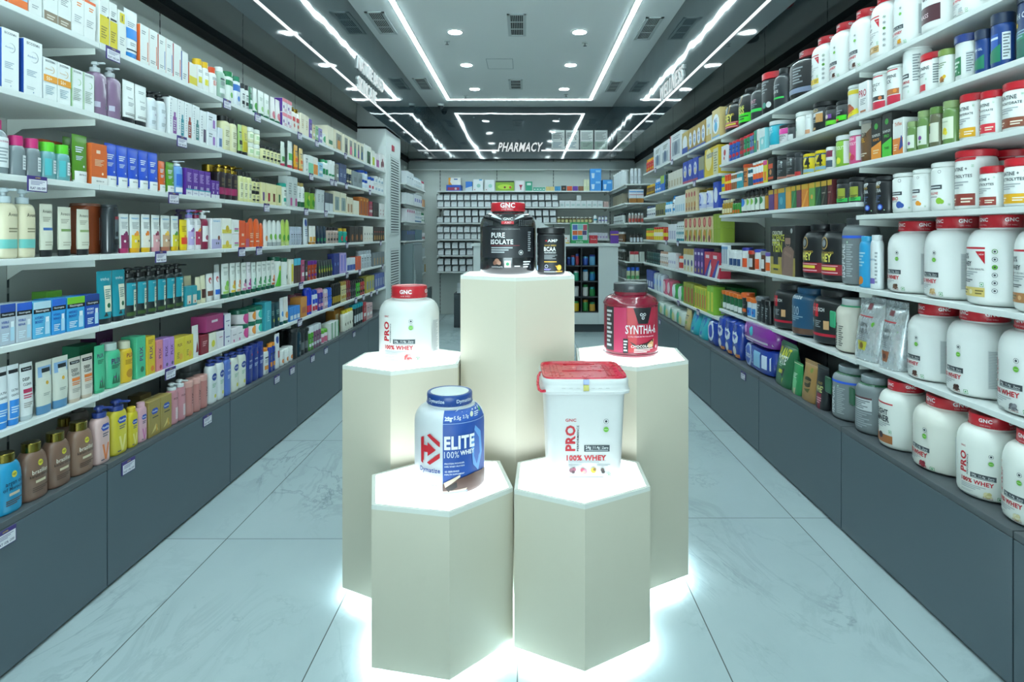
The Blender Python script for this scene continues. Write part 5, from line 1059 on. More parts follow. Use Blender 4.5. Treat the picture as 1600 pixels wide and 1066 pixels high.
# ---- fifth shelf
row(-1, SK[4], SL, TL[4], [
 ('carton', 1, -8, 18, 11.4, 'grey blue cream carton with navy top', 'b9c4d2 white', hydro('2a4fa8', '', ('VISIBLE', 'REPAIR')), dict(d=.06)),
 ('carton', 1, 19, 44, 11.2, 'pale grey cream carton, blue top', 'c3ccd6 white', hydro('2a5fc8', '', ('VISIBLE', 'REPAIR')), dict(d=.06)),
 ('carton', 1, 45, 74, 10.8, 'light aqua cream carton, white top', '5ab8e4 white', hydro('b8d8e6', '', ('HYDRO', 'BOOST')), dict(d=.06)),
 ('carton', 1, 75, 97, 11, 'bright blue cream carton', '2e9ae0 white', hydro('2a6ad0', '', ('HYDRO', 'BOOST')), dict(d=.06)),
 ('carton', 1, 99, 127, 10.8, 'aqua cream carton with green top', '38a6e0 white', hydro('7ac030', '', ('HYDRO', 'BOOST')), dict(d=.06)),
 ('carton', 1, 128, 150, 10.8, 'deep blue cream carton', '1f52b0 white', hydro('1f3f88', '173a8a', ('HYDRO', 'BOOST')), dict(d=.06)),
 ('carton', 1, 66, 92, 12.4, 'green topped carton at the back', '6ab03a white', [], dict(dx=.09)),
 ('tube', 2, 146, 195, 18.2, 'large teal haircare tube', '1f93a4 1d2226', trich, dict(cap=.1)),
 ('pump', 6, 195, 286, 18.6, 'dark bottle, teal label, black pump', '1f2a2c 17191a', [R(-.48, .48, .26, .70, '1f93a4'), T('trichup', .05, .65, .4, 'dff0f0'), R(.0, .34, .14, .56, 'dfe0cc'), L(.04, .3, .34, .52, 4, '6a8a84'), C(.17, .24, .1, '1f6a4a'), R(-.48, .48, .05, .12, '3f5a2a')], dict(cap=.2, neck=.6)),
 ('carton', 2, 286, 304, 8.4, 'small teal and red carton', '2a96a4 white', [R(-.3, .4, .1, .55, 'd8d6c8'), C(.1, .2, .12, 'b84a3a')], dict(d=.04)),
 ('tube', 1, 287, 298, 12.4, 'cream tube behind teal cartons', 'dcd8b4 dcd8b4', [], dict(dx=.055)),
 ('tube', 1, 304, 312, 12, 'cream tube with teal half', 'dcd8b8 dcd8b8', [R(-.47, .47, .15, .5, '1f8a94')], {}),
 ('tube', 1, 312, 320, 12.4, 'cream tube with brown half', 'dcd8b8 dcd8b8', [R(-.47, .47, .18, .5, '4a2a24')], {}),
 ('tube', 1, 321, 332, 12.8, 'white tube, brown band, red emblem', 'e3e4e2 e3e4e2', [R(-.47, .47, .2, .38, '7a4a3a'), C(0, .75, .24, 'c8404a'), C(.05, .72, .14, 'e0e0e0')], {}),
 ('tube', 1, 333, 343, 13, 'white tube, blue band, red emblem', 'e3e6ea e3e6ea', [R(-.47, .47, .2, .38, '2a6ad0'), C(0, .75, .24, 'c8404a'), C(.05, .72, .14, 'e0e0e0')], {}),
 ('tube', 1, 334, 342, 16, 'plain white tube standing behind', 'dfe3e0 dfe3e0', [], dict(dx=.05)),
 ('tube', 1, 345, 357, 16.6, 'white herbal tube, lime base print', 'e3e8e2 155a44', him('7ac04a', 'a8d06a'), {}),
 ('tube', 1, 358, 367, 16.6, 'white herbal tube, orange and yellow print', 'e3e8e2 155a44', him('e8922a', 'e8c83a'), {}),
 ('tube', 1, 367, 375, 16.6, 'white herbal tube, apricot print', 'e3e8e2 155a44', him('e87a3a', 'e8b08a'), {}),
 ('tube', 1, 376, 384, 16.2, 'white herbal tube, pink and slate print', 'e3e8e2 155a44', him('4a4a5a', 'd890b0'), {}),
 ('tube', 1, 384, 391, 16.2, 'white herbal tube, magenta print', 'e8e2e6 155a44', him('a83a8a', 'b84a9a'), {}),
 ('tube', 1, 392, 399, 15.8, 'white herbal tube, sea green print', 'dfeae4 155a44', him('3a9a6a', '7ac0a0'), {}),
 ('tube', 3, 400, 422, 15.8, 'white herbal tube, leafy green print', 'e3e8e2 155a44', him('2a8a4a', '5aa86a'), {}),
 ('tube', 1, 422, 428, 15.8, 'white herbal tube, tangerine print', 'e8e6e0 155a44', him('e8822a', 'c85a2a'), {}),
 ('bottle', 1, 429, 440, 17.6, 'white bottle, big green arrow print', 'e3e8e2 155a44', [P([(-.45, .022), (.0, .66), (.45, .022)], '5ac03a'), C(.0, .62, .14, 'e0d83a')], dict(cap=.14, neck=.7)),
 ('bottle', 1, 441, 449, 16.6, 'white bottle with dark green cap', 'e3e8e2 155a44', [C(.1, .3, .2, '3a6a4a')], dict(cap=.14, neck=.7)),
 ('carton', 1, 450, 456, 15.4, 'white and yellow narrow carton', 'e8e6d8 white', [R(-.1, .4, .1, .8, 'e0cf2a')]),
 ('carton', 2, 456, 467, 15.6, 'umber carton with aqua top', '4a2a24 white', [R(-.5, .5, .72, 1, '4ac0dc')]),
 ('carton', 1, 468, 473, 14, 'rose pink carton', 'b84a74 white'),
 ('carton', 1, 474, 478, 13.6, 'charcoal narrow carton', '2a2428 white'),
 ('bottle', 3, 479, 494, 12.8, 'orange bottle with purple cap', 'b8441f 6a2a8a', None, dict(cap=.2, neck=.8)),
 ('tube', 6, 495, 518, 12.2, 'dark tube with coloured emblem', '22282a 2a2e30', [C(0, .4, .28, 'b8b83a'), C(.1, .6, .2, '4a9a4a')], dict(turn=0)),
 ('carton', 2, 519, 528, 16, 'royal navy carton', '1f2f7d white', [C(0, .5, .2, '5a7ac8')]),
 ('carton', 2, 529, 539, 16, 'lilac carton with blue figure', 'b8a4dc white', [R(-.1, .15, .1, .9, '2a4ac8')]),
 ('carton', 3, 540, 553, 11.2, 'white and cobalt carton', 'dfe4ec white', [R(-.5, .5, .1, .5, '2448a0')]),
 ('carton', 2, 554, 562, 11.6, 'coral carton', 'e0603a white', [R(-.2, .2, .1, .6, 'c84a2a')]),
 ('bottle', 4, 563, 580, 16, 'silver white bottle', 'c3ccd2 b4bcc2', None, dict(cap=.2, neck=.6)),
 ('carton', 4, 581, 600, 13, 'grey perfume carton', '7a8286 white', [R(-.2, .2, .1, .6, 'a8825a')]),
])
tags(-1, SK[4], SL, TL[4] - .020, [469, 541, 561, 597])
# ---- sixth shelf
row(-1, SK[5], SL, TL[5], [
 ('tube', 2, -9, 28, 17, 'white tube with blue half', 'e3e8ec 2e86d8', ultra, dict(cap=.1)),
 ('tube', 1, 29, 50, 16.5, 'white tube, black band, crimson lettering', 'e0e4e4 b9c4c8', deep('b8325a'), dict(cap=.08)),
 ('tube', 2, 54, 105, 15.8, 'cream tube fading into blue', 'd6d8cc 5a8cb4', [R(-.47, .47, .7, .9, '8fb4dc'), R(-.2, .34, .66, .86, 'd8dcd2'), R(-.2, .34, .78, .86, '22282c'), C(.05, .58, .09, 'd8a83a'), L(-.2, .2, .34, .4, 2, '9aa09a')], dict(cap=.16)),
 ('tube', 2, 105, 144, 14.2, 'white and peach facewash tube', 'd9d2c8 c9b5a2', deep('e8803a'), dict(cap=.08)),
 ('carton', 1, 118, 146, 15, 'mint carton leaning at the back', '2f8f68 white', [T('PLIX', .1, .55, .5, '5b1f6e')], dict(dx=.10)),
 ('carton', 1, 146, 172, 18.2, 'deep purple carton at the back', '4a1f4e white', [T('PLIX', .1, .8, .5, '7a2a7a')], dict(dx=.11)),
 ('tube', 1, 146, 163, 16, 'mint green haircare tube', '4fbf92 3fae82', plixb(.78), dict(cap=.06)),
 ('bottle', 1, 165, 188, 15.6, 'mint green bottle with white cap', '4fbf92 b9c9c2', plixb(.60), dict(cap=.16, neck=.62, e=3)),
 ('bottle', 1, 189, 207, 15, 'yellow bottle with pale cap', 'e2b82a d8d2b8', [T('PLIX', .05, .66, .55, '7a1f3e', 0, 1.15, .026), L(-.3, .3, .44, .56, 4, '8a6a1a'), C(0, .22, .25, 'b8862a')], dict(cap=.18, neck=.6)),
 ('carton', 1, 208, 223, 15.6, 'mint carton, name running upward', '4fbf92 white', plix(rot=1) + [C(.1, .2, .2, '2a6b4a')], dict(d=.06)),
 ('carton', 1, 224, 238, 14.6, 'tall yellow carton, name running upward', 'e0bf2a white', plix(rot=1) + [L(-.3, .3, .8, .92, 3, '8a741a'), C(.15, .14, .2, 'e0822a')], dict(d=.05)),
 ('carton', 1, 240, 250, 12, 'salmon pink carton, name upward', 'e08a92 white', plix(rot=1) + [C(.1, .12, .2, 'b03a4a')], dict(d=.05)),
 ('carton', 2, 251, 268, 12, 'lilac carton, name running upward', 'b88ad2 white', plix(rot=1) + [C(.1, .12, .2, '5a4a6a')], dict(d=.05)),
 ('carton', 2, 269, 298, 10.6, 'broad yellow carton', 'dcc63a white', [T('PLIX', .0, .72, .5, '6a2a2a', 0, 1, .022), C(.1, .25, .2, 'e0a83a'), L(-.3, -.05, .2, .45, 4, '8a7a2a')], dict(d=.06)),
 ('tube', 1, 299, 309, 13.8, 'white tube with maroon arch', 'e0e2de e0e2de', [P([(-.2, .15), (.0, .5), (.25, .15)], '8a2a3a')], {}),
 ('carton', 1, 310, 322, 8.6, 'dark red carton', '8a2434 white', [L(-.3, .3, .4, .7, 3, 'd8a0a4')], dict(d=.05)),
 ('carton', 1, 323, 334, 8.4, 'white carton with yellow face print', 'e6e4d4 white', [C(.05, .4, .26, 'd8cf3a')], dict(d=.05)),
 ('carton', 1, 335, 346, 8, 'white carton with pink line', 'e4dfe2 white', [L(-.2, .3, .6, .7, 1, 'b04a7a')], dict(d=.06)),
 ('carton', 1, 317, 346, 7.2, 'magenta carton lying on top', 'a83a72 white', [R(-.2, .15, .55, .7, 'd8c8d2')], dict(dz=.092, d=.07)),
 ('carton', 1, 347, 357, 7.6, 'white carton with navy print', 'e2e3ea white', [L(-.3, .3, .5, .6, 1, '3a3f8a'), C(.1, .25, .08, '5a3a7a')], dict(stack=2, side='4a3a8a', d=.06)),
 ('carton', 2, 358, 376, 7.2, 'small white carton, pink petals', 'e6e0e4 white', [C(-.1, .15, .12, 'c84a8a'), L(-.3, .3, .5, .6, 1, '8a8a94')], dict(d=.05)),
 ('jar', 1, 376, 390, 7.4, 'white jar, pink petals, green lid', 'e8e2e4 1f6a54', [C(.0, .4, .3, 'c84a8a')], dict(stack=2, lid=.3)),
 ('jar', 1, 390, 400, 7.4, 'white jar, orange petals, green lid', 'e8e6e0 1f6a54', [C(.0, .4, .3, 'e8923a')], dict(stack=2, lid=.3)),
 ('jar', 1, 400, 410, 7.4, 'white jar, teal petals, green lid', 'e0e8e6 1f7a64', [C(.0, .4, .3, '3ab8a8')], dict(stack=2, lid=.3)),
 ('bottle', 1, 401, 410, 17, 'teal bottle at the back', '2a9ab0 1f6a64', [], dict(dx=.08, cap=.15)),
 ('carton', 1, 411, 421, 16, 'turquoise carton', '3aa8b8 white', [L(-.2, .2, .3, .7, 6, '9adae0')]),
 ('tube', 2, 421, 436, 14.2, 'dark petrol tube', '143f4a 143f4a', [L(-.3, .3, .5, .7, 3, '8ab0a8'), C(0, .3, .16, 'b8b84a')], {}),
 ('tube', 1, 436, 442, 16, 'white tube with blue swirl', 'e3e8ec 155a64', [C(0, .4, .3, '3a92d8')], {}),
 ('tube', 1, 442, 449, 16, 'white tube with orange swirl', 'e8e6e0 155a44', [C(0, .32, .3, 'e8a04a')], {}),
 ('carton', 3, 450, 466, 8.6, 'sky blue carton', '3a8ad8 white', [R(-.4, .4, .1, .4, 'dfe8f0')], dict(d=.06)),
 ('bottle', 2, 456, 474, 14, 'dusty pink bottle behind', 'd88a9a c87a8c', [], dict(dx=.06, cap=.2)),
 ('carton', 1, 467, 477, 13, 'tan and orange carton', 'd08a3a white', [R(-.3, .3, .2, .5, 'b8623a')]),
 ('can', 2, 478, 486, 18, 'royal blue spray can', '1f3fc8 1f3fc8', [R(-.4, .4, .1, .35, 'c8324a')], dict(cap=.2, neck=.85, dome=1)),
 ('can', 2, 487, 495, 15.6, 'white spray can, red and blue print', 'e0e4ea 2a4fc8', [R(-.4, .4, .1, .3, 'c8324a'), R(-.4, .4, .4, .6, '2a4fc8')], dict(cap=.2, neck=.85, dome=1)),
 ('can', 2, 496, 504, 15.6, 'violet spray can', '4a3aa0 e8a0b8', None, dict(cap=.2, neck=.85, dome=1)),
 ('can', 2, 505, 511, 14, 'pale pink spray can', 'd8b8c4 e0d4d8', None, dict(cap=.2, neck=.85, dome=1)),
 ('can', 2, 511, 517, 14.4, 'bright blue spray can', '2a62d8 2a62d8', None, dict(cap=.2, neck=.85, dome=1)),
 ('can', 5, 518, 531, 16.5, 'black spray can', '22241f 1a1c1c', [R(-.4, .4, .1, .4, 'a88a2a')], dict(cap=.2, neck=.85, dome=1)),
 ('can', 3, 532, 540, 16.5, 'cream and gold spray can', 'd8cf9a b8963e', None, dict(cap=.2, neck=.85, dome=1)),
 ('can', 2, 540, 547, 16.5, 'maroon spray can', '8a2a34 8a2a34', None, dict(cap=.2, neck=.85, dome=1)),
 ('can', 3, 547, 555, 15, 'charcoal spray can', '2a2c30 2a2c30', None, dict(cap=.2, neck=.85, dome=1)),
 ('can', 2, 556, 562, 14.6, 'lime green spray can', '4ab83a 22241f', None, dict(cap=.2, neck=.85, dome=1)),
 ('can', 2, 562, 569, 14.6, 'scarlet spray can', 'c8323a 22241f', None, dict(cap=.2, neck=.85, dome=1)),
 ('carton', 3, 570, 583, 15, 'yellow and grey perfume carton', 'b8ae4a white', [R(-.3, .3, .2, .7, '7a8a9a')]),
 ('carton', 4, 584, 601, 15, 'blue violet perfume carton', '5a68a8 white', [R(-.3, .3, .2, .7, '9aa0b8')]),
])
tags(-1, SK[5], SL, TL[5] - .020, [264, 467, 555, 567, 579, 588])
# ---- base ledge
row(-1, SK[6], 1.412, ZP, [
 ('bottle', 1, -6, 37, 16.6, 'round cyan shampoo bottle, gold cap', '1f93c0 8a7a3a', ogx('argan oil', 'of Morocco'), dict(cap=.15, neck=.5, capm=1, e=2.6, sh=.34, dr=.65)),
 ('bottle', 2, 37, 112, 16.4, 'round brown conditioner bottle, gold cap', '7d5f50 8a7a3a', ogx('brazilian', 'keratin therapy'), dict(cap=.16, neck=.5, capm=1, e=2.6, sh=.34, dr=.65)),
 ('bottle', 1, 114, 147, 16.6, 'light brown shampoo bottle, gold cap', '8a6a58 8a7a3a', ogx('brazilian', 'keratin therapy'), dict(cap=.16, neck=.5, capm=1, e=2.6, sh=.34, dr=.65)),
 ('bottle', 1, 92, 116, 16.6, 'round brown bottle standing behind', '7d5f50 8a7a3a', [], dict(cap=.16, neck=.5, capm=1, e=2.6, sh=.34, dr=.65, dx=.085)),
 ('pump', 1, 117, 142, 20, 'grey beige pump bottle behind', '8a7f7a 5a5654', [], dict(cap=.18, neck=.5, dx=.09)),
 ('pump', 1, 146, 171, 19.2, 'blush lotion bottle, blue pump', 'd8b4b0 2a3f88', vase('', 'e07a3a'), dict(cap=.2, neck=.55, e=3, dr=.6)),
 ('pump', 1, 174, 198, 19, 'yellow lotion bottle, navy pump', 'd2c23a 2a3f88', vase('', 'e8dc8a'), dict(cap=.2, neck=.55, e=3, dr=.6)),
 ('bottle', 1, 199, 213, 14.4, 'small yellow lotion bottle', 'd6c22a d8b82a', vase('', 'e8dc8a'), dict(cap=.12, e=3, dr=.6)),
 ('bottle', 1, 214, 227, 14.6, 'small pink lotion bottle', 'd8a8b4 d8a8b4', vase('', 'c86aa0'), dict(cap=.12, e=3, dr=.6)),
 ('carton', 2, 226, 264, 13.6, 'gold lotion carton', 'a08a4a white', [P([(-.30, .70), (-.18, .78), (.18, .78), (.30, .70), (.18, .62), (-.18, .62)], '2448a8'), T('Vaseline', 0, .70, .46, 'eef2f8'), L(-.2, .3, .5, .56, 1, '3a3424'), P([(-.3, .08), (.1, .34), (.3, .1), (.1, .2)], 'd8c47a'), R(.1, .2, .1, .3, 'c8962a')], dict(d=.05)),
 ('carton', 1, 214, 232, 14.6, 'dark gold carton behind', '6a5a34 white', [], dict(dx=.07)),
 ('pump', 2, 265, 289, 16.8, 'rose pink bottle with clear pump', 'c88a94 cfd4d6', [T('POND', .05, .62, .6, '5a2a34', 0, 1, .02), R(-.1, .25, .12, .4, 'e0c8cc')], dict(cap=.18, neck=.6)),
 ('can', 3, 290, 324, 14.6, 'metallic rose bottle', 'c0807c d8a49c', [T('LUX', .1, .5, .3, '6a2a34', 1, 1, .02)], dict(cap=.16, neck=.96, dome=0)),
 ('can', 1, 300, 318, 18, 'brushed silver bottle behind', '9aa0a2 8a9092', [], dict(cap=.2, neck=.9, dx=.08)),
 ('pump', 2, 325, 349, 20, 'white lotion bottle, round blue logo', 'dfe4e4 2a3f88', nivea(), dict(cap=.14, neck=.55, e=3, dr=.6)),
 ('pump', 1, 350, 359, 20, 'periwinkle blue lotion bottle', '5a78c4 2a3f88', nivn, dict(cap=.14, neck=.55, e=3, dr=.6)),
 ('pump', 2, 360, 383, 19.4, 'white lotion bottle, yellow foot print', 'e2e4d8 2a3f88', nivea(), dict(cap=.14, neck=.55, e=3, dr=.6)),
 ('bottle', 3, 384, 410, 19.4, 'navy blue lotion bottle', '1f3488 1f3488', nivn, dict(cap=.1, neck=.7, e=3, dr=.6)),
 ('bottle', 1, 410, 418, 14.6, 'white bottle with orange cap', 'e3e6e6 e8922a', None, dict(cap=.12, neck=.7, e=3)),
 ('bottle', 2, 419, 428, 16, 'navy bottle with orange cap', '1f3a9a e8922a', None, dict(cap=.12, neck=.7, e=3)),
 ('tube', 1, 427, 436, 20, 'tall white tube with navy emblem', 'e3e6ea e3e6ea', [C(0, .82, .3, '2448a0'), R(-.1, .3, .3, .5, 'a83a4a')], {}),
 ('jar', 3, 436, 457, 9, 'small white jar with orange seal', 'e6e8e6 e8ebe8', [C(0, .3, .2, 'e0803a')], dict(lid=.25)),
 ('bottle', 1, 443, 453, 19, 'tall black cylinder bottle behind', '202426 202426', [], dict(dx=.07, cap=.1, neck=.9)),
 ('bottle', 1, 453, 463, 18.6, 'tall black cylinder bottle', '25292b 25292b', [], dict(cap=.1, neck=.9)),
 ('bottle', 1, 463, 469, 17.4, 'petrol blue bottle', '143a4a 1a2e34', None, dict(cap=.12)),
 ('bottle', 2, 469, 481, 16, 'black bottle, grey band', '26292b 202426', [R(-.4, .4, .2, .5, '6a7072')], dict(cap=.12, neck=.9)),
 ('can', 2, 481, 489, 15.4, 'green roll on deodorant', '5aa83a dfe4ea', None, dict(cap=.25, neck=.9)),
 ('can', 3, 489, 501, 15.4, 'mauve roll on deodorant', '8a5a78 cfd4da', None, dict(cap=.25, neck=.9)),
 ('jar', 2, 501, 511, 9.4, 'white and pink soap tub', 'e8e0e4 6ab83a', [R(-.46, .46, .1, .5, 'd86a8a')], dict(lid=.25)),
 ('carton', 3, 512, 527, 12, 'white carton, green end', 'e6e8e4 white', [R(.2, .5, 0, 1, '3a9a5a')], dict(d=.06)),
 ('carton', 2, 520, 536, 17.6, 'orange brown carton behind', 'b87a2a white', [R(-.3, .3, .5, .8, 'e6d8b8')], dict(dx=.07)),
 ('bottle', 4, 536, 551, 16.6, 'white bottle with yellow top', 'e6e6d8 d8c22a', [C(0, .35, .2, '5a5a44')], dict(cap=.14)),
 ('bottle', 4, 552, 566, 18, 'black bottle with turquoise cap', '22282a 1f9aa8', [R(-.4, .4, .15, .5, 'c8d4d8')], dict(cap=.18, neck=.8)),
 ('carton', 1, 566, 570, 17, 'red carton', 'b8303a white'),
 ('carton', 2, 571, 580, 14, 'pale rose carton', 'd8b0b0 white'),
])
tags(-1, SK[6], -XL - .0, ZP - .045, [4, 198, 322, 431, 455, 487, 508, 552])
# ------------------------------------------------------------------ stocking the wellness wall
tubp = lambda t, band, t2='': [R(-.46, .46, .82, .87, RED), T(t, -.06, .68, .66, 'ink', 0, 1.25, .022), T(t2 or 'MONOHYDRATE', -.0, .56, .78, 'ink', 0, 1.1, .022), L(-.42, .3, .34, .48, 3, 'a7adb0'), R(-.46, .46, .06, .26, band), L(-.4, -.1, .1, .2, 2, 'e8dcc8'), L(.1, .4, .1, .2, 2, 'e8dcc8')] + VEG(.40, .72, .026)
wtub = lambda t, ic: [R(-.40, .25, .44, .53, BAR), L(-.36, .2, .46, .51, 1, 'd5dadb'), T(t, -.12, .36, .5, RED, 0, 1.2, .022), L(-.4, .1, .26, .31, 1, 'a7adb0'), C(.16, .2, .10, ic), C(.24, .18, .07, ic)] + VEG(.44, .12, .026) + [C(.18, .80, .05, 'ink'), C(.18, .80, .04, 'e7e9e7')]
rtub = lambda t: [R(-.46, .46, .82, .87, RED), T(t, 0, .62, .7, 'ink', 0, 1.2, .022), L(-.4, .3, .36, .5, 3, 'a7adb0'), R(-.2, .3, .22, .32, '3a3a3c'), R(-.5, .5, .02, .2, 'c8283a')]
gold = [C(-.02, .66, .16, 'b8965a'), C(-.02, .66, .13, '23262a'), C(-.02, .66, .09, '8a8f94'), T('GOLD STANDARD', 0, .50, .6, 'c8a84a'), T('100%', -.3, .43, .2, 'e6da8a'), T('WHEY', -.02, .41, .55, 'e6da6a', 0, 1.5, .036), R(-.62, .62, .12, .30, 'a81f30'), R(-.3, .35, .20, .25, 'e0d04a'), L(-.4, .4, .14, .18, 1, 'e8b0b8'), L(-.4, .4, .26, .29, 1, 'e8b0b8')]
sermass = [C(-.02, .70, .15, 'b8965a'), C(-.02, .70, .12, '23262a'), T('SERIOUS', 0, .48, .5, 'd8d86a', 0, 1.2, .022), T('MASS', .0, .40, .5, 'd8d86a', 0, 1.4, .036), R(-.62, .62, .10, .33, '3ad01f'), L(-.4, .4, .15, .28, 2, '1a4a10')]
isop = lambda: [T('ISOPURE', -.06, .36, .50, 'e0e4e6', 1, 1.3, .026), L(.10, .32, .12, .62, 14, 'aab1b4'), R(-.62, .62, .70, .74, '2a5fd8')] + VEG(.14, .64, .022)
mtech = [T('MUSCLETECH', .0, .64, .52, 'e8eaea', 0, 1.2, .022), P([(-.22, .50), (-.10, .74), (-.02, .74), (-.10, .50)], 'd02434'), P([(-.02, .50), (.02, .74), (.10, .74), (.10, .50)], 'd02434'), T('NITRO', -.2, .42, .26, 'e4e8e8', 0, 1.3, .022), T('TECH', -.2, .34, .22, '5ab8e0', 0, 1.3, .022), L(0, .18, .30, .44, 4, '9aa0a4'), R(.24, .36, .28, .44, 'd8a878'), R(-.62, .62, .15, .20, 'c8203a')]
def whe(p): return dict(lr=.33, lz=.86, sz=.63, lidprint=GL)
# ---- top shelf
row(1, WN[0], SR, 1.8715, [
 ('whey', 1, 1486, 1530, 25, 'white jar with dark panel label, nearest the end', 'e8eae8 '+RED, pro_print('b8bdbf'), whe(0)),
 ('whey', 1, 1432, 1485, 25, 'white jar with maroon label band', 'e8eae8 '+RED, [R(-.34, .30, .14, .36, '4a1f2a'), T('MASS', -.1, .24, .3, 'd8b8c0', 0, 1, .02), T('GAINER', .05, .48, .4, 'ink', 0, 1.2, .036)] + badges(.42, .5, .4), whe(0)),
 ('whey', 1, 1391, 1431, 25, 'white jar with mango print', 'e8eae8 '+RED, pro_print('e0a02a', 'd8902a'), whe(0)),
 ('whey', 1, 1357, 1390, 25.5, 'white jar with red corner and beige band', 'e8eae8 '+RED, hundred_print('c8a06a', 'e6d2b0'), whe(0)),
 ('whey', 2, 1293, 1356, 25, 'white jar with cocoa bean print', 'e8eae8 '+RED, pro_print('5a3a30', '4a2c24'), whe(0)),
 ('whey', 1, 1265, 1292, 24.5, 'white jar with red corner, yellow band', 'e8eae8 '+RED, hundred_print('e0bf3a', 'd89a2a'), whe(0)),
 ('whey', 1, 1226, 1264, 25, 'glossy black jar with red lid', '23282c '+RED, [R(-.55, .55, .24, .70, '16191c'), T('AMP', -.2, .55, .2, 'd0d4d6', 0, 1.2), L(.05, .3, .3, .64, 6, '8a9094'), L(-.4, -.1, .3, .46, 3, '8a9094'), R(-.5, .5, .12, .22, '7a86a0')], dict(lr=.33, lz=.86, sz=.63, lidprint=GL, fin='f')),
 ('whey', 1, 1209, 1225, 22, 'charcoal jar with green stripe', '30363a 1f2326', [T('ISOLATE', 0, .42, .5, 'd0d6d2', 0, 1.2), R(-.5, .5, .24, .28, '3ad05a'), L(-.3, .3, .5, .6, 2, '8a9094')], dict(lr=.3)),
 ('tub', 1, 1189, 1208, 23.5, 'tall black tub with red lid', '1b1d20 '+RED, [L(-.3, .3, .5, .8, 5, '7a8084'), C(.1, .22, .1, '3a8a7a'), C(.3, .22, .1, 'd0d4d4')], {}),
 ('whey', 1, 1172, 1189, 22, 'dark grey jar with green lettering', '343a3c 2a2e30', [T('PLANT', 0, .5, .5, 'd8a0b0', 0, 1.2), R(-.5, .5, .22, .3, '3ad05a'), L(-.3, .3, .34, .44, 2, '8a9094')], dict(lr=.3)),
 ('whey', 1, 1152, 1171, 24, 'black jar with bright green band', '1f2225 1f2225', sermass, dict(lr=.32, lz=.88)),
 ('whey', 1, 1130, 1151, 23, 'black jar with red band', '1f2225 1f2225', gold, dict(lr=.32, lz=.88)),
 ('carton', 1, 1115, 1129, 21, 'milk powder carton, blue oval on gold', 'cdb67a white', [P([(.42*cos(2*pi*i/14), .5 + .33*sin(2*pi*i/14)) for i in range(14)], 'e3e8ec'), T('MAX', 0, .62, .4, '2a5aa8', 0, 1.4, .022), C(0, .4, .2, '4aa8d8'), R(-.5, .5, 0, .1, '7aa8d0')], dict(d=.10)),
 ('carton', 1, 1106, 1114, 19, 'white and gold milk powder carton', 'dfe2de white', [R(-.5, .5, .0, .3, 'c8a85a'), T('NAN', 0, .65, .5, '5a8ac8', 0, 1.4, .022), C(0, .4, .2, 'd8c890')], dict(d=.10)),
 ('carton', 4, 1078, 1105, 18.5, 'gold milk powder carton, white oval', 'a8873a white', [P([(.40*cos(2*pi*i/14), .5 + .34*sin(2*pi*i/14)) for i in range(14)], 'dfe4ea'), T('PRO', 0, .6, .4, '2a4a9a', 0, 1.4, .036), C(0, .4, .18, '7a9ac8'), R(-.5, .5, 0, .12, '2448a0')], dict(d=.10)),
 ('carton', 1, 1068, 1077, 18.5, 'blue footed milk powder carton', 'b8a05a white', [P([(.40*cos(2*pi*i/14), .5 + .34*sin(2*pi*i/14)) for i in range(14)], 'dfe4ea'), R(-.5, .5, 0, .3, '2448a0')], dict(d=.10)),
 ('carton', 1, 1049, 1066, 23, 'large white device carton, red edge', 'd9dde0 white', [R(-.5, -.42, 0, 1, 'b8303a'), R(-.3, .42, .15, .7, '9aa6b0'), C(.05, .42, .16, '5a6a80'), L(-.2, .4, .76, .9, 2, '8a94a0')], dict(d=.14)),
 ('carton', 2, 1023, 1047, 22, 'large white device carton, grey print', 'd9dde0 white', [R(-.3, .42, .1, .55, '9aa6b0'), C(.05, .36, .16, '3a5a80'), L(-.2, .4, .66, .86, 3, '6a7a70')], dict(d=.14)),
 ('bottle', 4, 1010, 1022, 15, 'red and yellow bottle', 'c8302a d8a02a', None, dict(cap=.2)),
])
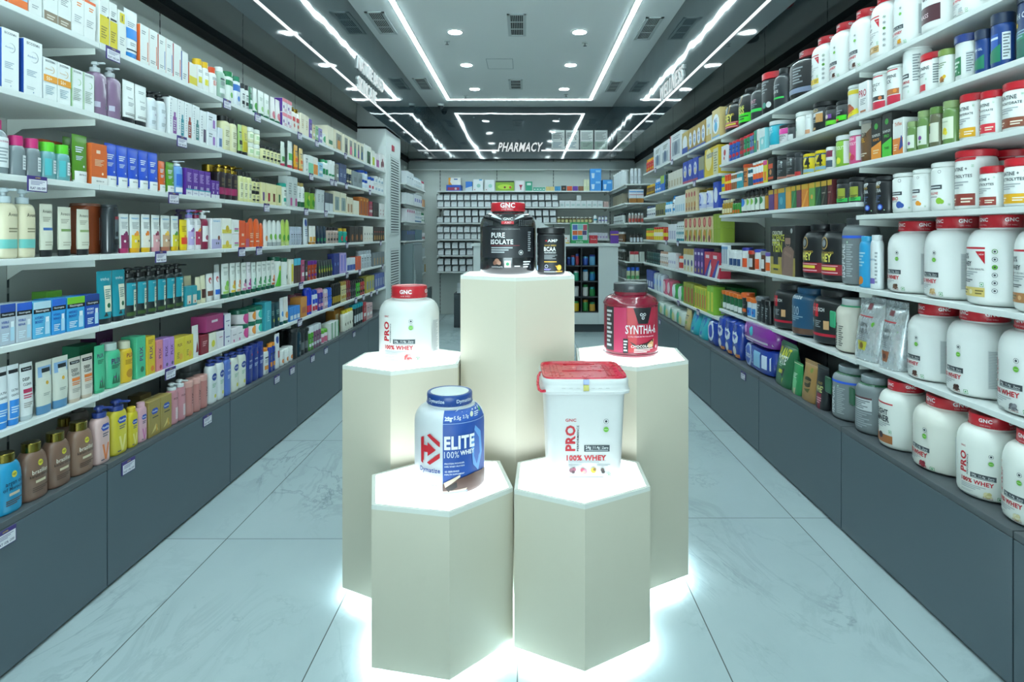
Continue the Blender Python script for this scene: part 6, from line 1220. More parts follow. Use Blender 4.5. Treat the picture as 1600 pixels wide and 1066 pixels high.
# ---- second shelf (near and middle bays)
row(1, WN[1], SR, 1.6755, [
 ('bottle', 1, 1576, 1640, 19, 'large dark blue fish oil bottle', '173a70 22304a', [T('FISH OIL', -.1, .62, .6, 'd8e2ea', 0, 1.2, .022), R(-.55, .55, .02, .30, '1f6a5a'), P([(-.55, .28), (.5, .45), (.5, .28)], '2a8a6a'), C(-.25, .5, .06, 'd8b03a'), L(-.4, .2, .3, .42, 3, '8ab0c8')], dict(cap=.2, neck=.8, sh=.1)),
 ('bottle', 1, 1545, 1575, 15.5, 'medium blue fish oil bottle', '1c3f80 22304a', [R(-.2, .2, .3, .62, '2a5ab0'), P([(-.5, .1), (.3, .1), (.3, .42), (-.5, .26)], '1f7a5a'), R(.36, .7, .12, .62, 'c8d0d4'), L(.4, .68, .15, .6, 8, '6a7276'), L(-.2, .2, .5, .58, 1, 'c8d8e8')], dict(cap=.2, neck=.8, sh=.1)),
 ('bottle', 1, 1523, 1544, 13, 'small blue fish oil bottle', '1c3f80 22304a', [P([(-.5, .1), (.4, .1), (.4, .42), (-.5, .26)], '1f7a5a'), T('FISH OIL', 0, .55, .6, 'd8e2ea', 0, 1.2)], dict(cap=.22, neck=.85, sh=.1)),
 ('bottle', 1, 1487, 1522, 14, 'white bottle, navy lid, green label', 'e3e7e4 22387a', [R(-.5, .12, .12, .52, '1f7a4a'), L(-.4, .05, .2, .45, 3, 'cfe0d4'), R(.3, .6, .12, .6, 'cfd5d6'), L(.32, .58, .15, .58, 8, '7a8286')] + VEG(.03, .18, .026), dict(cap=.17, neck=.85, sh=.12)),
 ('bottle', 1, 1466, 1488, 12, 'white bottle, olive lid, turmeric print', 'e3e7e2 7a8f4a', [L(-.3, .3, .5, .66, 3, '7a8a6a'), C(.05, .2, .16, 'b8742a'), C(.2, .26, .1, 'd8b02a'), P([(-.1, .12), (.1, .22), (.2, .12)], '8a5a2a')], dict(cap=.17, neck=.85, sh=.12)),
 ('tub', 1, 1437, 1468, 13.4, 'white tub, red lid, red corner', 'e6e9e6 '+RED, [R(-.46, .3, .8, .84, RED), T('ARGININE', -.1, .62, .66, 'ink', 0, 1.2, .022), L(-.4, .1, .4, .52, 2, 'a7adb0'), R(-.5, .1, .06, .22, 'd0303f'), L(.34, .6, .2, .7, 8, '7a8286')] + VEG(.12, .34, .026), {}),
 ('tub', 1, 1411, 1440, 19.4, 'tall white tub with white lid', 'e3e7e4 dfe4e2', [R(-.46, .2, .38, .46, BAR), L(-.4, .15, .4, .44, 1, 'd5dadb'), T('GLUTAMINE', -.12, .31, .7, RED, 0, 1.3, .022), L(-.4, .2, .2, .26, 1, 'a7adb0'), L(.34, .6, .3, .8, 10, '8a9296')] + VEG(.18, .13, .026), dict(lid=.10)),
 ('tub', 1, 1387, 1410, 14.6, 'white tub, tan band and red foot', 'e6e9e6 e3e7e4', [R(-.5, .5, 0, .24, 'd02f4a'), R(-.46, .46, .26, .40, 'b06a3a'), T('CAFFEINE', 0, .72, .7, 'ink', 0, 1.2, .022), T('STICK', -.1, .60, .5, 'ink', 0, 1.2, .022), R(-.4, .4, .86, .89, RED), C(.3, .34, .08, 'e08a3a')], dict(lid=.07)),
 ('tub', 1, 1365, 1386, 14.6, 'white tub, black band and red foot', 'e6e9e6 e3e7e4', [R(-.5, .5, 0, .22, 'd02f4a'), R(-.46, .46, .25, .36, '3a3a3c'), T('ENERGY', 0, .66, .6, 'ink', 0, 1.2, .022), T('STICK', -.1, .55, .5, 'ink', 0, 1.2, .022), R(-.4, .4, .86, .89, RED), C(.3, .3, .08, 'd87a4a')], dict(lid=.07)),
 ('carton', 1, 1346, 1364, 13, 'white carton with plum PRO lettering', 'e6e6e6 white', [T('PRO', -.05, .66, .8, 'b8304a', 0, 1.4, .026), L(-.3, .3, .3, .5, 4, '8a9094'), R(-.3, .3, .08, .14, 'b8785a')], dict(d=.06)),
 ('tub', 1, 1326, 1345, 14, 'clear tub with mango print', 'c8ccc6 cfd5d4', [R(-.46, .46, .72, .84, 'd8c02a'), P([(-.2, .66), (.3, .2), (-.3, .2)], 'dfe3e0'), C(-.05, .3, .24, '8a4a30'), C(.1, .26, .18, 'b85a3a'), P([(-.5, .022), (.4, .3), (.5, .15), (-.2, .022)], 'e0cf2a')], dict(lid=.1)),
 ('tub', 1, 1308, 1325, 9.6, 'small black tub, green band', '24282a 1b1d20', [R(-.5, .5, .12, .34, '4ad01f'), R(-.5, .1, .12, .2, 'c84a2a'), L(-.3, .3, .4, .6, 2, '8a9094')], {}),
 ('tub', 1, 1291, 1308, 9.4, 'small black tub, purple and green label', '24282a 1b1d20', [R(-.5, .5, .1, .3, '6ad02f'), R(-.3, .3, .4, .6, '7a4a9a'), C(0, .5, .1, 'd8d0b0')], {}),
 ('tub', 1, 1270, 1294, 13.4, 'wide black tub, white and tan lettering', '24272a 16181a', [T('GOLD', 0, .72, .4, 'c8b07a'), P([(-.4, .45), (.4, .55), (.4, .66), (-.4, .6)], 'c8ccce'), L(-.3, .3, .3, .42, 2, 'b8bcbe'), R(.1, .4, .3, .6, 'c8965a'), R(-.4, .1, .06, .14, 'c8a06a')], {}),
 ('tub', 1, 1262, 1270, 9.6, 'slim white tub, peach foot', 'dfe3e2 e3e6e4', [R(-.5, .5, .05, .25, 'd8a07a')], {}),
 ('tub', 1, 1243, 1264, 12.6, 'plain white tub with sage mark', 'e3e7e2 e6e9e6', [P([(-.3, .2), (-.1, .5), (0, .3)], '8ab0a8'), L(-.3, .0, .5, .6, 2, 'b0c0bc')], {}),
 ('tub', 1, 1234, 1243, 8.2, 'small black and white tub', '3a3e42 1b1d20', [R(-.46, .46, .05, .4, 'd5dada')], {}),
 ('tub', 1, 1218, 1233, 9.8, 'small white tub, hot pink band', 'e6e4e6 2a2c30', [R(-.5, .5, .5, .8, 'd83a9a'), T('COLLAGEN', 0, .4, .7, '3a3a40', 0, 1.2), L(-.3, .3, .15, .3, 2, '9a9aa0')], {}),
 ('tub', 1, 1202, 1222, 14.2, 'large turquoise tub with white lid', '2ab0c8 e3e8e8', [T('Joint', -.1, .7, .5, 'dff0f2', 0, 1.2), L(-.3, .2, .45, .6, 3, 'b0e0e6'), C(-.2, .22, .1, 'dff0f2'), R(-.5, .5, 0, .08, 'e3e8e8')], {}),
 ('carton', 1, 1190, 1202, 12.4, 'white and turquoise carton', '8ad0d4 white', [C(0, .4, .2, 'e0eeee'), R(-.5, .5, .6, 1, 'dfeaea')], {}),
 ('carton', 1, 1185, 1190, 13, 'narrow white carton with brown figure', 'e3e4de white', [R(-.2, .2, .1, .5, '9a6a4a'), R(-.5, -.3, 0, 1, '3a7a8a')], {}),
 ('carton', 1, 1181, 1185, 13, 'narrow green carton', '2a8a6a white', [C(0, .5, .2, 'c8d83a')], {}),
 ('can', 2, 1173, 1181, 12.6, 'steel blue tall tube can, red cap', '5a7aa8 c8303a', None, dict(cap=.12, neck=.96)),
 ('can', 2, 1163, 1173, 12.6, 'green tall tube can, red cap', '2a8a5a c8303a', None, dict(cap=.12, neck=.96)),
 ('can', 1, 1156, 1163, 12.6, 'brown tall tube can, red cap', '7a4a4a c8303a', None, dict(cap=.12, neck=.96)),
 ('can', 3, 1140, 1156, 12.6, 'blue tall tube can, red cap', '2a5ab0 c8303a', None, dict(cap=.12, neck=.96)),
 ('carton', 1, 1127, 1139, 12.2, 'white carton with red question swirl', 'e6e6e6 white', [C(.1, .6, .18, 'b8303a'), C(.0, .3, .1, 'b8303a')], {}),
], hi=4.30)
row(1, WN[1], SR, 1.6205, [
 ('carton', 1, 1103, 1126, 20.5, 'large yellow carton, baby oval', 'd8b81c white', [C(-.2, .6, .24, 'e8dca0'), T('nestum', -.1, .75, .5, '2a5a9a', 0, 1.2), R(.15, .5, .0, .9, 'd8d4b0'), L(.2, .45, .1, .8, 8, '8a8a6a')], dict(d=.12)),
 ('carton', 1, 1094, 1102, 17, 'blue and gold milk carton', '9a9a7a white', [R(-.5, .5, 0, .4, '2a4ab0')], dict(d=.1)),
 ('carton', 3, 1069, 1093, 18.5, 'royal blue carton with white drop', '1f3fa8 white', [P([(.3*cos(2*pi*i/14), .55 + .28*sin(2*pi*i/14)) for i in range(14)], 'dfe4ee'), C(0, .45, .15, 'd8c08a'), R(-.5, .5, 0, .12, 'a83a5a'), T('MIL', 0, .64, .34, '2a4ab0')], dict(d=.1)),
 ('carton', 5, 1046, 1068, 14.5, 'slim white and beige carton', 'd8d4c6 white', [R(-.3, .3, .1, .5, 'b8a88a')], dict(d=.06)),
 ('bottle', 2, 1040, 1046, 18, 'dark green bottle', '22443a 22302a', None, dict(cap=.15)),
 ('carton', 2, 1034, 1040, 15, 'blue and lime carton', '2a6ac8 white', [R(-.5, .5, .5, 1, 'a8c84a')], {}),
 ('bottle', 3, 1024, 1034, 14, 'sky blue bottle', '3a8ad8 dfe4ea', None, dict(cap=.2)),
 ('bottle', 5, 1011, 1023, 11, 'amber bottle with yellow cap', '7a5a2a d8b02a', None, dict(cap=.2)),
], lo=4.318)
# ---- third shelf
row(1, WN[2], SR, 1.4875, [
 ('tub', 1, 1564, 1608, 13.6, 'white tub, red lid, brown band, at the end', 'e6e9e6 '+RED, tubp('CREATINE', '8a4a34'), {}),
 ('tub', 1, 1533, 1563, 13.2, 'white tub, red lid, upright red lettering', 'e6e9e6 '+RED, tubp('CREATINE', 'd8303f') + [T('PRO', -.45, .4, .5, RED, 1, 1, .036)], {}),
 ('tub', 1, 1499, 1532, 14.2, 'white tub, red lid, yellow band', 'e6e9e6 '+RED, tubp('CREATINE', 'e0a81c'), {}),
 ('bottle', 1, 1471, 1498, 13.8, 'green glass bottle, yellow flower label', '6f8f52 8aa06a', [R(-.48, .48, .12, .62, 'd8e0c8'), C(.0, .32, .14, 'e0c81c'), C(.08, .26, .1, 'e8d83a'), C(-.08, .28, .1, 'e0c81c'), T('EVENING', 0, .52, .4, '5a7a4a')], dict(cap=.17, neck=.75, fin='f', sh=.12)),
 ('bottle', 1, 1452, 1470, 13.2, 'olive brown bottle, cream label', '6a6a52 6a8a4a', [R(-.3, .48, .12, .60, 'd0d2c0'), R(-.48, -.1, .35, .55, '3a4a2a'), R(-.48, -.1, .55, .60, 'd8c83a')], dict(cap=.17, neck=.75, fin='f', sh=.12)),
 ('bottle', 1, 1433, 1451, 13.2, 'green glass bottle, purple thistle label', '6f8f52 8aa06a', [R(-.48, .48, .12, .60, 'd8e0d0'), C(.05, .3, .13, '7a3a8a'), C(.05, .2, .08, '5a8a4a')], dict(cap=.17, neck=.75, fin='f', sh=.12)),
 ('bottle', 1, 1418, 1432, 10.6, 'small green bottle, purple thistle label', '6f8f52 8aa06a', [R(-.48, .48, .12, .55, 'd8e0d0'), C(.05, .28, .13, '7a3a8a')], dict(cap=.17, neck=.75, fin='f', sh=.12)),
 ('carton', 1, 1400, 1417, 13, 'white and orange carton with figure', 'e4e6e2 white', [R(-.5, .5, 0, .45, 'e0822a'), T('TriFlex', .05, .84, .7, 'd05a1a', 0, 1.3, .022), P([(.1, .1), (.3, .5), (.4, .5), (.5, .2)], '2a3a8a'), L(-.4, .0, .1, .3, 3, 'f0d0a8')], dict(d=.06)),
 ('carton', 1, 1399, 1428, 16, 'black and white carton at the back', '2a2c2e white', [R(-.5, .5, .86, 1, 'b8bcbc')], dict(dx=.08)),
 ('carton', 1, 1383, 1399, 16.4, 'black carton with green foot', '191b1a white', [P([(-.5, 0), (.5, 0), (.5, .42), (0, .36), (-.5, .30)], '4ac03a'), C(0, .80, .18, '3a9a3a'), T('SUNIFLEX', 0, .58, .8, 'd8dcd8', 0, 1.2, .022), T('PRO', 0, .47, .5, '4ac03a'), T('TABS', 0, .2, .5, '1f4a1a')], dict(d=.07)),
 ('carton', 1, 1366, 1382, 15.6, 'black carton with orange foot', '191b1a white', [P([(-.5, 0), (.5, 0), (.5, .42), (0, .36), (-.5, .30)], 'e8922a'), C(0, .80, .18, '3a9a3a'), T('SUNIFLEX', 0, .58, .8, 'd8dcd8', 0, 1.2, .022), T('FORTE', 0, .47, .6, 'e8922a'), L(-.3, .3, .12, .24, 2, 'f0d0a0')], dict(d=.07)),
 ('tub', 1, 1348, 1365, 16.4, 'brown tub with ASSOR lettering', '6a4a2c 8a8a88', [R(-.5, .5, .45, .95, '9a9488'), P([(-.5, .45), (.5, .45), (.5, .8), (.1, .6)], '6a4a2c'), T('ASSOR', -.05, .64, .7, '2a2420', 0, 1.6, .022), T('FUEL', -.05, .52, .5, 'd8a02a', 0, 1.3), L(-.4, .3, .12, .22, 2, 'd8ccb8')], dict(lid=.08)),
 ('tub', 1, 1328, 1347, 14, 'pink electrolyte tub with white lid', 'd8588a e3e6e6', [T('ELECTROLYTE', 0, .6, .8, 'f0d8e2', 0, 1.6, .02), T('RUSH', 0, .74, .4, 'f0d8e2'), C(-.1, .26, .16, 'd8c03a'), C(.1, .2, .14, 'c83a5a'), R(.3, .5, .1, .8, 'd8d4d8')], {}),
 ('tub', 1, 1306, 1327, 13.6, 'lime green electrolyte tub, white lid', '86b83a e3e6e6', [T('ELECTROLYTE', 0, .6, .8, 'e3efd4', 0, 1.6, .02), C(-.15, .25, .14, '4a9a3a'), C(.05, .2, .13, 'd8d83a'), R(.3, .5, .1, .8, 'd8dcd4')], {}),
 ('tub', 1, 1294, 1305, 10, 'white tub with wine label', 'dcdedc e3e6e4', [R(-.5, .5, .55, .85, '7a2444'), R(-.5, .5, .1, .4, '4a5a6a')], {}),
 ('tub', 2, 1255, 1293, 9.8, 'yellow tub with bold black number', 'e0c820 e0c820', [T('C4', -.05, .56, .7, '22241f', 0, 1.2, .022), R(-.5, .5, .78, .84, '2a6aa8'), R(-.46, .46, .08, .24, '8ab0c0'), L(-.3, .3, .28, .36, 1, '5a5a2a')], {}),
 ('tub', 1, 1245, 1254, 11.4, 'dark tub with red foot', '3a3e42 3a3e42', [R(-.5, .5, 0, .2, 'c83a3a')], {}),
 ('tub', 2, 1215, 1245, 13, 'charcoal preworkout tub', '34383a 3a3e40', [T('IGNITE', 0, .56, .6, 'a8aeb0', 0, 1.3), L(-.3, .3, .2, .4, 3, '7a8084'), R(-.5, .5, .04, .12, 'b87a6a'), C(.25, .7, .06, 'b8c0c0')], {}),
 ('carton', 1, 1203, 1214, 13, 'black carton with orange lettering', '1b1c1e white', [R(-.4, .4, .55, .75, 'd8502a'), C(0, .4, .2, 'c88a5a'), R(-.5, .5, .1, .2, 'd8502a')], {}),
 ('carton', 1, 1196, 1202, 12.4, 'yellow carton with magenta top', 'e0cf2a white', [R(-.5, .5, .8, 1, 'd83a8a'), R(-.3, .3, .1, .5, 'e8822a')], {}),
 ('can', 4, 1178, 1196, 13.2, 'effervescent tablet tube, orange and white', 'e8642a e6e6e4', [R(-.5, .5, .5, .8, 'e3e6e6'), R(-.5, .5, .1, .25, '2a4aa8')], dict(cap=.1, neck=.98)),
 ('can', 2, 1170, 1178, 11, 'dark striped tablet tube', '2a5a6a e6e6e4', [R(-.5, .5, .5, .7, 'e3e6e6')], dict(cap=.1, neck=.98)),
 ('can', 1, 1161, 1170, 14, 'wide orange capped tablet tube', 'd8884a e0562a', [L(-.3, .3, .2, .7, 6, '4a3a3a')], dict(cap=.14, neck=.98)),
 ('can', 3, 1153, 1161, 10.5, 'teal and white tablet tube', '3a9aa8 e6e6e4', [R(-.5, .5, .45, .65, 'e3e6e6')], dict(cap=.1, neck=.98)),
 ('can', 3, 1144, 1153, 10.5, 'brown and white tablet tube', '9a6a4a e6e6e4', [R(-.5, .5, .45, .65, 'e3e6e6')], dict(cap=.1, neck=.98)),
 ('can', 3, 1134, 1144, 10.8, 'orange and red tablet tube', 'e0562a d8302a', [R(-.5, .5, .45, .6, 'f0d03a')], dict(cap=.1, neck=.98)),
 ('can', 3, 1126, 1134, 10.8, 'yellow and green tablet tube', 'd8c82a 2a8a4a', [R(-.5, .5, .3, .5, '2a6ac8')], dict(cap=.1, neck=.98)),
], hi=4.30)
row(1, WN[2], SR, 1.3835, [
 ('carton', 1, 1117, 1125, 18.5, 'tall blue carton with white oval', '2a4ab0 white', [P([(.36*cos(2*pi*i/14), .5 + .3*sin(2*pi*i/14)) for i in range(14)], 'dfe4ee')], dict(d=.1)),
 ('tub', 2, 1092, 1116, 15.6, 'white formula tin with gold lid', 'dfe2e4 b8983e', [C(0, .5, .3, 'c8d0e8'), R(-.5, .5, .1, .3, 'b8c0e0'), T('2', 0, .5, .3, '4a5ab8')], dict(capm=1, lid=.12)),
 ('carton', 4, 1073, 1091, 18.5, 'beige nutrition carton, red emblem', 'd8c49a white', [C(0, .75, .28, 'b8303a'), C(.05, .3, .3, 'c88a4a'), C(0, .12, .2, '8a3a2a')], dict(d=.09)),
 ('carton', 5, 1057, 1072, 15, 'white carton, thin blue print', 'e3e8ea white', [R(-.3, .3, .1, .5, '9ac0d8')], dict(d=.06)),
 ('bottle', 1, 1050, 1057, 16.5, 'white bottle with bright blue cap', 'dfe8ee 2a8ad0', None, dict(cap=.2)),
 ('bottle', 3, 1040, 1050, 12, 'white and sky blue bottle', 'e3ebf0 5ab0dc', [R(-.4, .4, .2, .45, '4a9ad0')], dict(cap=.2)),
 ('carton', 4, 1026, 1039, 12, 'dark olive and cream carton', '8a8a5a white', [R(-.4, .4, .1, .5, '22281f')], {}),
 ('bottle', 5, 1011, 1025, 12, 'white bottle with navy print', 'dfe4e6 3a4a6a', None, dict(cap=.2)),
], lo=4.318)
# ---- fourth shelf: near bay lower board, middle bays higher board, far bays lower again
row(1, WN[3], SR, 1.2765, [
 ('tub', 1, 1566, 1612, 13.4, 'white tub, red lid, amber band, near end', 'e6e9e6 '+RED, tubp('CREATINE +', 'e0a81c', 'ELECTROLYTES'), {}),
 ('tub', 1, 1531, 1564, 12.2, 'shorter white tub, red lid, brown band', 'e6e9e6 '+RED, tubp('CREATINE +', '9a3a30', 'ELECTROLYTES'), {}),
 ('tub', 1, 1489, 1530, 18.2, 'tall white tub, red lid, rust band', 'e6e9e6 '+RED, tubp('CREATINE +', '8f3a30', 'ELECTROLYTES'), dict(lid=.12, back=1)),
 ('tub', 1, 1453, 1488, 15.8, 'white tub with lime print', 'e6e9e6 e6e9e6', wtub('CITRULLINE', '8ab83a'), dict(lid=.10)),
 ('tub', 1, 1427, 1452, 14.6, 'white tub with orange fruit print', 'e6e9e6 e6e9e6', wtub('WORKOUT', 'e0922a'), dict(lid=.10)),
 ('tub', 1, 1392, 1426, 14.4, 'white tub with blueberry print', 'e6e9e6 e6e9e6', wtub('L AMINO', '3a5aa8'), dict(lid=.10)),
 ('tub', 2, 1348, 1391, 14.4, 'black tub with small blue emblem', '1b1d21 1b1d21', [T('AMP', -.05, .80, .5, 'c8ccd0', 0, 1.2, .022), T('ULTRA', -.05, .62, .5, 'c8ccd0', 0, 1.4, .022), T('GOLD', -.05, .72, .4, 'c8a03a'), L(-.3, .2, .3, .5, 4, '5a6a8a'), C(.15, .18, .14, '2a4ac0'), C(.15, .18, .09, '8ab0e8')] + VEG(.36, .1, .022), dict(lid=.12)),
], hi=2.525)
row(1, WN[3], SR, 1.3305, [
 ('tub', 2, 1308, 1347, 10.4, 'black tub with green foot and barcode', '23272a 1b1d20', [R(-.5, .5, .06, .22, '3ac05a'), R(.0, .4, .2, .62, '9aa03a'), L(-.4, 0, .4, .6, 3, '8a9094'), L(.05, .38, .1, .3, 5, '2a2a20')], {}),
 ('carton', 1, 1297, 1307, 11, 'gold topped carton, dark maroon', '5a1f24 white', [R(-.5, .5, .78, 1, 'c8a02a'), P([(-.5, .0), (.3, .7), (.5, .7), (-.2, 0)], '7a2a2a'), T('KAPIVA', 0, .5, .6, 'd8d0c0')], dict(d=.05)),
 ('carton', 1, 1287, 1296, 11, 'gold topped carton, black striped', '23241f white', [R(-.5, .5, .78, 1, 'c8a02a'), P([(-.5, .0), (.3, .7), (.5, .7), (-.2, 0)], '4a4a3a'), T('KAPIVA', 0, .5, .6, 'd8d0c0')], dict(d=.05)),
 ('carton', 1, 1278, 1286, 11, 'gold topped carton, deep green', '1f4a34 white', [R(-.5, .5, .78, 1, 'c8a02a'), P([(-.5, .0), (.3, .7), (.5, .7), (-.2, 0)], '2a6a44')], dict(d=.05)),
 ('carton', 1, 1268, 1277, 11, 'gold topped carton, light green', '6aa04a white', [R(-.5, .5, .78, 1, 'c8a02a'), C(.0, .4, .2, 'e0a84a')], dict(d=.05)),
 ('carton', 1, 1256, 1267, 11, 'gold topped carton, bright orange', 'd8822a white', [R(-.5, .5, .78, 1, 'c8a02a'), P([(-.5, .0), (.3, .7), (.5, .7), (-.2, 0)], 'e8a03a')], dict(d=.05)),
 ('carton', 1, 1248, 1255, 11, 'gold topped carton, mulberry', '6a3040 white', [R(-.5, .5, .78, 1, 'c8a02a')], dict(d=.05)),
 ('carton', 1, 1240, 1247, 11, 'gold topped carton, jade', '3a7a4a white', [R(-.5, .5, .78, 1, 'c8a02a'), P([(-.5, .0), (.3, .7), (.5, .7), (-.2, 0)], '4a9a5a')], dict(d=.05)),
 ('carton', 1, 1231, 1239, 11, 'gold topped carton, pale orange', 'd89a3a white', [R(-.5, .5, .78, 1, 'c8a02a')], dict(d=.05)),
 ('carton', 1, 1219, 1230, 11, 'gold topped carton, petrol blue', '2a8098 white', [R(-.5, .5, .78, 1, 'c8a02a'), C(0, .4, .24, '5aa8b8')], dict(d=.05)),
 ('carton', 1, 1213, 1218, 11, 'gold topped carton, terracotta', 'c8623a white', [R(-.5, .5, .78, 1, 'c8a02a')], dict(d=.05)),
 ('carton', 1, 1204, 1212, 11, 'gold topped carton, violet', '5a3a7a white', [R(-.5, .5, .78, 1, 'c8a02a')], dict(d=.05)),
 ('dropper', 1, 1196, 1203, 14, 'dropper bottle with ochre label', '2e2418 1b1c1e', [R(-.46, .46, .08, .6, 'b8822a')], dict(cap=.28, neck=.6)),
 ('dropper', 2, 1180, 1195, 14, 'dropper bottle, white and green label', '2e2418 1b1c1e', [R(-.46, .46, .08, .6, 'd8ddd4'), C(0, .45, .3, '3a8a4a')], dict(cap=.28, neck=.6)),
 ('dropper', 2, 1167, 1180, 14, 'dropper bottle, white and lime label', '2e2418 1b1c1e', [R(-.46, .46, .08, .6, 'd8ddd4'), C(0, .45, .3, '8ac04a')], dict(cap=.28, neck=.6)),
 ('dropper', 1, 1158, 1167, 14, 'dropper bottle, white and blue label', '2e2418 1b1c1e', [R(-.46, .46, .08, .6, 'd8ddd4'), C(0, .45, .3, '3a7ac8')], dict(cap=.28, neck=.6)),
 ('bottle', 3, 1146, 1158, 8.5, 'small bottle with orange and green label', '3a8a3a 2a2420', [R(-.4, .4, .05, .3, 'd8722a')], dict(cap=.2)),
 ('bottle', 4, 1126, 1146, 10, 'golden oil bottle', 'a8822a d8cfa8', [R(-.4, .4, .1, .4, 'd8ccA0'.lower())], dict(cap=.2, neck=.5, fin='f')),
], lo=2.535, hi=4.30)
row(1, WN[3], SR, 1.1405, [
 ('carton', 2, 1117, 1136, 10, 'olive green carton', '8aa02a white', [C(0, .5, .03, '3a4a1a')], dict(stack=2, d=.1)),
 ('carton', 6, 1071, 1116, 19, 'beige nutrition carton, red round emblem', 'd8c49a white', [C(0, .78, .30, 'b8303a'), C(0, .78, .2, 'd87a6a'), C(.05, .3, .3, 'c8882a'), C(-.1, .14, .2, '7a2a3a'), R(.3, .5, 0, .5, '8aa83a')], dict(d=.09)),
 ('tube', 4, 1058, 1070, 17, 'white and teal tube', 'dfe8e8 2a8a9a', None, {}),
 ('carton', 4, 1046, 1058, 15, 'white carton with violet figure', 'e3e6ea white', [R(-.2, .2, .1, .6, '7a7ab8')], {}),
 ('jar', 2, 1036, 1046, 12, 'red and yellow spread jar', 'c8302a d8502a', [R(-.46, .46, .3, .6, 'e0cf3a')], {}),
 ('jar', 4, 1022, 1036, 13, 'yellow jar with red lid', 'e0c83a c8302a', [R(-.46, .46, .3, .6, 'e6e0d0')], {}),
 ('jar', 4, 1010, 1022, 12, 'orange and green jar', 'd8822a 4a9a3a', [R(-.46, .46, .3, .6, 'e0d83a')], {}),
], lo=4.318)
# ---- fifth shelf
row(1, WN[4], SR, .9865, [
 ('whey', 1, 1572, 1650, 26.5, 'white jar with red corner, tan band', 'e8eae8 '+RED, hundred_print('b0784a', 'e0b080'), whe(0)),
 ('whey', 1, 1498, 1570, 27, 'white jar with red corner, sand band', 'e8eae8 '+RED, hundred_print('d8c070', 'e8dcb0'), whe(0)),
 ('whey', 1, 1433, 1496, 27, 'white jar with oat ear print', 'e8eae8 '+RED, pro_print('c8a06a', 'd8b88a'), dict(lr=.33, lz=.86, sz=.63, lidprint=GL, back=1)),
 ('whey', 1, 1378, 1431, 26, 'white jar with coffee cup print', 'e8eae8 '+RED, pro_print('7a5a48', '5a4034'), dict(lr=.33, lz=.86, sz=.63, lidprint=GL, back=1)),
 ('bottle', 1, 1360, 1378, 21, 'slim white bottle', 'dfe4e6 d5dadc', [T('Lcarni', 0, .55, .6, '5a8ab0'), R(-.3, .3, .1, .2, '7a6ab8'), L(.3, .5, .1, .7, 9, '9aa0a4')], dict(cap=.1, neck=.6, sh=.14)),
 ('bottle', 1, 1341, 1359, 20.5, 'slim sky blue bottle with orange fruit', '2f9ed2 3aa8d8', [L(-.3, .3, .4, .7, 5, 'b0d8e8'), C(0, .14, .2, 'e0822a'), C(-.15, .1, .14, 'e8923a')], dict(cap=.1, neck=.6, sh=.14)),
 ('whey', 1, 1313, 1342, 28, 'grey bullet jar, blue stripe', '7b8184 34383c', isop(), dict(lr=.40, lz=.9, sz=.72)),
 ('whey', 2, 1251, 1312, 26, 'black jar, red band, gold crest', '202326 202326', gold, dict(lr=.32, lz=.89, sz=.66)),
 ('carton', 1, 1206, 1250, 25.5, 'black carton picturing a bare chested man', '1c1d1f white', [
    R(-.5, .5, 0, .36, 'b09a4a'), T('CREATINE', -.2, .86, .42, 'd8d8c8', 0, 1, .02), T('SCIENCE', -.16, .76, .5, 'c8c83a', 0, 1.2, .022), T('PRO', -.26, .66, .3, 'd8d8c8'), T('TEIN', -.2, .57, .4, 'c8c83a', 0, 1.3, .022), R(-.36, -.16, .08, .46, '2a2c30'), R(-.46, -.08, .12, .2, 'c8b83a'),
    P([(.0, 0), (.42, 0), (.44, .30), (.47, .50), (.36, .58), (.12, .58), (.02, .50), (-.02, .30)], '8a6a5e'), P([(-.02, .30), (.02, .50), (.10, .54), (.08, .20), (.0, .022)], '7a5a50'), P([(.08, .44), (.34, .36), (.38, .42), (.12, .50)], '9a786a'),
    P([(.17, .56), (.30, .56), (.29, .62), (.18, .62)], '7a5a50'), P([(.13, .66), (.155, .60), (.235, .575), (.31, .60), (.34, .66), (.34, .76), (.13, .76)], '9a786a'), P([(.12, .72), (.14, .80), (.24, .83), (.33, .80), (.35, .72), (.33, .77), (.24, .785), (.15, .77)], '241c1a'), P([(.16, .615), (.24, .585), (.31, .615), (.30, .64), (.24, .63), (.17, .64)], '3a2a26'),
    C(.38, .9, .04, 'b8bcbc')], dict(d=.12)),
 ('bottle', 1, 1196, 1205, 11, 'white bottle with orange and purple label', 'e3e4e4 6a5aa8', [R(-.46, .46, .08, .5, 'e0642a')], dict(cap=.18, neck=.8)),
 ('bottle', 1, 1190, 1196, 11.6, 'brown bottle with white label', '5a3422 8a8a8a', [R(-.46, .46, .15, .6, 'd8d8d4')], dict(cap=.18, neck=.8)),
 ('bottle', 1, 1177, 1190, 12.5, 'white bottle, broad orange label', 'e3e4e4 3a4ab0', [R(-.46, .46, .08, .55, 'e0562a')], dict(cap=.14, neck=.8)),
 ('bottle', 1, 1170, 1177, 11.4, 'amber bottle with grey label', '5a3422 c83a2a', [R(-.46, .46, .15, .6, 'c8ccd0')], dict(cap=.18, neck=.8)),
 ('bottle', 1, 1158, 1170, 13, 'white bottle with orange and navy label', 'e3e4e4 3a3a9a', [R(-.46, .46, .08, .5, 'e0562a')], dict(cap=.14, neck=.8)),
 ('bottle', 3, 1140, 1158, 11, 'white bottle, navy label', 'e3e6e8 dfe4e4', [R(-.46, .46, .1, .5, '2a4a7a')], dict(cap=.18, neck=.8)),
 ('carton', 4, 1121, 1140, 14, 'white and navy slim carton', 'dfe5e8 white', [R(-.4, .0, .1, .8, '2a5a8a'), R(-.4, .4, .8, .92, '3a8ac8')], {}),
], hi=4.30)
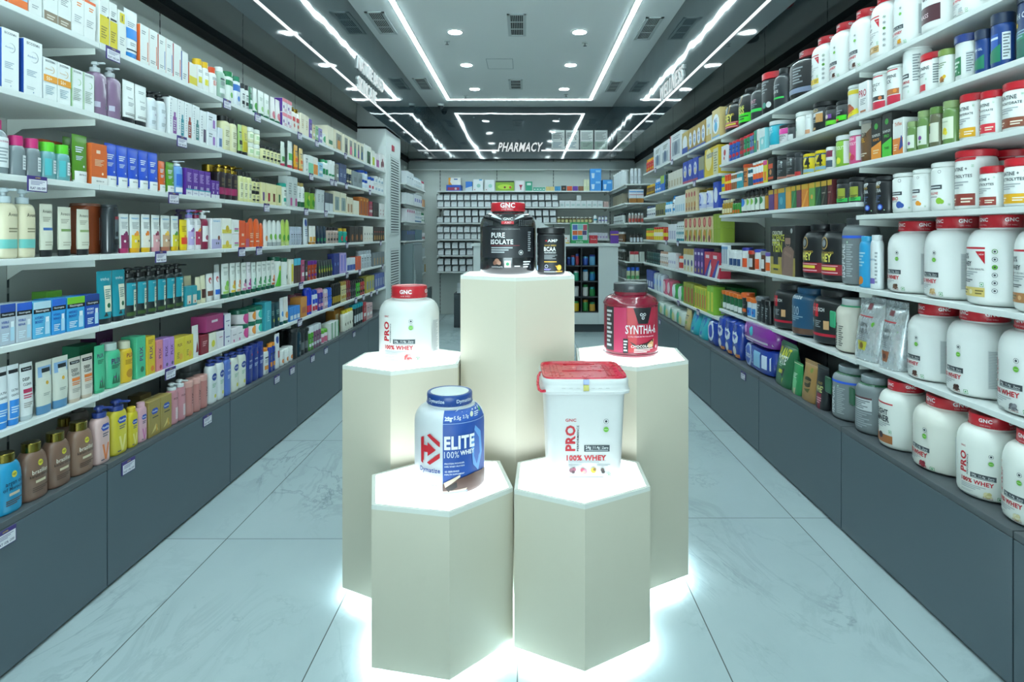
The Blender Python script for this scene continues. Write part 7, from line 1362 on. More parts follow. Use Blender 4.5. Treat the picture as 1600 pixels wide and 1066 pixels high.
row(1, WN[4], SR, .8885, [
 ('carton', 2, 1103, 1127, 18, 'red and blue striped carton', 'c82f4a white', [P([(-.5, .0), (.3, .7), (.5, .7), (.0, 0)], '2a3a9a'), P([(-.1, 0), (.4, .6), (.5, .4), (.2, 0)], 'dfe3ea'), R(-.3, .2, .75, .88, 'd8c8d0')], dict(d=.08)),
 ('carton', 3, 1087, 1102, 20, 'indigo carton with violet emblem', '4a2f86 white', [R(-.3, .3, .75, .85, 'd8d0e8'), C(0, .4, .26, 'b88ad0'), C(0, .15, .2, 'c8a84a')], dict(d=.08)),
 ('carton', 3, 1070, 1086, 19, 'white and gold nutrition carton', 'dfdccb white', [R(-.5, .5, .75, 1, 'b89a4a'), C(0, .4, .26, '3a3a8a'), C(0, .15, .2, 'c8b86a')], dict(d=.08)),
 ('jar', 1, 1058, 1070, 12, 'white jar with red lid and label', 'e6e2de e0562a', [R(-.46, .46, .15, .55, 'c8403a')], {}),
 ('carton', 4, 1046, 1058, 14, 'white carton with lilac drop', 'e6e6ea white', [C(0, .4, .22, '7a6ab8')], {}),
 ('bottle', 5, 1032, 1046, 14, 'pale pink and white bottle', 'e3dcd8 c8a08a', None, dict(cap=.15)),
 ('bottle', 4, 1021, 1032, 15, 'teal black bottle', '1f4a4a 22262a', None, dict(cap=.2)),
 ('bottle', 4, 1011, 1021, 15, 'dark green syrup bottle', '22443a 22262a', None, dict(cap=.2)),
], lo=4.318)
# ---- sixth shelf
row(1, WN[5], SR, .6975, [
 ('whey', 1, 1540, 1640, 27.5, 'white jar with cookie print at the end', 'e8eae8 '+RED, pro_print('6a6a70', '8a8a90'), whe(0)),
 ('whey', 1, 1466, 1538, 27, 'white jar with chocolate star print', 'e8eae8 '+RED, pro_print('4a302a', '3a241f'), whe(0)),
 ('whey', 1, 1409, 1464, 26, 'white jar with chocolate block print', 'e8eae8 '+RED, pro_print('5a3a30', '4a2c24'), whe(0)),
 ('pouch', 1, 1370, 1415, 25, 'silver pouch with brown band', 'dfe4e8 b0b6ba', [T('PRO', -.36, .5, .28, RED, 1, 1, .026), R(-.42, .40, .68, .70, RED), T('WEIGHT SURGE', .08, .46, .72, 'ink', 0, 1.3, .022), T('CLEAN', -.1, .56, .4, 'ink', 0, 1, .022), L(-.25, .4, .3, .42, 4, '8a9094'), R(-.48, .48, .10, .26, '9a5a3a'), C(0, .18, .07, '5a3020'), C(.38, .54, .06, '67b32e'), R(-.15, .05, .78, .86, '8a3a44')], dict(d=.1, gap=1.0, foil=1)),
 ('pouch', 1, 1332, 1369, 25, 'silver pouch with yellow band', 'dfe4e8 b0b6ba', [T('PRO', -.36, .5, .28, RED, 1, 1, .026), R(-.42, .40, .68, .70, RED), T('MASS SURGE', .08, .46, .66, 'ink', 0, 1.3, .022), T('CLEAN', -.1, .56, .4, 'ink', 0, 1, .022), L(-.25, .4, .3, .42, 4, '8a9094'), R(-.48, .48, .16, .30, 'c8c03a'), C(0, .23, .07, '8a6a2a'), C(.3, .58, .06, '67b32e'), R(-.05, .1, .80, .9, '8a3a44')], dict(d=.1, gap=1.0, foil=1)),
 ('whey', 1, 1303, 1332, 22.5, 'cream jar with green hanging tag', 'd9d3c6 c8cccc', [T('ISOPURE', -.14, .32, .44, 'ink', 1, 1.4, .026), L(.02, .2, .1, .5, 10, '6a6a64')], dict(lr=.34, lz=.88, sz=.68, collar='3fae7e')),
 ('whey', 1, 1264, 1302, 24.5, 'matte black jar, red letter mark', '232629 2a2d30', mtech, dict(lr=.36, lz=.89, sz=.70)),
 ('whey', 1, 1233, 1263, 23.5, 'steel blue jar with brown foot', '28577a 2a5a80', [T('ISO100', -.12, .52, .62, 'b8ccd8', 0, 1.5, .0), T('Dymatize', 0, .80, .5, 'd8e2ea', 0, 1.1), L(-.3, .3, .3, .42, 3, '9ab8c8'), R(-.62, .62, .035, .16, '6a4a3a')], dict(lr=.38, lz=.88, sz=.70)),
 ('whey', 1, 1206, 1232, 23.5, 'matte black jar, red letter mark', '232629 2a2d30', mtech, dict(lr=.36, lz=.89, sz=.70)),
 ('bottle', 2, 1191, 1205, 13, 'black shaker bottle, white print', '24282b 1b1d20', [L(-.3, .3, .2, .7, 5, '9aa0a4')], dict(cap=.2, neck=.85)),
 ('bottle', 1, 1182, 1191, 14, 'black and grey bottle', '3a3e42 8a9094', [L(-.3, .3, .2, .7, 5, 'b8bcbe')], dict(cap=.16, neck=.85)),
 ('bottle', 2, 1168, 1182, 12, 'white bottle, orange cap, blue label', 'dfe4e8 e8722a', [R(-.46, .46, .1, .5, '3a8ad0'), C(.1, .3, .14, '3a3a9a')], dict(cap=.2, neck=.9)),
 ('bottle', 1, 1160, 1168, 14, 'black bottle with orange cap', '22282a e0642a', None, dict(cap=.2, neck=.9)),
 ('bottle', 5, 1130, 1160, 12, 'green labelled bottle, orange cap', '2a6a44 e0722a', [R(-.46, .46, .05, .35, 'dfe3e0')], dict(cap=.2, neck=.9)),
 ('bottle', 1, 1122, 1130, 12.6, 'dark bottle with white foot', '2a3034 e0722a', [R(-.46, .46, .05, .45, 'dfe3e0')], dict(cap=.2, neck=.9)),
], hi=4.30)
row(1, WN[5], SR, .6205, [
 ('carton', 2, 1122, 1154, 20, 'dark green washing carton', '1f7a3a white', [P([(-.3, .85), (.3, .85), (0, .6)], 'c8d0d4'), C(0, .35, .3, '22304a')], dict(d=.14, dx=.12)),
 ('carton', 2, 1107, 1118, 20, 'lime and yellow carton', '8ac03a white', [R(-.3, .3, .1, .8, 'd8d83a')], dict(d=.08)),
 ('carton', 5, 1087, 1106, 17, 'yellow green carton with orange stripe', 'c8c83a white', [R(-.1, .3, .1, .7, 'd8622a'), R(-.4, -.1, .1, .9, '6ab04a')], dict(d=.07)),
 ('carton', 3, 1070, 1086, 17.5, 'olive carton with red stripe', '9aa03a white', [R(-.1, .3, .1, .8, 'b83a2a')], dict(d=.07)),
 ('pack', 2, 1050, 1069, 13, 'green and white pad pack', '3aa84a white', [C(0, .5, .3, 'dfeaea')], {}),
 ('pack', 2, 1036, 1050, 15, 'pink pad pack', 'd85a7a white', [C(0, .5, .3, 'e8c8d0')], {}),
 ('pack', 3, 1022, 1036, 18, 'white and blue pad pack', 'd0dce8 white', [C(0, .5, .25, '4a7ac8')], {}),
 ('carton', 3, 1012, 1022, 19, 'navy and white carton', '3a4a9a white', [R(-.3, .3, .1, .4, 'dfe4ee')], {}),
], lo=4.318)
# ---- base ledge
row(1, WN[6], 1.295, ZP, [
 ('whey', 1, 1549, 1640, 24.5, 'white jar with vanilla print at ledge end', 'e8eae4 '+RED, pro_print('d8d0b0', 'c8bc90'), dict(lr=.33, lz=.86, sz=.63, lidprint=GL, w=.185)),
 ('whey', 1, 1486, 1548, 24, 'white jar with PRO lettering facing out', 'e8eae4 '+RED, pro_print('e0d6a8', 'c8bc80'), dict(lr=.33, lz=.86, sz=.63, lidprint=GL, turn=38, w=.178)),
 ('whey', 1, 1412, 1487, 24, 'white jar with raspberry print', 'e4e3da '+RED, pro_print('a83040', '8a2434'), dict(lr=.33, lz=.86, sz=.63, lidprint=GL)),
 ('whey', 1, 1366, 1411, 24, 'white gainer jar with brown band', 'e8eae4 '+RED, [R(-.4, .25, .66, .68, RED), T('WEIGHT', -.1, .54, .5, 'ink', 0, 1.25, .036), T('GAINER', -.08, .44, .52, 'ink', 0, 1.25, .036), L(-.3, .2, .30, .38, 3, 'a7adb0'), R(-.45, .25, .08, .20, 'a8683a'), C(-.05, .18, .07, '3a2a30')] + VEG(.2, .26), dict(lr=.33, lz=.86, sz=.63, lidprint=GL)),
 ('whey', 1, 1333, 1366, 22, 'grey jar, facts panel and green collar', '7a8286 8a9498', [R(-.25, .45, .42, .62, 'c8cdd0'), L(-.2, .4, .44, .60, 5, '6a7276'), R(-.25, .45, .62, .65, '5a2a30'), L(-.25, .45, .1, .4, 8, 'a3abb0')], dict(lr=.36, lz=.88, sz=.70, collar='1f5a3a')),
 ('whey', 1, 1295, 1330, 22, 'grey jar, blue stripe and green collar', '828a8e 8a9498', isop(), dict(lr=.36, lz=.88, sz=.70, collar='1f5a3a')),
 ('pouch', 1, 1275, 1296, 19, 'black and crimson protein pouch', '24272b 1b1d20', [R(-.5, .5, 0, .36, '8a1f38'), T('WHEY', 0, .46, .8, 'd8d88a', 0, 1.5, .026), L(-.3, .3, .12, .28, 3, 'd89aa8'), T('GOLD', 0, .6, .4, 'c8a84a')], dict(gap=1.0)),
 ('pouch', 1, 1252, 1276, 18.5, 'kraft brown pouch', 'a8814e a8814e', [P([(.28*cos(2*pi*i/14), .48 + .13*sin(2*pi*i/14)) for i in range(14)], '3a3420'), C(.1, .78, .08, '7a8a3a'), L(-.2, .2, .44, .52, 3, 'b89a6a'), P([(-.2, .28), (.2, .34), (.1, .22)], '5a5a2a')], dict(gap=1.0)),
 ('pouch', 1, 1237, 1254, 15.5, 'small green and cream pouch', '2f8f54 d8d0a8', [R(-.46, .46, 0, .25, 'c8c49a'), C(.0, .35, .24, '7ac08a'), L(-.2, .2, .5, .66, 4, 'd0e4d4')], dict(gap=1.0)),
 ('pouch', 1, 1208, 1241, 22, 'large green plant protein pouch', '2c6a44 3a7a54', [T('PLANT', -.05, .74, .66, 'd8d02a', 0, 1.6, .026), T('PROTEIN', -.0, .60, .74, 'e3e8e3', 0, 1.4, .026), L(-.3, .1, .44, .52, 2, 'a8c8b0'), C(.15, .32, .10, '3a3a4a'), R(-.1, .1, .30, .38, 'c8c83a'), C(.2, .12, .10, 'c8d02a')], dict(gap=1.0, tw=.8)),
 ('pack', 1, 1160, 1207, 14.5, 'blue diaper pack lying low', '1f3f9e white', [C(-.26, .5, .16, 'b8c8ea'), C(-.26, .5, .12, '3a5fc0'), R(-.02, .20, .2, .8, '8ac0e6'), R(.25, .45, .25, .75, 'd0dcf0'), T('Pants', -.26, .5, .2, 'eef2fa', 0, 1.2, .022)], dict(d=.18)),
 ('pack', 1, 1159, 1207, 11.5, 'purple diaper pack on top of blue', '8a2f9a white', [R(-.5, .5, .18, .28, 'd8c8e0'), C(-.1, .6, .06, '4ac0d8'), L(-.3, -.05, .05, .16, 1, 'e0c8e6'), C(-.3, .62, .05, 'd8a0e0')], dict(d=.18, dz=.1475)),
 ('pack', 3, 1122, 1157, 23, 'upright blue diaper pack', '2243a8 white', [P([(-.35, .62), (-.2, .74), (0, .70), (.2, .74), (.35, .62), (.3, .46), (0, .40), (-.3, .46)], 'dfe6f4'), P([(-.25, .62), (0, .66), (.25, .62), (0, .50)], '2a4ab8'), C(0, .22, .2, 'd8d4d8'), R(.05, .4, .05, .14, 'e08a4a')], dict(d=.16)),
 ('pack', 1, 1105, 1121, 17, 'shorter blue diaper pack', '2243a8 white', [C(0, .55, .3, 'dfe6f4'), C(0, .55, .2, '2a4ab8')], dict(d=.16)),
 ('pouch', 2, 1078, 1104, 17, 'turquoise refill pouch', '2aa8b8 3ab8c8', [C(.0, .55, .28, '1f5ab0'), C(-.05, .55, .2, '2aa8b8'), R(-.3, .3, .08, .14, 'd8eaee')], dict(gap=1.0)),
 ('pouch', 1, 1070, 1077, 16.5, 'beige and green pouch', 'c8b07a 8aa84a', None, dict(gap=1.0)),
 ('pack', 4, 1028, 1068, 12.5, 'white wipes pack with green print', 'd5e0d8 white', [C(-.1, .5, .2, '3aa88a'), C(.2, .4, .16, 'd8d08a')], dict(d=.15)),
])
tags(1, WN[0], SR, 1.852, [1051, 1025])
tags(1, WN[1], SR, 1.60, [1086])
tags(1, WN[3], SR, 1.12, [1042, 1060])
tags(1, WN[5], SR, .60, [1061, 1092])
tags(1, WN[6], -(-XR), ZP - .05, [1163, 1032])
# ------------------------------------------------------------------ pharmacy: back wall shelves, wings, counter
def pshelf(x0, x1, y0, y1, z, label, group):
    t = thing('wall_shelf', label, 'shelf', ((x0+x1)/2, (y0+y1)/2, z), 0, group)
    a, c = (x1-x0)/2, (y1-y0)/2
    m = MB(); m.box(-a, a, -c, c, -.018, 0, shelf_m, .0012); link('shelf_board', m.mesh('shelf_board', False), t)
    m = MB()
    for x in (-a + .03, 0, a - .03): m.box(x - .002, x + .002, -c + .02, c, -.05, -.018, brk_m)
    link('bracket', m.mesh('bracket', False), t)
YF = 9.10
TB = [1.829, 1.592, 1.365, 1.125, .892, .655]
BKS = [f'pharmacy {w} shelf' for w in ('top', 'second', 'third', 'fourth', 'fifth', 'sixth')]
for i, z in enumerate(TB):
    pshelf(-1.275, 1.225 if i < 4 else -.55, YF, YB - .002, z, f'white shelf board, {ORD[i]} level of pharmacy back wall', 'pharmacy back shelf boards')
LWS = [f'side wing {w} shelf' for w in ('top', 'second', 'third', 'fourth', 'fifth', 'sixth')]
for i, z in enumerate([1.817, 1.585, 1.362, 1.118, .877, .655]):
    pshelf(WL + .002, -1.43, 7.55 if i < 4 else 8.3, 9.06, z, f'white shelf board, {ORD[i]} level of wing beyond louvred cabinet', 'pharmacy wing shelf boards')
RW = [1.825, 1.589, 1.340, 1.098, .86, .64]
RWS = [f'corner wing {w} shelf' for w in ('top', 'second', 'third', 'fourth', 'fifth', 'sixth')]
for i, z in enumerate(RW):
    pshelf(1.235, WR - .002, 7.75, YB - .002, z, f'white shelf board, {ORD[i]} level of corner wing beside wellness wall', 'pharmacy corner shelf boards')
def flat(shelf, yf, z, entries, inset=.01):
    """things facing the shop along a shelf parallel to the back wall"""
    for e in entries:
        kind, n, p0, p1, hcm, desc, cols = e[:7]
        pr = e[7] if len(e) > 7 else None; opt = dict(e[8]) if len(e) > 8 else {}
        h = hcm/100; y = yf + inset + opt.get('dx', 0)
        x0, x1 = (p0 - HX)*y/F, (p1 - HX)*y/F
        pitch = (x1 - x0)/n; w = pitch*.95
        d = opt.get('d', min(w, .14)); opt.setdefault('seg', 10)
        proto = make(kind, w, d, h, cols.split(), pr, opt); nm, cat = opt.get('nm', NAMES[kind])
        if nm == 'product_carton': nm = 'medicine_carton'
        for lv in range(opt.get('stack', 1)):
            for i in range(n):
                ds = desc if opt.get('stack', 1) == 1 else ('lower ' if lv == 0 else 'upper ') + desc
                o = stock(proto, (x0 + pitch*(i + .5), y + d/2, z + .0006 + lv*(h + .0008) + opt.get('dz', 0)), radians(random.uniform(-2, 2)), ds, cat, shelf, nm)
                o['_k'] = x0 + pitch*i; o['_side'] = 'left'
flat(BKS[0], YF, TB[0], [
 ('carton', 1, 697, 721, 8.5, 'blue and crimson carton', '2a5ac0 white', [R(-.4, .4, .1, .6, 'a83a5a'), C(.15, .35, .08, 'd8d0d8')], dict(d=.2)),
 ('carton', 1, 700, 720, 10.5, 'white carton with orange arc on top', 'e3e4e0 white', [P([(-.5, 0), (-.5, 1), (-.3, 1), (-.36, .4), (-.2, 0)], 'e0962a'), R(-.05, .25, .7, .85, '2a5a9a')], dict(d=.2, dz=.0865)),
 ('carton', 1, 727, 738, 13.5, 'blue and white carton', '2a72c8 white', [P([(-.5, 0), (.5, 0), (.5, .5), (-.5, .3)], 'c8d8e4')], {}),
 ('carton', 1, 739, 755, 16.5, 'white carton with pale leaf', 'dfe6ea white', [C(.05, .45, .2, '9ac8c0'), R(-.4, -.3, .06, .14, 'b84a5a'), R(.1, .4, .9, 1.0, '4aa0d8')], {}),
 ('carton', 1, 757, 773, 16, 'white carton with leaf and red dot', 'dfe6ea white', [C(.05, .45, .2, '9ac8c0'), R(-.4, -.3, .06, .14, 'b84a5a')], {}),
 ('carton', 1, 774, 804, 14.5, 'wide lime green carton', '86b02a white', [P([(.4*cos(2*pi*i/14), .4 + .25*sin(2*pi*i/14)) for i in range(14)], 'b8d83a'), C(.0, .35, .06, '7a3a2a'), C(.3, .35, .06, 'c83a2a'), R(-.5, .5, .85, 1, '2a3a1a')], {}),
 ('carton', 1, 805, 820, 14.5, 'white carton with crimson glass', 'e3e0e4 white', [P([(-.1, .6), (.3, .6), (.15, .3), (.15, .1), (.05, .1), (.05, .3)], 'b82a4a')], {}),
 ('carton', 1, 821, 832, 13.5, 'teal green carton', '2a9a7a white', [R(-.3, .3, .6, .85, 'c8dcd4')], {}),
 ('carton', 4, 833, 852, 5, 'low green white carton', '3aa088 white', [R(-.3, .3, .3, .6, 'd8e0dc')], {}),
 ('carton', 2, 853, 866, 6, 'small yellow white carton', 'd8c07a white', [], {}),
 ('carton', 2, 867, 876, 6.5, 'small blue teal carton', '2a86b8 white', [], {}),
 ('carton', 1, 877, 885, 7.5, 'small black carton', '2e2a2a white', [C(0, .5, .16, 'b86a3a')], {}),
 ('carton', 1, 886, 894, 6.8, 'small red orange carton', 'd8522a white', [], {}),
 ('carton', 1, 895, 903, 6.8, 'small violet carton', '6a3aa0 white', [], {}),
 ('carton', 1, 904, 912, 6.8, 'small brown carton', '8a5a3a white', [], {}),
 ('carton', 2, 912, 921, 16.5, 'cream carton with pale print', 'd8dcbc white', [R(-.3, .3, .1, .4, 'c8d0a0')], {}),
 ('carton', 1, 922, 940, 16, 'bright blue carton with glass picture', '3a92dc white', [P([(-.4, .6), (-.1, .6), (-.15, .15), (-.35, .15)], 'c8e0f0'), R(.0, .4, .68, .85, '8ac4ec')], dict(stack=2)),
 ('carton', 1, 941, 957, 16, 'bright blue carton beside the stack', '3a92dc white', [P([(-.4, .6), (-.1, .6), (-.15, .15), (-.35, .15)], 'c8e0f0'), R(.0, .4, .68, .85, '8ac4ec')], {}),
])
# grey storage bins with white front cards
def bin_parts():
    w, d, h = .092, .22, .096
    m = MB(); g = M('5d686e', .5)
    m.box(-w/2, w/2, 0, d, 0, .004, g); m.box(-w/2, -w/2 + .003, 0, d, .004, h, g); m.box(w/2 - .003, w/2, 0, d, .004, h, g); m.box(-w/2 + .003, w/2 - .003, d - .003, d, .004, h, g)
    m.add([(-w/2 + .003, .0, .004), (w/2 - .003, .0, .004), (w/2 - .003, .012, h*.66), (-w/2 + .003, .012, h*.66), (-w/2 + .003, .004, .004), (w/2 - .003, .004, .004), (w/2 - .003, .016, h*.66), (-w/2 + .003, .016, h*.66)],
          [(0, 1, 2, 3), (7, 6, 5, 4), (3, 2, 6, 7), (0, 3, 7, 4), (1, 5, 6, 2)], g)
    c = MB(); c.box(-w*.43, w*.43, -.003, -.001, .006, h*.70, paper('dde3e6')); c.box(-w*.43, w*.43, .02, .14, h*.72, h*.9, paper('cfd6da'))
    c.box(-w*.25, w*.15, -.0035, -.003, h*.46, h*.50, paper('9aa6ac'))
    return [('bin_tray', m.mesh('bin_tray', False), [('name_card', c.mesh('name_card', False))])]
BINP = bin_parts()
def bins(shelf, z, x0p, x1p, n, skip=()):
    y = YF + .012
    for lv, nm in ((0, 'lower'), (1, 'upper')):
        for i in range(n):
            if (lv, i) in skip: continue
            x = (x0p + (x1p - x0p)*(i + .5)/n + (-.8 if lv else 0) - HX)*y/F
            o = stock(BINP, (x, y, z + .0006 + lv*.0972), 0, f'grey bin with white card, {nm} row', 'storage bin', shelf, 'storage_bin')
            o['_k'] = x; o['_side'] = 'left'
bins(BKS[1], TB[1], 683, 873, 18)
bins(BKS[2], TB[2], 682, 870, 17, ((1, 0),))
bins(BKS[3], TB[3], 683, 767, 8)
bins(BKS[4], TB[4], 683, 740, 5)
bins(BKS[5], TB[5], 683, 740, 5)
flat(BKS[1], YF, TB[1], [('carton', 8, 874, 942, 9.5, 'small white medicine carton', 'd8dee0 white', [R(-.3, .3, .2, .5, 'b0c8c8')], {}),
 ('carton', 1, 901, 908, 7.5, 'white carton standing on the row', 'dfe4e6 white', [], dict(dz=.097)), ('carton', 2, 943, 951, 8, 'slim rose and white carton', 'c8a8a4 white', [], {})])
flat(BKS[2], YF, TB[2], [('bottle', 9, 870, 926, 8.5, 'small amber bottle, pale label', '5a4a2a d8dcd8', [R(-.46, .46, .1, .55, 'c8c48a')], dict(cap=.2, neck=.75)),
 ('bottle', 1, 927, 934, 11.5, 'white bottle with teal band', 'dfe6e8 dfe6e8', [R(-.46, .46, .3, .5, '2a9ab0')], dict(cap=.15)), ('bottle', 3, 935, 950, 9.5, 'white bottle with violet band', 'dfe4e8 5a5a8a', [R(-.46, .46, .3, .45, '6a5ab0')], dict(cap=.15))])
flat(BKS[3], YF, TB[3], [('carton', 7, 918, 950, 9.5, 'small lilac white carton', 'cfd0dc white', [R(-.3, .3, .2, .5, 'a890c0')], {})])
# wing beyond the louvred cabinet
for i, (z, hs) in enumerate(((1.817, 16), (1.585, 14.5), (1.362, 15.5), (1.118, 14))):
    sets = [[('carton', 3, 634, 645, hs, 'white carton, pale lettering', 'dde4e8 white', [R(-.3, .3, .5, .6, '8aa0b0')], {}), ('bottle', 5, 646, 658, hs - 2, 'white bottle, grey print', 'dfe5e8 b8c8d4', None, dict(cap=.15)), ('bottle', 2, 658, 663, hs - 3, 'white bottle with pink cap', 'e0e0e4 d83a6a', [], dict(cap=.2))],
            [('carton', 3, 634, 645, hs - 2, 'white carton, grey lettering', 'dfe4e6 white', [], {}), ('carton', 4, 646, 658, hs, 'white carton, violet print', 'dfe4ea white', [R(-.3, .3, .3, .6, '6a6ac0')], {}), ('carton', 2, 658, 664, hs - 4, 'peach carton', 'e0a87a white', [], {})],
            [('carton', 4, 634, 647, hs, 'white and rose carton', 'dfdfe4 white', [R(-.3, .3, .7, .9, 'b84a7a')], {}), ('tube', 5, 648, 658, hs, 'white tube, blue foot', 'dfe6ea 2a6a9a', None, {}), ('bottle', 2, 658, 663, hs - 2, 'white bottle, green print', 'dfe6e2 2a8a5a', None, dict(cap=.2))],
            [('carton', 4, 634, 647, hs - 1, 'slate grey carton', '4a5a68 white', [R(-.3, .3, .6, .9, '2a4a9a')], {}), ('carton', 4, 648, 658, hs, 'teal grey carton', '5a7a84 white', [], {}), ('carton', 2, 658, 664, hs - 4, 'white and red carton', 'dcd8da white', [R(-.3, .3, .2, .4, 'b83a4a')], {})]][i]
    row(-1, LWS[i], 1.43, z, sets, hi=9.05)
row(-1, LWS[4], 1.43, .877, [('carton', 6, 653, 665, 13, 'pale grey carton', 'b8c2c4 white', [], {})], lo=8.36, hi=9.05)
row(-1, LWS[5], 1.43, .655, [('carton', 5, 653, 662, 12, 'pale grey carton', 'b0babc white', [], {}), ('carton', 1, 663, 667, 11, 'ochre carton', 'b8903a white', [], {})], lo=8.36, hi=9.05)
t = thing('storage_cabinet', 'grey steel cabinet under the wing beyond the louvred cabinet', 'cabinet', (-1.56, 7.95, 0))
m = MB(); m.box(-.175, .20, -.33, .33, 0, 1.09, M('76868a', .35, .2), .004); link('cabinet_body', m.mesh('cabinet_body', False), t)
m = MB(); m.box(.2005, .212, -.30, .30, .06, 1.06, M('8b9a9d', .3, .3), .002); link('cabinet_door', m.mesh('cabinet_door', False), t)
m = MB(); m.box(.212, .225, -.27, -.255, .5, .75, metal('b8c0c2'), .001); link('door_handle', m.mesh('door_handle', False), t)
t = thing('base_cabinet', 'charcoal base cabinet in the corner beyond the steel cabinet', 'cabinet', (-1.57, 8.84, 0))
m = MB(); m.box(-.168, .166, -.5, .5, 0, .40, M('1c2022', .7)); link('carcass', m.mesh('carcass', False), t)
m = MB(); m.box(.167, .184, -.5, .5, .01, .42, dark_lam, .001); link('door_panel', m.mesh('door_panel', False), t)
# corner wing (stock faces the counter; its end is seen from the shop)
for i, sets in enumerate([
    [('bottle', 5, 959, 974, 20, 'tall white bottle', 'dbe2e6 e3e8ea', [], dict(cap=.1, neck=.8)),],
    [('carton', 5, 959, 974, 13, 'beige and dark carton', '8a8470 white', [], {})],
    [('bottle', 6, 959, 974, 13, 'mixed pale bottle', 'c8d0d0 2a3034', None, dict(cap=.2))],
    [('bottle', 6, 959, 974, 13, 'amber syrup bottle', '6a4a2a d8dcdc', None, dict(cap=.2))],
    [('bottle', 6, 959, 974, 14, 'dark pale bottle', '5a5e58 d8dcdc', None, dict(cap=.2))],
    [('carton', 6, 959, 974, 12, 'pale mixed carton', 'a8b4b8 white', [], {})]]):
    row(1, RWS[i], 1.235, RW[i], sets)
EY = 7.76
flat(RWS[0], EY, RW[0], [('bottle', 3, 985, 1003, 19, 'white bottle facing the shop', 'd8dfe6 e3e8ea', [L(-.3, .3, .2, .5, 4, 'b0b8c0')], dict(cap=.1, neck=.8))])
flat(RWS[1], EY, RW[1], [('carton', 2, 984, 1006, 5.5, 'brown carton with white top, facing shop', 'a8702a white', [], {}), ('carton', 2, 983, 1006, 11, 'white carton, blue and red stripes', 'dde3ea white', [R(-.5, .5, .66, .78, '3a92dc'), R(-.5, .5, .36, .42, 'b84a5a')], dict(dz=.0565))])
flat(RWS[2], EY, RW[2], [('bottle', 5, 982, 1006, 12, 'clear bottle with red label', 'b8aca8 c8d0d2', [R(-.46, .46, .1, .45, 'b8443a')], dict(cap=.2, neck=.7, fin='f'))])
flat(RWS[3], EY, RW[3], [('bottle', 4, 984, 1005, 11, 'white labelled bottle, black cap', '3a3430 1f2224', [R(-.46, .46, .06, .55, 'd0dae2')], dict(cap=.22, neck=.7))])
flat(RWS[4], EY, RW[4], [('carton', 2, 984, 998, 12.5, 'white carton with red top', 'dfddd4 white', [R(-.5, .5, .7, 1, 'b82f3a')], {}), ('carton', 2, 999, 1007, 12, 'pale green carton', 'cfd8d0 white', [], {})])
flat(RWS[5], EY, RW[5], [('bottle', 3, 979, 1000, 15, 'pale yellow bottle with blue cap', 'cfd4b0 2a5fc8', [R(-.46, .46, .05, .3, '5aa86a')], dict(cap=.3, neck=.85))])

# counter
ct = M('d7dedd', .35); dk = M('2b3438', .5)
t = thing('pharmacy_counter', 'white pharmacy counter with dark open shelves behind the pedestals', 'counter', (0, 7.9, 0))
m = MB(); m.box(-.63, 1.14, -.20, .30, 0, .10, M('39444a', .5)); link('kick_plinth', m.mesh('kick_plinth', False), t)
m = MB(); m.box(-.63, .50, -.24, .30, .10, 1.05, ct, .002); m.box(.90, 1.14, -.24, .30, .10, 1.05, ct, .002); m.box(.50, .90, -.24, .30, .10, .24, ct); m.box(.50, .90, .12, .30, .24, 1.05, dk)
link('counter_body', m.mesh('counter_body', False), t)
m = MB(); m.box(-.65, 1.16, -.26, .32, 1.05, 1.085, ct, .003); link('counter_top', m.mesh('counter_top', False), t)
m = MB(); m.box(.50, .505, -.235, .12, .24, 1.05, dk); m.box(.895, .90, -.235, .12, .24, 1.05, dk); m.box(.505, .895, -.235, .12, 1.03, 1.05, dk); m.box(.505, .895, -.235, .12, .24, .25, dk)
m.box(.687, .697, -.23, .12, .25, 1.03, dk)
for z in (.43, .62, .81): m.box(.505, .895, -.23, .12, z - .006, z + .006, dk)
link('open_shelves', m.mesh('open_shelves', False), t)
m = MB(); poly = [(-.2, 1.085), (.505, 1.085), (.505, 1.09), (.33, 1.30), (.13, 1.385), (-.2, 1.385)]
poly = [(-.2, 1.085), (.502, 1.085), (.502, 1.06 + .03), (.325, 1.27), (.14, 1.375), (-.2, 1.375)]
n = len(poly); v = [(x, y, z) for y in (-.255, -.225) for x, z in poly]
m.add(v, [tuple(range(n)), tuple(range(2*n - 1, n - 1, -1))] + [((i + 1) % n, i, n + i, n + (i + 1) % n) for i in range(n)], ct)
link('front_screen', m.mesh('front_screen', False), t)
t = thing('drawer_unit', 'narrow dark cabinet beside the counter, skincare side', 'cabinet', (-.865, 8.25, 0))
m = MB(); m.box(-.045, .045, -.2, .2, 0, .44, M('333d42', .5), .003); link('cabinet_body', m.mesh('cabinet_body', False), t)
m = MB(); m.box(-.04, .04, -.206, -.201, .03, .42, M('3d484e', .45), .001); link('front_panel', m.mesh('front_panel', False), t)
flat('narrow dark cabinet top', 8.07, .441, [('carton', 1, 714, 720, 6.5, 'white carton', 'd8dee0 white', [], {}), ('carton', 1, 714, 720, 6, 'grey white carton on top', 'c8d0d4 white', [], dict(dz=.0665))])
CT = 'pharmacy counter top'
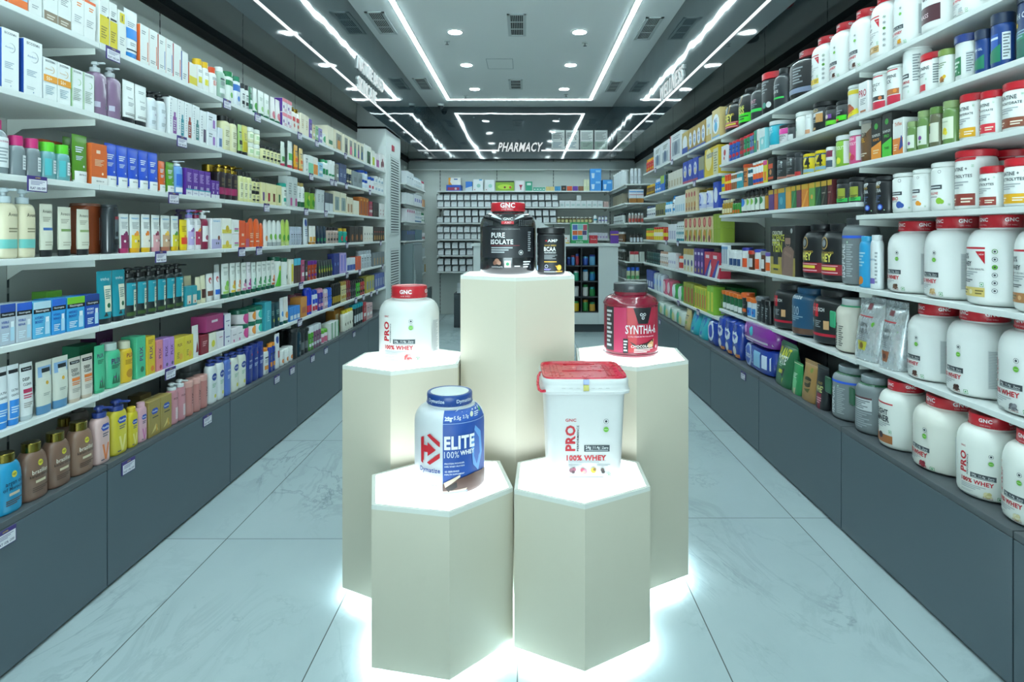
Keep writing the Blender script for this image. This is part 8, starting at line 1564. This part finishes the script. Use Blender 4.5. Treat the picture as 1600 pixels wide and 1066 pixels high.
flat(CT, 7.68, 1.0855, [
 ('carton', 1, 882, 890, 10.5, 'white carton with orange spots', 'e3e4e0 white', [C(-.2, .6, .14, 'c84a2a'), C(.2, .3, .14, 'd88a2a'), R(-.5, .5, 0, .14, 'e0c02a')], dict(d=.06)),
 ('carton', 1, 891, 920, 26, 'green display stand with coloured squares', '2a9a5a white', [R(-.44, .44, .16, .92, 'c8d8dc'), R(-.4, -.12, .64, .88, '4a6ab0'), R(-.1, .18, .66, .9, '7ac0b8'), R(.2, .42, .62, .88, 'b84a5a'), R(-.4, -.12, .40, .60, 'd8622a'), R(-.1, .14, .40, .60, 'e07a3a'), R(.16, .4, .40, .60, '4a3a6a'), R(-.4, -.12, .18, .37, '2a72d8'), R(-.1, .18, .18, .37, '2ab07a'), R(.2, .42, .18, .37, 'c8ccd4'), T('medix', 0, .08, .4, 'd8e8dc')], dict(d=.10, nm=('counter_display', 'display stand'))),
 ('carton', 1, 921, 934, 10, 'red display carton', 'c42434 white', [T('Restyle', 0, .5, .7, 'f0d0d0'), C(0, .8, .04, 'e8b0b0')], dict(d=.08)),
 ('carton', 1, 954, 967, 15.5, 'purple carton with yellow band', '5a2a92 white', [R(-.5, .5, .66, .74, 'd8b01c')], dict(d=.07)),
])
NI = [('upper niche', .816), ('second niche', .626), ('third niche', .436), ('bottom niche', .2505)]
cols_ = [['2a3a8a', '4a8ad0', 'a83a4a', '3a5ab0', '6ab0d8'], ['2a9a8a', '3ab08a', 'c8d0d4', '2a7ab0'], ['3a9a9a', 'd8dcd8', 'e3e4e0', '2a8a4a'], ['2a8a5a', 'e0b82a', '3a9a4a', 'd8a84a']]
words_ = {'2a3a8a': 'navy', '4a8ad0': 'sky blue', 'a83a4a': 'crimson', '3a5ab0': 'blue', '6ab0d8': 'pale blue', '2a9a8a': 'teal', '3ab08a': 'mint', 'c8d0d4': 'silver', '2a7ab0': 'petrol', '3a9a9a': 'turquoise', 'd8dcd8': 'white', 'e3e4e0': 'ivory', '2a8a4a': 'green', '2a8a5a': 'dark green', 'e0b82a': 'yellow', '3a9a4a': 'leaf green', 'd8a84a': 'tan'}
for (nm_, z), cl in zip(NI, cols_):
    for k, c in enumerate(cl):
        nl = (len(cl) + 1)//2 if len(cl) > 4 else len(cl)//2
        p0, wd = (886 + k*20/nl, 20/nl) if k < nl else (910 + (k - nl)*22/(len(cl) - nl), 22/(len(cl) - nl))
        flat(f'counter {nm_}', 7.70, z, [(('can', 'jar', 'bottle')[k % 3], 1, p0, p0 + wd*.9, 10 + (k*7) % 5, f'{words_[c]} {("can", "jar", "bottle")[k % 3]}', c + ' ' + cl[(k+1) % len(cl)], [], dict(cap=.2, neck=.8))])

# ------------------------------------------------------------------ finish: labels, camera, light
finish_labels()
cam = bpy.data.cameras.new('shop_camera'); co = bpy.data.objects.new('shop_camera', cam); COL.objects.link(co)
co.location = CAM; co.rotation_euler = (pi/2, 0, 0)
cam.sensor_width = 36; cam.lens = 36*F/1600
cam.shift_x = (800 - HX)/1600; cam.shift_y = (HY - 533)/1600
cam.clip_start = .05; cam.clip_end = 60
S.camera = co
w = bpy.data.worlds.new('world_fill_light'); S.world = w; w.use_nodes = True
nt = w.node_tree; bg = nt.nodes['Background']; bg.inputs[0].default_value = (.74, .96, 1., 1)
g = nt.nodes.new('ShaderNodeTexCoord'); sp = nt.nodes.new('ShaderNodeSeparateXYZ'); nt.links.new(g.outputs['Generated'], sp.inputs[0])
mr = nt.nodes.new('ShaderNodeMapRange'); mr.inputs[1].default_value = -.12; mr.inputs[2].default_value = .06; mr.inputs[3].default_value = 11.; mr.inputs[4].default_value = .6   # added fill light: bright below the horizon to lift the ceiling, dim above
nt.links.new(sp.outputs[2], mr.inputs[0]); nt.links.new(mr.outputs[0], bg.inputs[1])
S.view_settings.view_transform = 'Standard'; S.view_settings.look = 'None'; S.view_settings.gamma = 1; S.view_settings.use_curve_mapping = False
S.view_settings.exposure = .42
S.cycles.max_bounces = 8; S.cycles.diffuse_bounces = 5; S.cycles.glossy_bounces = 4; S.cycles.transmission_bounces = 5; S.cycles.sample_clamp_indirect = 6
S.cycles.caustics_reflective = False; S.cycles.caustics_refractive = False
